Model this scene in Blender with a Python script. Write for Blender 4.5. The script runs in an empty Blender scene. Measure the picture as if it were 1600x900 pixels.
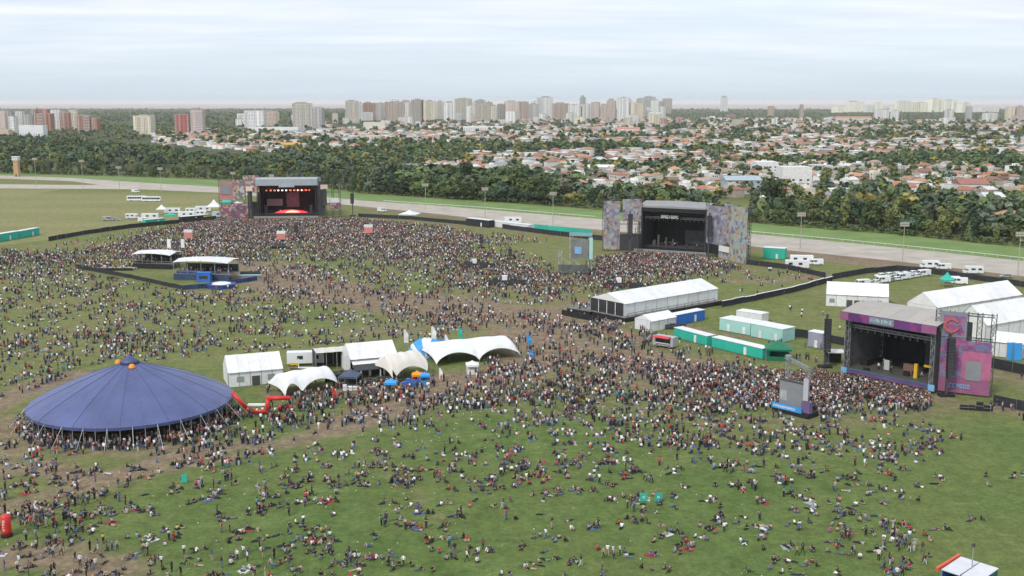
import bpy, bmesh, math, random
import numpy as np
from mathutils import Vector, Matrix
random.seed(7); np.random.seed(7)
SC = bpy.context.scene
COL = SC.collection
# ------------------------------------------------------------------ camera
CAM_H, FPX, HORIZ = 64.0, 1700.0, 160.0          # metres, focal length in pixels of the 1600 px photograph, horizon row
PITCH = math.atan((450 - HORIZ) / FPX)
cd = bpy.data.cameras.new('camera'); cam = bpy.data.objects.new('camera', cd); COL.objects.link(cam)
cam.location = (0, 0, CAM_H); cam.rotation_euler = (math.pi/2 - PITCH, 0, 0)
cd.sensor_width = 36; cd.lens = FPX/1600*36; cd.clip_start = 1; cd.clip_end = 150000
SC.camera = cam
# ------------------------------------------------------------------ sky and sun
SUN_EL, SUN_AZ = math.radians(46), math.radians(215)   # azimuth clockwise from +Y: behind the camera, to its left
w = bpy.data.worlds.new('World'); SC.world = w; w.use_nodes = True
nt = w.node_tree; N = nt.nodes; L = nt.links; N.clear()
def nd(t, **k):
    n = N.new(t)
    for a, b in k.items(): setattr(n, a, b)
    return n
out = nd('ShaderNodeOutputWorld'); bg = nd('ShaderNodeBackground'); bg.inputs[1].default_value = 0.115
sky = nd('ShaderNodeTexSky', sky_type='NISHITA', sun_disc=False, sun_elevation=SUN_EL, sun_rotation=SUN_AZ)
sky.air_density = 1.0; sky.dust_density = 2.0; sky.ozone_density = 1.5
tc = nd('ShaderNodeTexCoord'); sp = nd('ShaderNodeSeparateXYZ'); L.new(tc.outputs['Generated'], sp.inputs[0])
zz = nd('ShaderNodeMath', operation='MAXIMUM'); L.new(sp.outputs[2], zz.inputs[0]); zz.inputs[1].default_value = 0.0
za = nd('ShaderNodeMath', operation='ADD'); L.new(zz.outputs[0], za.inputs[0]); za.inputs[1].default_value = 0.055
dx = nd('ShaderNodeMath', operation='DIVIDE'); L.new(sp.outputs[0], dx.inputs[0]); L.new(za.outputs[0], dx.inputs[1])
dy = nd('ShaderNodeMath', operation='DIVIDE'); L.new(sp.outputs[1], dy.inputs[0]); L.new(za.outputs[0], dy.inputs[1])
cv = nd('ShaderNodeCombineXYZ'); L.new(dx.outputs[0], cv.inputs[0]); L.new(dy.outputs[0], cv.inputs[1])
def cloudnoise(scale, detail, rough, rot=(0, 0, 0), sc3=(1, 1, 1)):
    mp = nd('ShaderNodeMapping'); mp.inputs['Rotation'].default_value = rot; mp.inputs['Scale'].default_value = sc3
    L.new(cv.outputs[0], mp.inputs[0])
    n = nd('ShaderNodeTexNoise'); n.inputs['Scale'].default_value = scale; n.inputs['Detail'].default_value = detail
    n.inputs['Roughness'].default_value = rough; n.inputs['Distortion'].default_value = 0.35
    L.new(mp.outputs[0], n.inputs['Vector']); return n
n1 = cloudnoise(0.42, 8, 0.60, (0, 0, 0.22), (0.5, 1, 1))
n2 = cloudnoise(1.3, 7, 0.58, (0, 0, -0.12), (0.4, 1, 1))
r1 = nd('ShaderNodeMapRange'); r1.inputs[1].default_value = 0.34; r1.inputs[2].default_value = 0.58; L.new(n1.outputs[0], r1.inputs[0])
r2 = nd('ShaderNodeMapRange'); r2.inputs[1].default_value = 0.34; r2.inputs[2].default_value = 0.68; L.new(n2.outputs[0], r2.inputs[0])
cc = nd('ShaderNodeMix', data_type='RGBA'); L.new(r2.outputs[0], cc.inputs[0])
cc.inputs[6].default_value = (4.5, 4.95, 5.7, 1); cc.inputs[7].default_value = (5.95, 6.1, 6.4, 1)   # grey and white parts of the cloud deck
base = nd('ShaderNodeMix', data_type='RGBA'); base.inputs[0].default_value = 0.72
L.new(sky.outputs[0], base.inputs[6]); base.inputs[7].default_value = (4.55, 5.35, 6.2, 1)          # thin high veil
rz_ = nd('ShaderNodeMapRange', interpolation_type='SMOOTHSTEP'); L.new(zz.outputs[0], rz_.inputs[0]); rz_.inputs[1].default_value = 0.0; rz_.inputs[2].default_value = 0.085; rz_.inputs[3].default_value = 0.12; rz_.inputs[4].default_value = 0.95   # the deck thins toward the horizon
cf = nd('ShaderNodeMath', operation='MULTIPLY'); L.new(r1.outputs[0], cf.inputs[0]); L.new(rz_.outputs[0], cf.inputs[1])
mx = nd('ShaderNodeMix', data_type='RGBA'); L.new(cf.outputs[0], mx.inputs[0]); L.new(base.outputs[2], mx.inputs[6]); L.new(cc.outputs[2], mx.inputs[7])
L.new(mx.outputs[2], bg.inputs[0]); L.new(bg.outputs[0], out.inputs[0])
sl = bpy.data.lights.new('sun', 'SUN'); sl.energy = 1.5; sl.angle = math.radians(10); sl.color = (1.0, 0.95, 0.88)
so = bpy.data.objects.new('sun', sl); COL.objects.link(so); so.location = (0, -50, 300)
sd = Vector((math.sin(SUN_AZ)*math.cos(SUN_EL), math.cos(SUN_AZ)*math.cos(SUN_EL), math.sin(SUN_EL)))
so.rotation_euler = (-sd).to_track_quat('-Z', 'Y').to_euler()
vs = SC.view_settings; vs.view_transform = 'Standard'; vs.look = 'None'; vs.exposure = 0.60; vs.gamma = 1; vs.use_curve_mapping = False
SC.render.engine = 'CYCLES'
SC.cycles.max_bounces = 5; SC.cycles.diffuse_bounces = 2; SC.cycles.glossy_bounces = 2; SC.cycles.volume_bounces = 1
SC.cycles.transparent_max_bounces = 6; SC.cycles.caustics_reflective = False; SC.cycles.caustics_refractive = False
HAZE_D = 3.6e-5
# ------------------------------------------------------------------ helpers: photo pixel -> place on the ground
CP, SP_ = math.cos(PITCH), math.sin(PITCH)
def G(px, py, z=0.0):
    """the point at height z that the photograph shows at this pixel"""
    u, v = px - 800, 450 - py
    rx, ry, rz = u, FPX*CP + v*SP_, -FPX*SP_ + v*CP
    t = (z - CAM_H)/rz
    return Vector((rx*t, ry*t, z))
def Gn(px, py, z=0.0):
    u = np.asarray(px, float) - 800; v = 450 - np.asarray(py, float)
    ry = FPX*CP + v*SP_; rz = -FPX*SP_ + v*CP; t = (z - CAM_H)/rz
    return u*t, ry*t
def PJ(p):
    """the pixel of a place"""
    d = p[1]*CP + (CAM_H - p[2])*SP_; up = p[1]*SP_ - (CAM_H - p[2])*CP
    return 800 + FPX*p[0]/d, 450 - FPX*up/d
def PJn(X, Y, Z=0.0):
    d = Y*CP + (CAM_H - Z)*SP_; up = Y*SP_ - (CAM_H - Z)*CP
    return 800 + FPX*X/d, 450 - FPX*up/d
def S(py):                                      # metres per pixel of something upright standing at this row
    p = G(800, py); return (p.y*CP + CAM_H*SP_)/FPX
def HT(px, py, top):                            # height of an upright thing standing at (px, py) whose top is at row top
    p = G(px, py); v = 450 - top
    t = p.y/(FPX*CP + v*SP_); return CAM_H + t*(-FPX*SP_ + v*CP)
def FR(a, b):
    """frame of a front edge on the ground from pixel a to pixel b: origin, turn, length"""
    A, B = G(*a), G(*b); d = B - A
    return A, math.atan2(d.y, d.x), d.length
# ------------------------------------------------------------------ materials
def srgb(r, g, b):
    f = lambda c: ((c/255+0.055)/1.055)**2.4 if c > 10 else c/255/12.92
    return (f(r), f(g), f(b), 1)
MATS = {}
def mat(name, col, rough=0.7, var=0.12, scale=0.6, metal=0.0, spec=0.4, emit=None, estr=0.0, trans=0.0, bump=0.0):
    if name in MATS: return MATS[name]
    m = bpy.data.materials.new(name); m.use_nodes = True; t = m.node_tree; b = t.nodes['Principled BSDF']
    b.inputs['Roughness'].default_value = rough; b.inputs['Metallic'].default_value = metal
    b.inputs['Specular IOR Level'].default_value = spec
    c = tuple(col[:3]) + (1,)
    if var > 0:
        g = t.nodes.new('ShaderNodeNewGeometry'); n = t.nodes.new('ShaderNodeTexNoise'); n.inputs['Scale'].default_value = scale
        n.inputs['Detail'].default_value = 5; n.inputs['Roughness'].default_value = 0.65
        t.links.new(g.outputs['Position'], n.inputs['Vector'])
        x = t.nodes.new('ShaderNodeMix'); x.data_type = 'RGBA'
        r = t.nodes.new('ShaderNodeMapRange'); r.inputs[1].default_value = 0.3; r.inputs[2].default_value = 0.7
        t.links.new(n.outputs[0], r.inputs[0]); t.links.new(r.outputs[0], x.inputs[0])
        x.inputs[6].default_value = tuple(v*(1-var) for v in c[:3]) + (1,)
        x.inputs[7].default_value = tuple(min(1, v*(1+var*0.7)) for v in c[:3]) + (1,)
        oi = t.nodes.new('ShaderNodeObjectInfo'); rr = t.nodes.new('ShaderNodeMapRange'); rr.inputs[3].default_value = 0.93; rr.inputs[4].default_value = 1.05   # no two pieces quite alike
        t.links.new(oi.outputs['Random'], rr.inputs[0]); cb = t.nodes.new('ShaderNodeCombineColor')
        for k in range(3): t.links.new(rr.outputs[0], cb.inputs[k])
        y = t.nodes.new('ShaderNodeMix'); y.data_type = 'RGBA'; y.blend_type = 'MULTIPLY'; y.inputs[0].default_value = 1
        t.links.new(x.outputs[2], y.inputs[6]); t.links.new(cb.outputs[0], y.inputs[7]); t.links.new(y.outputs[2], b.inputs['Base Color'])
        if bump:
            mp = t.nodes.new('ShaderNodeMapping'); mp.inputs['Scale'].default_value = (1, 1, 0.35); t.links.new(g.outputs['Position'], mp.inputs[0])
            n2 = t.nodes.new('ShaderNodeTexNoise'); n2.inputs['Scale'].default_value = 0.9; n2.inputs['Detail'].default_value = 4; t.links.new(mp.outputs[0], n2.inputs['Vector'])
            bp = t.nodes.new('ShaderNodeBump'); bp.inputs['Strength'].default_value = bump; bp.inputs['Distance'].default_value = 0.35; t.links.new(n2.outputs[0], bp.inputs['Height']); t.links.new(bp.outputs[0], b.inputs['Normal'])
    else:
        b.inputs['Base Color'].default_value = c
    if emit: b.inputs['Emission Color'].default_value = tuple(emit[:3]) + (1,); b.inputs['Emission Strength'].default_value = estr
    if trans: b.inputs['Transmission Weight'].default_value = trans
    MATS[name] = m; return m
def artmat(name, cols, scale=0.6, rough=0.6, stretch=(1, 1, 1), seed=0.0):
    """printed fabric: flat patches of colour (a printed stage banner)"""
    if name in MATS: return MATS[name]
    m = bpy.data.materials.new(name); m.use_nodes = True; t = m.node_tree; b = t.nodes['Principled BSDF']; b.inputs['Roughness'].default_value = rough
    tc = t.nodes.new('ShaderNodeTexCoord'); mp = t.nodes.new('ShaderNodeMapping'); mp.inputs['Scale'].default_value = stretch; mp.inputs['Location'].default_value = (seed, seed*0.7, seed*1.3)
    t.links.new(tc.outputs['Object'], mp.inputs[0])
    v = t.nodes.new('ShaderNodeTexVoronoi'); v.inputs['Scale'].default_value = scale; v.inputs['Randomness'].default_value = 0.9
    n = t.nodes.new('ShaderNodeTexNoise'); n.inputs['Scale'].default_value = scale*0.8; n.inputs['Detail'].default_value = 2
    t.links.new(mp.outputs[0], n.inputs['Vector'])
    vm = t.nodes.new('ShaderNodeVectorMath'); vm.operation = 'MULTIPLY_ADD'; vm.inputs[1].default_value = (1.6/scale*0.5,)*3
    t.links.new(n.outputs['Color'], vm.inputs[0]); t.links.new(mp.outputs[0], vm.inputs[2]); t.links.new(vm.outputs[0], v.inputs['Vector'])
    se = t.nodes.new('ShaderNodeSeparateColor'); t.links.new(v.outputs['Color'], se.inputs[0])
    cr = t.nodes.new('ShaderNodeValToRGB'); cr.color_ramp.interpolation = 'CONSTANT'
    e = cr.color_ramp.elements
    while len(e) < len(cols): e.new(0.5)
    for i, c in enumerate(cols): e[i].position = i/len(cols); e[i].color = c
    t.links.new(se.outputs[0], cr.inputs[0]); t.links.new(cr.outputs[0], b.inputs['Base Color'])
    MATS[name] = m; return m
# ------------------------------------------------------------------ mesh builder
class MB:
    def __init__(s): s.v = []; s.f = []
    def add(s, vs, fs):
        o = len(s.v); s.v += [tuple(p) for p in vs]; s.f += [tuple(i+o for i in f) for f in fs]; return s
    def box(s, x0, x1, y0, y1, z0, z1):
        return s.add([(x0,y0,z0),(x1,y0,z0),(x1,y1,z0),(x0,y1,z0),(x0,y0,z1),(x1,y0,z1),(x1,y1,z1),(x0,y1,z1)],
                     [(0,3,2,1),(4,5,6,7),(0,1,5,4),(1,2,6,5),(2,3,7,6),(3,0,4,7)])
    def bar(s, p, q, w=0.1, h=None, up=(0, 0, 1)):
        p, q = Vector(p), Vector(q); h = h or w; d = (q-p)
        if d.length < 1e-6: return s
        d.normalize(); u = Vector(up)
        if abs(d.dot(u)) > 0.98: u = Vector((1, 0, 0))
        a = d.cross(u).normalized()*w/2; b = a.cross(d).normalized()*h/2
        vs = [p-a-b, p+a-b, p+a+b, p-a+b, q-a-b, q+a-b, q+a+b, q-a+b]
        return s.add(vs, [(0,1,2,3),(7,6,5,4),(0,4,5,1),(1,5,6,2),(2,6,7,3),(3,7,4,0)])
    def tube(s, p, q, r, r2=None, n=8):
        p, q = Vector(p), Vector(q); r2 = r if r2 is None else r2; d = (q-p).normalized()
        u = Vector((0, 0, 1)) if abs(d.z) < 0.95 else Vector((1, 0, 0))
        a = d.cross(u).normalized(); b = a.cross(d)
        vs = [p + (a*math.cos(t)+b*math.sin(t))*r for t in [2*math.pi*i/n for i in range(n)]] + [q + (a*math.cos(t)+b*math.sin(t))*r2 for t in [2*math.pi*i/n for i in range(n)]]
        fs = [(i, (i+1) % n, n+(i+1) % n, n+i) for i in range(n)] + [tuple(range(n-1, -1, -1)), tuple(range(n, 2*n))]
        return s.add(vs, fs)
    def prism(s, poly, z0, z1):
        n = len(poly); vs = [(x, y, z0) for x, y in poly] + [(x, y, z1) for x, y in poly]
        return s.add(vs, [(i, (i+1) % n, n+(i+1) % n, n+i) for i in range(n)] + [tuple(range(n-1, -1, -1)), tuple(range(n, 2*n))])
    def prof(s, poly, y0, y1):                  # profile in x,z swept along y
        n = len(poly); vs = [(x, y0, z) for x, z in poly] + [(x, y1, z) for x, z in poly]
        return s.add(vs, [(i, (i+1) % n, n+(i+1) % n, n+i) for i in range(n)] + [tuple(range(n-1, -1, -1)), tuple(range(n, 2*n))])
    def lathe(s, pr, n=16, c=(0, 0, 0)):
        o = len(s.v)
        for r, z in pr:
            for i in range(n): t = 2*math.pi*i/n; s.v.append((c[0]+r*math.cos(t), c[1]+r*math.sin(t), c[2]+z))
        for k in range(len(pr)-1):
            for i in range(n): s.f.append((o+k*n+i, o+k*n+(i+1) % n, o+(k+1)*n+(i+1) % n, o+(k+1)*n+i))
        return s
    def slab(s, quad, t=0.06):                  # thin plate from a polygon, thickened along its normal
        q = [Vector(p) for p in quad]; nrm = (q[1]-q[0]).cross(q[2]-q[0]).normalized()*t; n = len(q)
        return s.add(q + [p-nrm for p in q], [tuple(range(n)), tuple(range(2*n-1, n-1, -1))] + [(i, n+i, n+(i+1) % n, (i+1) % n) for i in range(n)])
    def truss(s, p, q, w=0.6, t=0.08, bays=None):
        """lattice mast or beam between two points"""
        p, q = Vector(p), Vector(q); d = q-p; Ln = d.length; d = d/Ln
        u = Vector((0, 0, 1)) if abs(d.z) < 0.9 else Vector((0, 1, 0))
        a = d.cross(u).normalized()*w/2; b = d.cross(a).normalized()*w/2
        cs = [a+b, a-b, -a-b, -a+b]; n = bays or max(2, int(Ln/w/1.3))
        for c in cs: s.bar(p+c, q+c, t)
        for i in range(n):
            for k in range(4):
                c0, c1 = cs[k], cs[(k+1) % 4]
                if (i+k) % 2: c0, c1 = c1, c0
                s.bar(p+d*(Ln*i/n)+c0, p+d*(Ln*(i+1)/n)+c1, t*0.7)
        return s
    def data(s, name, m=None, smooth=False):
        me = bpy.data.meshes.new(name); me.from_pydata(s.v, [], s.f)
        if smooth: me.polygons.foreach_set('use_smooth', [True]*len(me.polygons))
        if m: me.materials.append(m)
        return me
    def build(s, name, m, parent=None, smooth=False, kind=None):
        return obj(name, s.data(name, m, smooth), parent, kind)
def obj(name, me, parent=None, kind=None):
    o = bpy.data.objects.new(name, me); COL.objects.link(o)
    if parent is not None: o.parent = parent
    if kind: o['kind'] = kind
    return o
def tag(o, label, cat, group=None):
    o['label'] = label; o['category'] = cat
    if group: o['group'] = group
    return o
def thing(name, label, cat, loc=(0, 0, 0), rz=0.0, group=None):
    o = obj(name, None); o.location = loc; o.rotation_euler = (0, 0, rz); return tag(o, label, cat, group)
def struct(o): o['kind'] = 'structure'; return o
def copy_thing(o, loc, rz, label=None, scale=None):
    """copy of a thing, its parts and sub-parts (mesh data shared)"""
    c = o.copy(); COL.objects.link(c); c.location = loc; c.rotation_euler = (0, 0, rz)
    if scale is not None: c.scale = scale
    if label: c['label'] = label
    for ch in o.children:
        d = ch.copy(); COL.objects.link(d); d.parent = c
        for g in ch.children:
            e = g.copy(); COL.objects.link(e); e.parent = d
    return c
BLOCKS = []                                      # ground polygons where nobody stands
def block_px(*pts): BLOCKS.append([tuple(G(*p)[:2]) for p in pts])
def block_rect(o, rz, x0, x1, y0, y1):
    c, s = math.cos(rz), math.sin(rz)
    BLOCKS.append([(o[0]+x*c-y*s, o[1]+x*s+y*c) for x, y in ((x0,y0),(x1,y0),(x1,y1),(x0,y1))])
def inside(poly, X, Y):
    r = np.zeros(X.shape, bool); n = len(poly)
    for i in range(n):
        x0, y0 = poly[i]; x1, y1 = poly[(i+1) % n]
        if y0 == y1: continue
        c = ((y0 > Y) != (y1 > Y)) & (X < (x1-x0)*(Y-y0)/(y1-y0)+x0); r ^= c
    return r
def np_mesh(name, V, F, m, cols=None, smooth=False):
    """fast mesh of equal-sided faces; cols: one colour for each vertex"""
    me = bpy.data.meshes.new(name); nv, nf, k = len(V), len(F), F.shape[1]
    me.vertices.add(nv); me.vertices.foreach_set('co', np.ascontiguousarray(V, dtype=np.float32).ravel())
    me.loops.add(nf*k); me.loops.foreach_set('vertex_index', np.ascontiguousarray(F, dtype=np.int32).ravel())
    me.polygons.add(nf); me.polygons.foreach_set('loop_start', np.arange(0, nf*k, k, dtype=np.int32))
    me.polygons.foreach_set('loop_total', np.full(nf, k, dtype=np.int32))
    if smooth: me.polygons.foreach_set('use_smooth', np.ones(nf, bool))
    me.update(calc_edges=True)
    if cols is not None:
        a = me.attributes.new('tint', 'FLOAT_COLOR', 'POINT'); c = np.ones((nv, 4), np.float32); c[:, :3] = cols; a.data.foreach_set('color', c.ravel())
    if m: me.materials.append(m)
    return me
# ================================================================== THE SETTING
def smooth_noise(X, Y, sc, seed):
    """value noise on the ground"""
    r = np.random.RandomState(seed); T = r.rand(256, 256)
    x = X/sc; y = Y/sc; xi = np.floor(x).astype(int); yi = np.floor(y).astype(int); fx = x-xi; fy = y-yi
    fx = fx*fx*(3-2*fx); fy = fy*fy*(3-2*fy); g = lambda a, b: T[a % 256, b % 256]
    return (g(xi,yi)*(1-fx)+g(xi+1,yi)*fx)*(1-fy)+(g(xi,yi+1)*(1-fx)+g(xi+1,yi+1)*fx)*fy
def seg_dist(X, Y, pts):
    D = np.full(X.shape, 1e9)
    for (x0, y0), (x1, y1) in zip(pts[:-1], pts[1:]):
        dx, dy = x1-x0, y1-y0; t = np.clip(((X-x0)*dx+(Y-y0)*dy)/(dx*dx+dy*dy+1e-9), 0, 1)
        D = np.minimum(D, np.hypot(X-x0-t*dx, Y-y0-t*dy))
    return D
# worn and muddy lanes of the lawn: photo pixels of their centre lines, half width in metres, strength
LANES = [
 ([(860,590),(960,600),(1100,615),(1300,625)], 15, 0.45), ([(450,615),(600,605),(700,590)], 7, 0.75), ([(60,690),(200,706),(330,690)], 5, 0.6), ([(0,660),(40,690),(0,720)], 7, 0.6), ([(560,400),(700,420),(860,450)], 18, 0.35), ([(560,520),(700,510),(820,510)], 9, 0.45),
 ([(690,430),(800,452),(880,470),(1000,470)], 7, 0.5), ([(430,700),(330,720),(200,745),(80,770),(-20,800)], 3.0, 0.6), ([(1480,640),(1300,662),(1100,655),(950,630)], 6, 0.35), ([(560,690),(640,760),(700,840)], 1.6, 0.4),
 ([(-60,660),(0,628),(50,606),(110,586)], 6, 0.95), ([(130,760),(200,735),(265,712),(330,703)], 3.2, 1.0), ([(300,708),(380,694),(450,692),(520,672)], 6, 0.7),
 ([(520,668),(600,640),(680,612),(780,590),(860,560)], 9, 0.95), ([(0,735),(60,728),(150,752)], 5, 0.75), ([(-20,880),(40,868),(110,872),(170,895)], 6, 0.75),
 ([(0,700),(60,690)], 6, 0.5), ([(-20,790),(60,800)], 4, 0.5),
 ([(395,420),(460,440),(540,462),(640,474),(740,482),(830,492),(900,505)], 17, 1.5), ([(330,400),(400,418)], 10, 0.6),
 ([(830,520),(900,545),(980,560),(1040,575)], 20, 0.9), ([(880,508),(960,520),(1010,530)], 9, 0.8), ([(700,450),(780,470),(880,478)], 10, 0.35),
 ([(1455,620),(1500,632),(1560,640),(1620,650)], 4, 0.65), ([(1260,400),(1320,408),(1380,415)], 9, 1.0), ([(1180,385),(1280,402)], 5, 0.8),
 ([(1130,438),(1200,440),(1290,430)], 5, 0.75), ([(1270,432),(1340,425)], 4, 0.7), ([(60,385),(110,380),(150,384)], 9, 0.5), ([(240,340),(420,345),(680,348),(900,372)], 6, 0.45),
 ([(620,340),(720,348),(860,360)], 4, 0.6), ([(940,440),(860,425),(780,435)], 14, 0.35), ([(870,425),(930,430)], 4, 0.8), ([(300,455),(400,470)], 7, 0.4),
 ([(1060,600),(1180,600),(1300,610)], 12, 0.4), ([(1550,420),(1620,440)], 5, 0.6), ([(1540,570),(1620,600)], 8, 0.5), ([(1060,508),(1110,520),(1190,528)], 3, 0.7),
 ([(200,390),(420,380),(700,372)], 22, 0.4), ([(980,400),(1130,415)], 16, 0.4),
]
def axis(a, b, st, lo, hi):
    c = list(np.arange(a, b+1e-6, st)); v = a; g = st
    L_ = []
    while v > lo: g *= 1.35; v -= g; L_.append(max(v, lo))
    v = c[-1]; g = st; R_ = []
    while v < hi: g *= 1.35; v += g; R_.append(min(v, hi))
    return np.array(L_[::-1] + c + R_)
ax = axis(-330, 330, 3.0, -45000, 45000); ay = axis(110, 640, 3.0, -1500, 85000)
GX, GY = np.meshgrid(ax, ay); nx, ny = len(ax), len(ay)
V = np.stack([GX.ravel(), GY.ravel(), np.zeros(GX.size)], 1)
i = np.arange(nx-1)[None, :] + np.arange(ny-1)[:, None]*nx
F = np.stack([i, i+1, i+1+nx, i+nx], -1).reshape(-1, 4)
X, Y = V[:, 0], V[:, 1]
dirt = np.zeros(len(X)); wob = smooth_noise(X, Y, 9, 3)*0.6+smooth_noise(X, Y, 21, 4)*0.9
for pts, hw, st in LANES:
    d = seg_dist(X, Y, [tuple(G(*p)[:2]) for p in pts]); h = hw*(0.55+0.6*wob)
    dirt = np.maximum(dirt, st*np.clip(1.25-d/h, 0, 1))
dry = np.clip((np.hypot(X*0.8+20, Y)-165)/110, 0, 1)*0.85 + 0.25*(smooth_noise(X, Y, 40, 8)-0.5)
dry = np.maximum(dry, 0.8*np.clip((-X-30)/70, 0, 1)*np.clip((Y-130)/60, 0.3, 1))
dry = np.where((Y > 470) | ((X < -150) & (Y > 440)), dry*0.6+0.5, dry); dry = np.clip(dry - 0.5*np.clip((X-60)/60, 0, 1)*np.clip((260-Y)/60, 0, 1), 0, 1)
town = np.clip((Y-760+X*0.5)/120, 0, 1)
straw = inside([tuple(G(*p)[:2]) for p in ((-140,297),(200,299),(345,305),(338,341),(200,356),(76,375),(-140,400))], X, Y).astype(float)
gme = np_mesh('ground', V, F, None)
for nm, arr in (('dirt', dirt), ('dry', dry), ('town', town), ('straw', straw)):
    a = gme.attributes.new(nm, 'FLOAT', 'POINT'); a.data.foreach_set('value', arr.astype(np.float32))
def grass_material():
    m = bpy.data.materials.new('trodden_lawn'); m.use_nodes = True; t = m.node_tree; b = t.nodes['Principled BSDF']
    b.inputs['Roughness'].default_value = 0.95; b.inputs['Specular IOR Level'].default_value = 0.1
    g = t.nodes.new('ShaderNodeNewGeometry')
    def noise(sc, det=6, ro=0.6, st=(1, 1, 1)):
        mp = t.nodes.new('ShaderNodeMapping'); mp.inputs['Scale'].default_value = st; t.links.new(g.outputs['Position'], mp.inputs[0])
        n = t.nodes.new('ShaderNodeTexNoise'); n.inputs['Scale'].default_value = sc; n.inputs['Detail'].default_value = det; n.inputs['Roughness'].default_value = ro
        t.links.new(mp.outputs[0], n.inputs['Vector']); return n.outputs[0]
    def rng(s, a, c, lo=0.0, hi=1.0):
        r = t.nodes.new('ShaderNodeMapRange'); t.links.new(s, r.inputs[0])
        for k, v in zip((1, 2, 3, 4), (a, c, lo, hi)): r.inputs[k].default_value = v
        return r.outputs[0]
    def mix(f, a, c):
        x = t.nodes.new('ShaderNodeMix'); x.data_type = 'RGBA'; t.links.new(f, x.inputs[0])
        for k, v in ((6, a), (7, c)):
            if isinstance(v, tuple): x.inputs[k].default_value = v
            else: t.links.new(v, x.inputs[k])
        return x.outputs[2]
    def math_(op, a, c):
        x = t.nodes.new('ShaderNodeMath'); x.operation = op
        for k, v in enumerate((a, c)):
            if isinstance(v, float): x.inputs[k].default_value = v
            else: t.links.new(v, x.inputs[k])
        return x.outputs[0]
    def attr(n):
        x = t.nodes.new('ShaderNodeAttribute'); x.attribute_name = n; return x.outputs['Fac']
    fine = noise(1.6, 8, 0.75); midn = noise(0.11, 5, 0.6); big = noise(0.021, 4, 0.55)
    lush = mix(rng(midn, 0.3, 0.7), (0.082, 0.128, 0.035, 1), (0.128, 0.178, 0.054, 1))
    lush = mix(rng(big, 0.42, 0.68), lush, (0.136, 0.168, 0.054, 1))
    olive = mix(rng(midn, 0.3, 0.7), (0.128, 0.160, 0.048, 1), (0.190, 0.208, 0.074, 1))
    olive = mix(rng(big, 0.4, 0.65), olive, (0.188, 0.182, 0.078, 1))
    df = math_('ADD', attr('dry'), math_('MULTIPLY', math_('SUBTRACT', midn, 0.5), 0.55))
    col = mix(rng(df, 0.15, 0.85), lush, olive)
    mud = mix(rng(noise(0.35, 6, 0.7), 0.3, 0.7), (0.165, 0.122, 0.078, 1), (0.300, 0.228, 0.155, 1))
    dn = math_('ADD', attr('dirt'), math_('MULTIPLY', math_('SUBTRACT', noise(0.28, 7, 0.7), 0.5), 1.0))
    col = mix(rng(dn, 0.12, 0.70), col, mud)
    sp_ = mix(rng(noise(0.55, 5, 0.7), 0.56, 0.74, 0, 0.4), col, (0.155, 0.125, 0.065, 1)); col = sp_        # small bare spots
    col = mix(math_('MULTIPLY', attr('straw'), rng(noise(0.03, 5, 0.6, (0.25, 1, 1)), 0.3, 0.62, 0.35, 1.0)), col, (0.255, 0.242, 0.112, 1))
    townc = mix(rng(noise(0.03, 5, 0.6), 0.4, 0.6), (0.058, 0.080, 0.036, 1), (0.105, 0.115, 0.068, 1))
    col = mix(attr('town'), col, townc)
    fx = t.nodes.new('ShaderNodeMix'); fx.data_type = 'RGBA'; fx.blend_type = 'MULTIPLY'; fx.inputs[0].default_value = 1
    t.links.new(col, fx.inputs[6]); gr = t.nodes.new('ShaderNodeCombineColor'); v = math_('MULTIPLY', rng(fine, 0.25, 0.75, 0.62, 1.32), math_('MULTIPLY', rng(noise(0.33, 4, 0.6), 0.3, 0.7, 0.80, 1.18), rng(noise(0.85, 3, 0.6), 0.3, 0.7, 0.84, 1.16)))
    for k in range(3): t.links.new(v, gr.inputs[k])
    t.links.new(gr.outputs[0], fx.inputs[7]); t.links.new(fx.outputs[2], b.inputs['Base Color'])
    bp = t.nodes.new('ShaderNodeBump'); bp.inputs['Strength'].default_value = 0.5; bp.inputs['Distance'].default_value = 0.12
    t.links.new(fine, bp.inputs['Height']); t.links.new(bp.outputs[0], b.inputs['Normal'])
    return m
gme.materials.append(grass_material())
ground = struct(obj('ground', gme)); ground['label'] = 'trodden festival lawn running out to the town and horizon'
# --- race course: strips given by their two edges in photo pixels
def strip(name, edge_a, edge_b, z, m, n=40):
    def samp(e):
        P = [G(*p) for p in e]; Ls = [0]
        for p, q in zip(P[:-1], P[1:]): Ls.append(Ls[-1]+(q-p).length)
        res = []
        for k in range(n+1):
            t = Ls[-1]*k/n; j = max(0, min(len(P)-2, int(np.searchsorted(Ls, t)-1))); u = (t-Ls[j])/max(1e-6, Ls[j+1]-Ls[j]); res.append(P[j].lerp(P[j+1], u))
        return res
    A, B = samp(edge_a), samp(edge_b); b = MB(); vs = []
    for p, q in zip(A, B): vs += [(p.x, p.y, z), (q.x, q.y, z)]
    b.add(vs, [(2*k, 2*k+2, 2*k+3, 2*k+1) for k in range(n)]); return struct(b.build(name, m))
M_track = mat('sand_track', (0.43, 0.385, 0.325), 0.95, 0.22, 0.09)
M_turf = mat('race_turf', (0.150, 0.225, 0.066), 0.95, 0.22, 0.05)
M_verge = mat('brown_verge', (0.20, 0.145, 0.095), 0.95, 0.3, 0.12)
TURF_FAR = [(-150,267),(0,271),(150,275),(300,279),(400,284),(480,291),(560,302),(680,310),(800,318),(900,325),(960,331),(1100,342),(1200,351),(1300,359),(1400,367),(1500,377),(1600,387),(1750,402)]
TRACK_FAR = [(-150,271),(0,274),(110,278),(200,284),(340,292),(460,303),(560,313),(680,321),(800,331),(960,344),(1100,357),(1200,368),(1300,377),(1400,387),(1500,397),(1600,408),(1750,424)]
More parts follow.
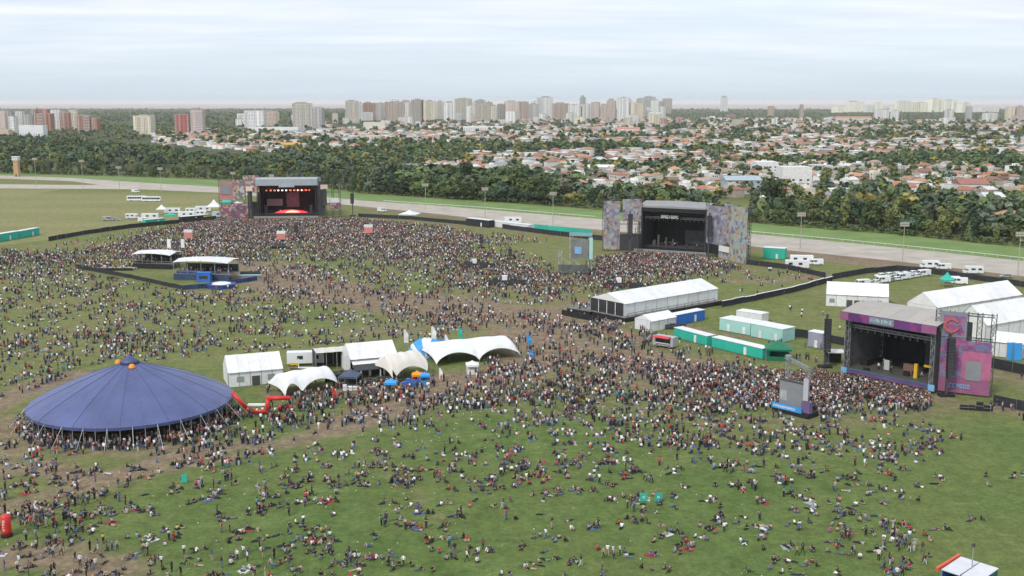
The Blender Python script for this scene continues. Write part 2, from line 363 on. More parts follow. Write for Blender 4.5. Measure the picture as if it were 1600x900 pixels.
TRACK_NEAR = [(-150,276),(0,279),(110,283),(200,295),(340,301),(460,312),(560,322),(680,334),(800,348),(960,361),(1100,375),(1200,388),(1300,398),(1400,408),(1500,420),(1600,432),(1750,449)]
strip('turf_course', TURF_FAR, TRACK_FAR, 0.02, M_turf, 70)
strip('sand_course', TRACK_FAR, TRACK_NEAR, 0.03, M_track, 70)
strip('training_track', [(-150,287),(0,288),(120,289),(215,289)], [(-150,294),(0,294.5),(120,295),(215,296)], 0.04, M_track, 20)
strip('track_verge', [(560,322),(680,334),(800,348),(960,361),(1200,388),(1400,408),(1600,432)], [(560,325),(680,338),(800,352),(960,365),(1200,392),(1400,413),(1600,437)], 0.035, M_verge, 40)
# --- river on the horizon
b = MB(); sh = [(-40000,12500),(-9000,11600),(-4000,11000),(-1500,11400),(300,11900),(1500,10600),(2800,10200),(5200,10800),(9000,11400),(40000,12000)]
n = len(sh); b.add([(x, y, 0.4) for x, y in sh] + [(x*1.1, 84000, 0.4) for x, y in sh], [(k, k+1, n+k+1, n+k) for k in range(n-1)])
struct(b.build('river', mat('silty_river', (0.46, 0.37, 0.335), 0.55, 0.08, 0.0004, spec=0.2)))
# ------------------------------------------------------------------ foliage
def leaf_material(name):
    m = bpy.data.materials.new(name); m.use_nodes = True; t = m.node_tree; b = t.nodes['Principled BSDF']
    a = t.nodes.new('ShaderNodeAttribute'); a.attribute_name = 'tint'; o = t.nodes.new('ShaderNodeObjectInfo')
    x = t.nodes.new('ShaderNodeMix'); x.data_type = 'RGBA'; x.blend_type = 'MULTIPLY'; x.inputs[0].default_value = 1
    t.links.new(a.outputs['Color'], x.inputs[6]); t.links.new(o.outputs['Color'], x.inputs[7]); t.links.new(x.outputs[2], b.inputs['Base Color'])
    b.inputs['Roughness'].default_value = 0.75; b.inputs['Specular IOR Level'].default_value = 0.15
    return m
M_leaf = leaf_material('leaves'); M_bark = mat('bark', (0.10, 0.078, 0.058), 0.9, 0.3, 2.0)
def leaf_cloud(rs, lobes, n, size, tilt=0.6):
    """many small leaf-clump faces spread through the volume of several lobes; lobes: (x,y,z,rx,ry,rz)"""
    L_ = np.array(lobes); vol = L_[:, 3]*L_[:, 4]*L_[:, 5]; k = rs.choice(len(L_), n, p=vol/vol.sum())
    d = rs.normal(size=(n, 3)); d /= np.linalg.norm(d, axis=1)[:, None]; r = rs.rand(n)**0.42
    C = L_[k, :3] + d*L_[k, 3:]*r[:, None]
    nr = d*1.3 + np.array((0, 0, .25)) + rs.normal(size=(n, 3))*tilt*.62; nr /= np.linalg.norm(nr, axis=1)[:, None]
    t = np.cross(nr, rs.normal(size=(n, 3))); t /= np.linalg.norm(t, axis=1)[:, None]; u = np.cross(nr, t)
    s = size*(0.6+0.8*rs.rand(n))[:, None]; s2 = s*(0.6+0.5*rs.rand(n))[:, None]
    V = np.stack([C-t*s, C-u*s2+nr*s*0.25, C+t*s, C+u*s2-nr*s*0.2], 1).reshape(-1, 3)
    F = np.arange(4*n).reshape(-1, 4)
    lob = rs.rand(len(L_))*0.5+0.75; br = lob[k]*(0.82+0.36*rs.rand(n))
    col = np.stack([br*(0.90+0.14*rs.rand(n)), br, br*(0.85+0.2*rs.rand(n))], 1)
    return V, F, np.repeat(col, 4, 0)
def tree_template(rs, kind):
    """crown and trunk meshes of a 10 m tree"""
    lobes = []
    if kind == 'round':
        for _ in range(9):
            a = rs.rand()*6.28; r = 2.3*rs.rand()**0.5; z = 3.0+5.2*rs.rand(); q = 1.6+0.8*rs.rand(); lobes.append((r*math.cos(a), r*math.sin(a), z, q, q, q*0.8))
        lobes.append((0, 0, 7.8, 1.9, 1.9, 1.8)); zt = 3.6
    elif kind == 'tall':
        for j in range(9):
            a = rs.rand()*6.28; z = 2.2+6.6*j/8; r = (1.3 if j < 7 else 0.5)*rs.rand(); q = 1.15+0.6*rs.rand(); lobes.append((r*math.cos(a), r*math.sin(a), z, q, q, q*0.95))
        zt = 3.2
    elif kind == 'wide':
        for _ in range(12):
            a = rs.rand()*6.28; r = 3.4*rs.rand()**0.5; z = 2.6+5.2*(1-r/5.4)*rs.rand(); q = 1.5+0.8*rs.rand(); lobes.append((r*math.cos(a), r*math.sin(a), z, q, q, q*0.7))
        zt = 3.4
    elif kind == 'cone':
        for j in range(10):
            z = 1.8+8.0*j/10; q = 2.0*(1-j/10.5)+0.3; lobes.append((0.3*(rs.rand()-.5), 0.3*(rs.rand()-.5), z, q, q, 0.85))
        zt = 2
    elif kind == 'sparse':
        for _ in range(11):
            a = rs.rand()*6.28; r = 2.6*rs.rand()**0.5; z = 4.6+4.4*rs.rand(); q = 0.7+0.5*rs.rand(); lobes.append((r*math.cos(a), r*math.sin(a), z, q, q, q*0.8))
        zt = 3.4
    n = {'sparse': 620, 'cone': 800}.get(kind, 1050)
    V, F, C = leaf_cloud(rs, lobes, n, 0.40 if kind != 'sparse' else 0.33)
    lo = 0.9 + 0*V[:, 2]
    crown = np_mesh('crown', V, F, M_leaf, C)
    t = MB(); t.tube((0, 0, -0.3), (0, 0, zt), 0.30, 0.2, 7)
    for (x, y, z, *_r) in lobes[::2]: t.tube((0, 0, zt*0.7+rs.rand()*0.6), (x*0.8, y*0.8, z), 0.13, 0.05, 5)
    if kind in ('cone', 'tall'): t.tube((0, 0, zt), (0, 0, 8.5), 0.2, 0.05, 6)
    return crown, t.data('trunk', M_bark)
KINDS = ['round', 'tall', 'wide', 'cone', 'sparse']
TT = {k: [tree_template(np.random.RandomState(11*i+j), k) for j in range(3 if k in ('round', 'wide') else 2)] for i, k in enumerate(KINDS)}
GREENS = [((0.085, 0.120, 0.056), 'dark green'), ((0.115, 0.151, 0.063), 'mid green'), ((0.159, 0.171, 0.066), 'olive green'), ((0.102, 0.129, 0.088), 'grey green'),
          ((0.226, 0.195, 0.063), 'yellow green'), ((0.061, 0.095, 0.061), 'deep green'), ((0.171, 0.152, 0.116), 'brownish')]
def add_tree(kind, p, h, wscale, green, rs):
    t = obj('tree', None); t.location = (p[0], p[1], 0); t.rotation_euler = (0, 0, rs.rand()*6.28); t.scale = (wscale*h/10, wscale*h/10, h/10)
    cr, tr = TT[kind][rs.randint(len(TT[kind]))]
    c = obj('crown', cr, t); g = GREENS[green][0]; j = 0.66+0.68*rs.rand(); c.color = (g[0]*j, g[1]*j, g[2]*j, 1); obj('trunk', tr, t)
    return t
# ------------------------------------------------------------------ the tree line: 300 trees one by one, the wood behind as stuff
WORDS_N = ['first', 'second', 'third', 'fourth', 'fifth', 'sixth', 'seventh', 'eighth', 'ninth', 'tenth', 'eleventh', 'twelfth', 'thirteenth', 'fourteenth', 'fifteenth', 'sixteenth', 'seventeenth', 'eighteenth', 'nineteenth', 'twentieth']
def nth(k): return WORDS_N[k] if k < 20 else '%dth' % (k+1) if (k+1) % 10 > 3 or (k+1) % 10 == 0 else '%d%s' % (k+1, ('st', 'nd', 'rd')[(k+1) % 10-1])
def settle_labels(recs):
    """recs: (object, label, x in photo, y in photo, tie word). Things that would share a label are told apart by their order from the left."""
    by = {}
    for r in recs: by.setdefault(r[1], []).append(r)
    for lab, rr in by.items():
        rr.sort(key=lambda r: r[2])
        for k, r in enumerate(rr): r[0]['label'] = lab if len(rr) == 1 else lab + ', ' + ('leftmost' if k == 0 else 'rightmost' if k == len(rr)-1 else nth(k)+' from left')
def interp_px(curve, x): return float(np.interp(x, [p[0] for p in curve], [p[1] for p in curve]))
def tree_zone(px):
    for x, s in ((60,'by orange judge tower'), (150,'above far left lamps'), (200,'above track bend'), (300,'above pale coaches'), (400,'left of red stage'), (500,'behind red stage'), (600,'right of red stage'),
                 (720,'behind first middle lamp'), (820,'behind second middle lamp'), (940,'left of middle stage'), (1060,'behind middle stage'), (1170,'right behind middle stage'),
                 (1290,'left of right lamps'), (1400,'above brown yard'), (1500,'above parked cars')):
        if px < x: return s
    return 'at right edge'
rs = np.random.RandomState(5); recs = []; cand = []
xs = np.linspace(-40, 1660, 260)
curve = [G(x, interp_px(TURF_FAR, x)) for x in xs]; Ls = np.concatenate([[0], np.cumsum([(q-p).length for p, q in zip(curve[:-1], curve[1:])])])
TREE_H = [(0,13),(300,12),(420,11),(540,14),(640,21),(860,21),(910,12),(1000,11.5),(1150,11.5),(1220,14),(1400,14),(1600,14)]
row_off = [6, 17, 30, 45]
for ri, off in enumerate(row_off):
    s = rs.rand()*8
    while s < Ls[-1]:
        j = min(len(curve)-2, int(np.searchsorted(Ls, s)-1)); j = max(j, 0)
        p = curve[j].lerp(curve[j+1], (s-Ls[j])/max(1e-6, Ls[j+1]-Ls[j])); d = (curve[j+1]-curve[j]).normalized(); nrm = Vector((-d.y, d.x, 0))
        q = p + nrm*(off+rs.uniform(-4, 4)) + d*rs.uniform(-2, 2); px, py = PJ(q)
        cand.append((q, px, py, ri)); s += rs.uniform(8.0, 13.0) + (1.5 if ri else 0)
cand.sort(key=lambda c: -c[2]); 
GAPS = [(880,905,3), (1010,1030,3), (1050,1075,3), (1130,1195,2), (560,640,9)]
first, rest = [], []
for c in cand:
    if c[3] >= 2 and any(a < c[1] < b_ for a, b_, q in GAPS if q <= c[3]+1 and q < 9): continue
    (first if len(first) < 296 and -20 < c[1] < 1620 else rest).append(c)
def pick(px, rs):
    r = rs.rand()
    if 640 < px < 880: return (['round', 'wide'][rs.randint(2)], [0, 0, 1, 5, 1][rs.randint(5)])
    k = 'round' if r < .34 else 'wide' if r < .58 else 'tall' if r < .84 else 'sparse' if r < .95 else 'cone'
    g = [0, 1, 2, 3, 0, 1, 5, 3][rs.randint(8)]
    if k == 'sparse': g = [6, 3, 3, 2][rs.randint(4)]
    if rs.rand() < 0.04: g = 4
    if 1250 < px and rs.rand() < .3: g = 2
    return k, g
SHAPE = {'round': 'round crowned', 'wide': 'wide spreading', 'tall': 'tall narrow', 'cone': 'tall pointed', 'sparse': 'thin crowned'}
ROW = ['front row', 'second row', 'third row', 'back row']
for q, px, py, ri in first:
    k, g = pick(px, rs); h = interp_px(TREE_H, px)*rs.uniform(0.58, 1.22)*(0.8 if ri == 0 else 1.0)*(1.1 if k == 'tall' else 1)
    t = add_tree(k, q, h, rs.uniform(0.85, 1.2)*(0.85 if k == 'tall' else 1), g, rs)
    tag(t, '', 'tree', 'trees of the tree line behind the race course')
    recs.append((t, '%s %s tree, %s %s' % (SHAPE[k], GREENS[g][1], ROW[ri], tree_zone(px)), px, py))
for x, y, h, lab in ((936,252,24,'tall deep green conifer standing above the red roofs behind the middle stage'), (1208,330,22,'big dark grey green tree right of the long blue grey shed'), (1290,292,17,'round olive tree in front of the big white building on the right')):
    q = G(x, y); t = add_tree('cone' if x == 936 else 'round', q, h, 1.0 if x != 936 else 1.5, 5 if x == 936 else 2 if x == 1290 else 0, rs); tag(t, lab, 'tree')
settle_labels(recs)
# far wood and garden trees: low crowns in one mass each
rs = np.random.RandomState(21)
LOWS = [leaf_cloud(np.random.RandomState(190+j), [((np.random.RandomState(j*7+i).rand()-.5)*4.4, (np.random.RandomState(j*9+i).rand()-.5)*4.4, 4.6+2.8*np.random.RandomState(j*5+i).rand(), 1.9, 1.9, 1.8) for i in range(5)], 44, 1.35, 0.7) for j in range(5)]
LOWT = [leaf_cloud(np.random.RandomState(90+j), [((np.random.RandomState(j*7+i).rand()-.5)*4, (np.random.RandomState(j*9+i).rand()-.5)*4, 5.0+2.4*np.random.RandomState(j*5+i).rand(), 1.9, 1.9, 1.7) for i in range(5)], 95, 0.95, 0.7) for j in range(5)]
def tree_mass(name, label, P, Hs, Gs, LT=None):
    LT = LT or LOWT
    VV, FF, CC = [], [], []; o = 0
    for (x, y), h, g in zip(P, Hs, Gs):
        V, F, C = LT[rs.randint(5)]; a = rs.rand()*6.28; c, s = math.cos(a), math.sin(a); k = h/9.5; kw = k*rs.uniform(0.9, 1.35)
        W = np.stack([(V[:, 0]*c-V[:, 1]*s)*kw+x, (V[:, 0]*s+V[:, 1]*c)*kw+y, V[:, 2]*k*1.0-1.2*k], 1)
        VV.append(W); FF.append(F+o); o += len(V); CC.append(C*np.array(GREENS[g][0])[None]*rs.uniform(0.85, 1.3)*(1.15 if LT is LOWS else 1))
    ob = obj(name, np_mesh(name, np.concatenate(VV), np.concatenate(FF), M_leaf, np.concatenate(CC)), kind='stuff'); ob['label'] = label; ob['category'] = 'wood'; return ob
def sample_px(poly, n, rs):
    """n ground points spread evenly over the ground inside a pixel polygon"""
    pw = [tuple(G(*p)[:2]) for p in poly]; xs_ = [p[0] for p in pw]; ys_ = [p[1] for p in pw]; X = np.empty(0); Y = np.empty(0)
    for _ in range(200):
        x = rs.uniform(min(xs_), max(xs_), 4*n); y = rs.uniform(min(ys_), max(ys_), 4*n); k = inside(pw, x, y)
        X = np.concatenate([X, x[k]]); Y = np.concatenate([Y, y[k]])
        if len(X) >= n: break
    return X[:n], Y[:n]
P, Hs, Gs = [], [], []
for q, px, py, ri in rest: P.append((q.x, q.y)); Hs.append(interp_px(TREE_H, px)*rs.uniform(.8, 1.15)); Gs.append([0, 1, 3, 5][rs.randint(4)])
for poly, n, h in (([(-60,262),(240,263),(400,268),(520,280),(420,252),(330,248),(230,238),(100,221),(-60,219)], 900, 13), ([(420,252),(540,290),(600,290),(640,272),(560,262)], 150, 12),
                   ([(600,302),(880,318),(900,300),(760,287),(640,285),(600,280)], 170, 17), ([(900,318),(1120,333),(1120,318),(1000,310),(900,305)], 60, 12), ([(1190,342),(1300,352),(1600,380),(1640,372),(1480,352),(1300,336),(1200,330)], 150, 12)):
    x, y = sample_px(poly, n, rs)
    for a_, b_ in zip(x, y): P.append((a_, b_)); Hs.append(h*rs.uniform(.6, 1.25)); Gs.append([0, 1, 3, 5, 0, 1, 2, 0, 5, 3][rs.randint(10)])
for p_ in curve[::1]:                                        # undergrowth along the edge of the wood
    for _ in range(2): P.append((p_.x+rs.uniform(-3, 3), p_.y+rs.uniform(1, 9))); Hs.append(rs.uniform(2.2, 4.5)); Gs.append([0, 1, 3, 0, 5][rs.randint(5)])
tree_mass('woodland', 'dense mixed wood behind the front trees of the race course', P, Hs, Gs)
# ------------------------------------------------------------------ the town: houses, garden trees, towers
def tint_material(name, rough=0.8):
    """surface whose own colour is set on the object (paint, tiles) with a little wear"""
    m = bpy.data.materials.new(name); m.use_nodes = True; t = m.node_tree; b = t.nodes['Principled BSDF']; b.inputs['Roughness'].default_value = rough
    o = t.nodes.new('ShaderNodeObjectInfo'); g = t.nodes.new('ShaderNodeNewGeometry'); n = t.nodes.new('ShaderNodeTexNoise'); n.inputs['Scale'].default_value = 0.7; n.inputs['Detail'].default_value = 5
    t.links.new(g.outputs['Position'], n.inputs['Vector']); r = t.nodes.new('ShaderNodeMapRange'); r.inputs[1].default_value = .3; r.inputs[2].default_value = .7; r.inputs[3].default_value = .78; r.inputs[4].default_value = 1.1
    t.links.new(n.outputs[0], r.inputs[0]); c = t.nodes.new('ShaderNodeCombineColor')
    for k in range(3): t.links.new(r.outputs[0], c.inputs[k])
    x = t.nodes.new('ShaderNodeMix'); x.data_type = 'RGBA'; x.blend_type = 'MULTIPLY'; x.inputs[0].default_value = 1; t.links.new(o.outputs['Color'], x.inputs[6]); t.links.new(c.outputs[0], x.inputs[7]); t.links.new(x.outputs[2], b.inputs['Base Color'])
    return m
M_wall = tint_material('painted_wall'); M_tile = tint_material('roof_tiles', 0.85); M_paint = tint_material('coloured_sheet', 0.5)
M_glass = mat('dark_window', (0.035, 0.045, 0.055), 0.15, 0.0, spec=0.6); M_door = mat('brown_door', (0.12, 0.07, 0.04), 0.6); M_brickc = mat('chimney_brick', (0.32, 0.17, 0.12), 0.9)
M_attr = bpy.data.materials.new('town_colours'); M_attr.use_nodes = True
_t = M_attr.node_tree; _a = _t.nodes.new('ShaderNodeAttribute'); _a.attribute_name = 'tint'; _t.links.new(_a.outputs['Color'], _t.nodes['Principled BSDF'].inputs['Base Color']); _t.nodes['Principled BSDF'].inputs['Roughness'].default_value = 0.8
ROOFS = [((0.43, 0.19, 0.12), 'red tiled'), ((0.50, 0.27, 0.17), 'orange tiled'), ((0.30, 0.145, 0.11), 'dark red'), ((0.48, 0.32, 0.26), 'pink tiled'), ((0.30, 0.30, 0.31), 'grey'), ((0.62, 0.61, 0.58), 'pale'), ((0.22, 0.16, 0.13), 'brown')]
WALLS = [((0.86, 0.85, 0.82), 'white'), ((0.70, 0.64, 0.52), 'cream'), ((0.55, 0.46, 0.38), 'beige'), ((0.42, 0.26, 0.19), 'brick'), ((0.62, 0.62, 0.62), 'grey')]
def house_meshes(kind, rs):
    """kind: hip, gable, flat, two (two storeys, hip), ell. returns dict of part meshes"""
    w, d = rs.uniform(9, 13), rs.uniform(8, 10.5); h = 6.2 if kind in ('two', 'tallgable') else 3.7; R = rs.uniform(1.7, 2.3); e = 0.4
    wall = MB(); roof = MB(); hw, hd = w/2, d/2
    wall.box(-hw, hw, -hd, hd, -0.2, h)
    if kind == 'flat':
        h = 5.4; wall.v.clear(); wall.f.clear(); wall.box(-hw, hw, -hd, hd, -0.2, h); wall.box(-hw*0.5, hw*0.3, -hd*0.2, hd*0.7, h, h+2.4)
        for a in ((-hw, hw, -hd, -hd+.2), (-hw, hw, hd-.2, hd), (-hw, -hw+.2, -hd+.2, hd-.2), (hw-.2, hw, -hd+.2, hd-.2)): roof.box(a[0], a[1], a[2], a[3], h, h+0.7)
        roof.box(-hw+.2, hw-.2, -hd+.2, hd-.2, h, h+.08)
    elif kind in ('gable', 'tallgable'):
        roof.add([(-hw-e,-hd-e,h-.2),(hw+e,-hd-e,h-.2),(hw+e,hd+e,h-.2),(-hw-e,hd+e,h-.2),(-hw-e,0,h+R),(hw+e,0,h+R)], [(0,1,5,4),(2,3,4,5),(0,3,2,1)])
        wall.add([(-hw,-hd,h),(-hw,hd,h),(-hw,0,h+R-.25),(hw,-hd,h),(hw,hd,h),(hw,0,h+R-.25)], [(0,2,1),(3,4,5)])
    else:
        rl = max(0.8, hw-hd*0.9)
        roof.add([(-hw-e,-hd-e,h-.1),(hw+e,-hd-e,h-.1),(hw+e,hd+e,h-.1),(-hw-e,hd+e,h-.1),(-rl,0,h+R),(rl,0,h+R)], [(0,1,5,4),(2,3,4,5),(1,2,5),(3,0,4),(0,3,2,1)])
        if kind == 'ell':
            wall.box(-hw-4, -hw, -hd-3, hd*0.2, -0.2, 2.9)
            roof.add([(-hw-4.4,-hd-3.4,2.8),(-hw+.6,-hd-3.4,2.8),(-hw+.6,hd*.2+.4,2.8),(-hw-4.4,hd*.2+.4,2.8),(-hw-2,-hd-1.4,4.6),(-hw-2,hd*.2-1.2,4.6)], [(0,1,4),(1,2,5,4),(2,3,5),(3,0,4,5)])
    parts = {'wall': wall.data('wall', M_wall), 'roof': roof.data('roof', M_tile)}
    win = MB().box(-.65, .65, -.06, .05, 0, 1.2); parts['window'] = win.data('window', M_glass)
    parts['door'] = MB().box(-.5, .5, -.07, .05, -0.2, 2.1).data('door', M_door)
    parts['chimney'] = MB().box(-.35, .35, -.3, .3, 0, 2.2).box(-.42, .42, -.37, .37, 2.2, 2.4).data('chimney', M_brickc)
    ws = [(-hw*.55, -hd-.01, 1.0), (hw*.55, -hd-.01, 1.0)] + ([(-hw*.55, -hd-.01, 3.8), (hw*.55, -hd-.01, 3.8), (0, -hd-.01, 3.8)] if h > 5 else [])
    return dict(parts=parts, wins=ws, door=(0.3, -hd-.01, 0), chim=(hw*.45, hd*.3, h+R*0.25 if kind != 'flat' else h+.5), h=h, R=R, w=w, d=d)
HK = ['hip', 'gable', 'flat', 'two', 'ell', 'tallgable']; HT_ = [(k, house_meshes(k, np.random.RandomState(40+3*i+j))) for i, k in enumerate(HK) for j in range(2)]
HNAME = {'hip': 'low hipped', 'gable': 'low gabled', 'flat': 'flat roofed', 'two': 'tall hipped', 'ell': 'L-shaped', 'tallgable': 'tall gabled'}
rs = np.random.RandomState(33)
TOWN = [(240,226),(420,240),(560,264),(640,272),(760,280),(880,296),(1000,304),(1130,312),(1290,318),(1480,334),(1640,352),(1640,190),(1300,186),(1050,184),(700,190),(420,200),(235,208)]
pw = [tuple(G(*p)[:2]) for p in TOWN]; lots = []; ca, sa = math.cos(0.45), math.sin(0.45)
u = -2500.0
for ring in range(1):
    us = np.arange(-3200, 3800, 21.0); vs_ = np.arange(-600, 4200, 15.5)
    UU, VV_ = np.meshgrid(us, vs_); UU = UU + rs.uniform(-3.5, 3.5, UU.shape); VV_ = VV_ + np.where((np.arange(len(vs_))//2 % 2 == 0), 0.0, 3.5)[:, None] + rs.uniform(-2, 2, VV_.shape)
    X = UU*ca - VV_*sa; Y = UU*sa + VV_*ca + 700; X, Y = X.ravel(), Y.ravel(); px, py = PJn(X, np.maximum(Y, 300))
    keep = inside(pw, X, Y) & (px > -30) & (px < 1630)
    keep &= rs.rand(len(X)) < np.clip(0.85 - (Y-900)/2600, 0.11, 0.66)
    grove = smooth_noise(X, Y, 130, 77); keep &= grove < 0.57
    X, Y, px, py = X[keep], Y[keep], px[keep], py[keep]
BIGPX = [(1135,1192,296), (1220,1272,291), (1182,1216,271), (918,962,272), (443,466,233), (1505,1545,306), (1545,1570,322)]
kk = np.ones(len(X), bool)
for a, b_, yb in BIGPX:
    A, B = G(a-6, yb), G(b_+6, yb); kk &= ~((X > A.x-8) & (X < B.x+8) & (np.abs(Y-A.y-12) < 26))
X, Y, px, py = X[kk], Y[kk], px[kk], py[kk]; order = np.argsort(-py); X, Y, px, py = X[order], Y[order], px[order], py[order]
def house_zone(px, py):
    col = next(s for x, s in ((330,'far left'), (420,'below white stepped tower'), (500,'right of orange roof'), (580,'below brick tower'), (680,'left below tower row'), (780,'behind left tree clump'), (880,'behind right tree clump'), (960,'left above middle stage'), (1060,'above middle stage'), (1140,'left of grey shed'), (1220,'above grey shed'), (1300,'by big white building'), (1400,'right of white building'), (1500,'toward right edge'), (9999,'at right edge')) if px < x)
    return col
recs = []; far = []
for k in range(len(X)):
    kd, hm = HT_[rs.randint(len(HT_))]
    if kd not in ('flat',) and rs.rand() < .12: kd, hm = HT_[4]
    ro = ROOFS[[0, 0, 0, 1, 1, 1, 2, 3, 4, 6, 5][rs.randint(11)]] if kd != 'flat' else ROOFS[5]; wl = WALLS[[0, 0, 0, 0, 1, 1, 2, 3, 4][rs.randint(9)]]
    rz = 0.45 + [0, math.pi/2, math.pi, -math.pi/2][rs.randint(4)] + rs.uniform(-.08, .08); j = rs.uniform(.8, 1.15); sc = rs.uniform(.72, 1.05)
    if len(recs) < 298 and rs.rand() < 0.97:
        t = thing('house', '', 'house', (X[k], Y[k], 0), rz, 'houses of the suburb'); t.scale = (sc,)*3
        wo = obj('wall', hm['parts']['wall'], t); wo.color = tuple(c*j for c in wl[0]) + (1,); r_ = obj('roof', hm['parts']['roof'], t); r_.color = tuple(c*j for c in ro[0]) + (1,)
        if kd != 'flat' and rs.rand() < .6: c_ = obj('chimney', hm['parts']['chimney'], r_); c_.location = hm['chim']
        for w_ in hm['wins']: o_ = obj('window', hm['parts']['window'], t); o_.location = w_
        d_ = obj('door', hm['parts']['door'], t); d_.location = hm['door']
        recs.append((t, '%s house, %s roof, %s walls, %s' % (HNAME[kd], ro[1], wl[1], house_zone(px[k], py[k])), px[k], py[k]))
    else: far.append((X[k], Y[k], rz, sc, kd, ro[0], wl[0], j))
settle_labels(recs)
VV, FF, CC = [], [], []; o = 0
for (x, y, rz, sc, kd, rc, wc, j) in far:
    g = 1.0 + min(.5, y/5000); w_, d_ = rs.uniform(4.5, 6.5)*sc*g, rs.uniform(4, 5.5)*sc; h = (3.8 if kd in ('hip', 'gable', 'ell') else 6.4)*sc; R = 2.0*sc if kd != 'flat' else 0.5; e = .35; rl = max(.6, w_-d_*.9) if kd != 'gable' else w_+e
    if kd == 'flat': rl = w_
    v = np.array([(-w_,-d_,0),(w_,-d_,0),(w_,d_,0),(-w_,d_,0),(-w_,-d_,h),(w_,-d_,h),(w_,d_,h),(-w_,d_,h),
                  (-w_-e,-d_-e,h),(w_+e,-d_-e,h),(w_+e,d_+e,h),(-w_-e,d_+e,h),(-rl,-.01 if kd != 'flat' else -d_,h+R),(rl,-.01 if kd != 'flat' else -d_,h+R),(rl,.01 if kd != 'flat' else d_,h+R),(-rl,.01 if kd != 'flat' else d_,h+R)])
    f = np.array([(0,1,5,4),(1,2,6,5),(2,3,7,6),(3,0,4,7),(8,9,13,12),(9,10,14,13),(10,11,15,14),(11,8,12,15),(12,13,14,15)])
    c, s = math.cos(rz), math.sin(rz); W = np.stack([v[:, 0]*c-v[:, 1]*s+x, v[:, 0]*s+v[:, 1]*c+y, v[:, 2]], 1)
    VV.append(W); FF.append(f+o); o += 16; cl = np.empty((16, 3)); cl[:8] = np.array(wc)*j; cl[8:] = np.array(rc)*j; CC.append(cl)
    for (qx, qz) in ((-.5, .35), (.45, .35)):           # window recesses of the far houses
        for sd in (-1, 1):
            q = np.array([(w_*qx-.6, sd*(d_+.04), h*qz), (w_*qx+.6, sd*(d_+.04), h*qz), (w_*qx+.6, sd*(d_+.04), h*qz+1.2), (w_*qx-.6, sd*(d_+.04), h*qz+1.2)])
            VV.append(np.stack([q[:, 0]*c-q[:, 1]*s+x, q[:, 0]*s+q[:, 1]*c+y, q[:, 2]], 1)); FF.append(np.array([[0, 1, 2, 3]])+o); o += 4; CC.append(np.full((4, 3), .05))
fo = obj('far_houses', np_mesh('far_houses', np.concatenate(VV), np.concatenate(FF), M_attr, np.concatenate(CC)), kind='stuff'); fo['label'] = 'sea of small red roofed houses receding to the towers'; fo['category'] = 'houses'
# garden trees between the houses and woods on to the horizon
P, Hs, Gs = [], [], []; rs = np.random.RandomState(55)
qx, qy = rs.uniform(230, 1640, 9500), rs.uniform(188, 352, 9500); k_ = inside(TOWN, qx, qy); x, y = Gn(qx[k_], qy[k_]); gv = smooth_noise(x, y, 130, 77)
for a_, b_, g_ in zip(x, y, gv):
    if rs.rand() < (1.0 if g_ > .62 else 0.40 if a_/b_ < .14 else .66)*(1.0 if b_ > 950 else 0.38): P.append((a_, b_)); Hs.append(rs.uniform(6.0, 11.0)*(1+.5*min(1, max(0, (b_-1100)/1500)))*(1.2 if g_ > .58 else 1)); Gs.append([0, 1, 2, 3, 5, 0, 0, 3, 1, 5, 4][rs.randint(11)])
print('GARDEN', len(P))
tree_mass('garden_trees', 'garden and street trees scattered among the suburban houses', P, Hs, Gs, LOWS)
P, Hs, Gs = [], [], []
for poly, n, h in (([(-60,218),(240,222),(420,236),(430,200),(230,200),(160,196),(-60,199)], 600, 11), ([(140,200),(460,200),(560,192),(560,177),(140,176)], 1000, 14), ([(1030,186),(1640,192),(1640,178),(1030,176)], 800, 10), ([(420,192),(1050,184),(1050,172),(420,173)], 300, 13),
                   ([(-60,176),(1660,176),(1660,170.5),(-60,170.5)], 900, 15), ([(-60,200),(30,204),(140,205),(140,176),(-60,176)], 200, 12)):
    x, y = sample_px(poly, n, rs)
    for a_, b_ in zip(x, y): P.append((a_, b_)); Hs.append(h*rs.uniform(.7, 1.25)); Gs.append([0, 1, 2, 3, 2, 3][rs.randint(6)])
tree_mass('distant_trees', 'flat green belt of trees fading toward the river', P, Hs, Gs, LOWS)
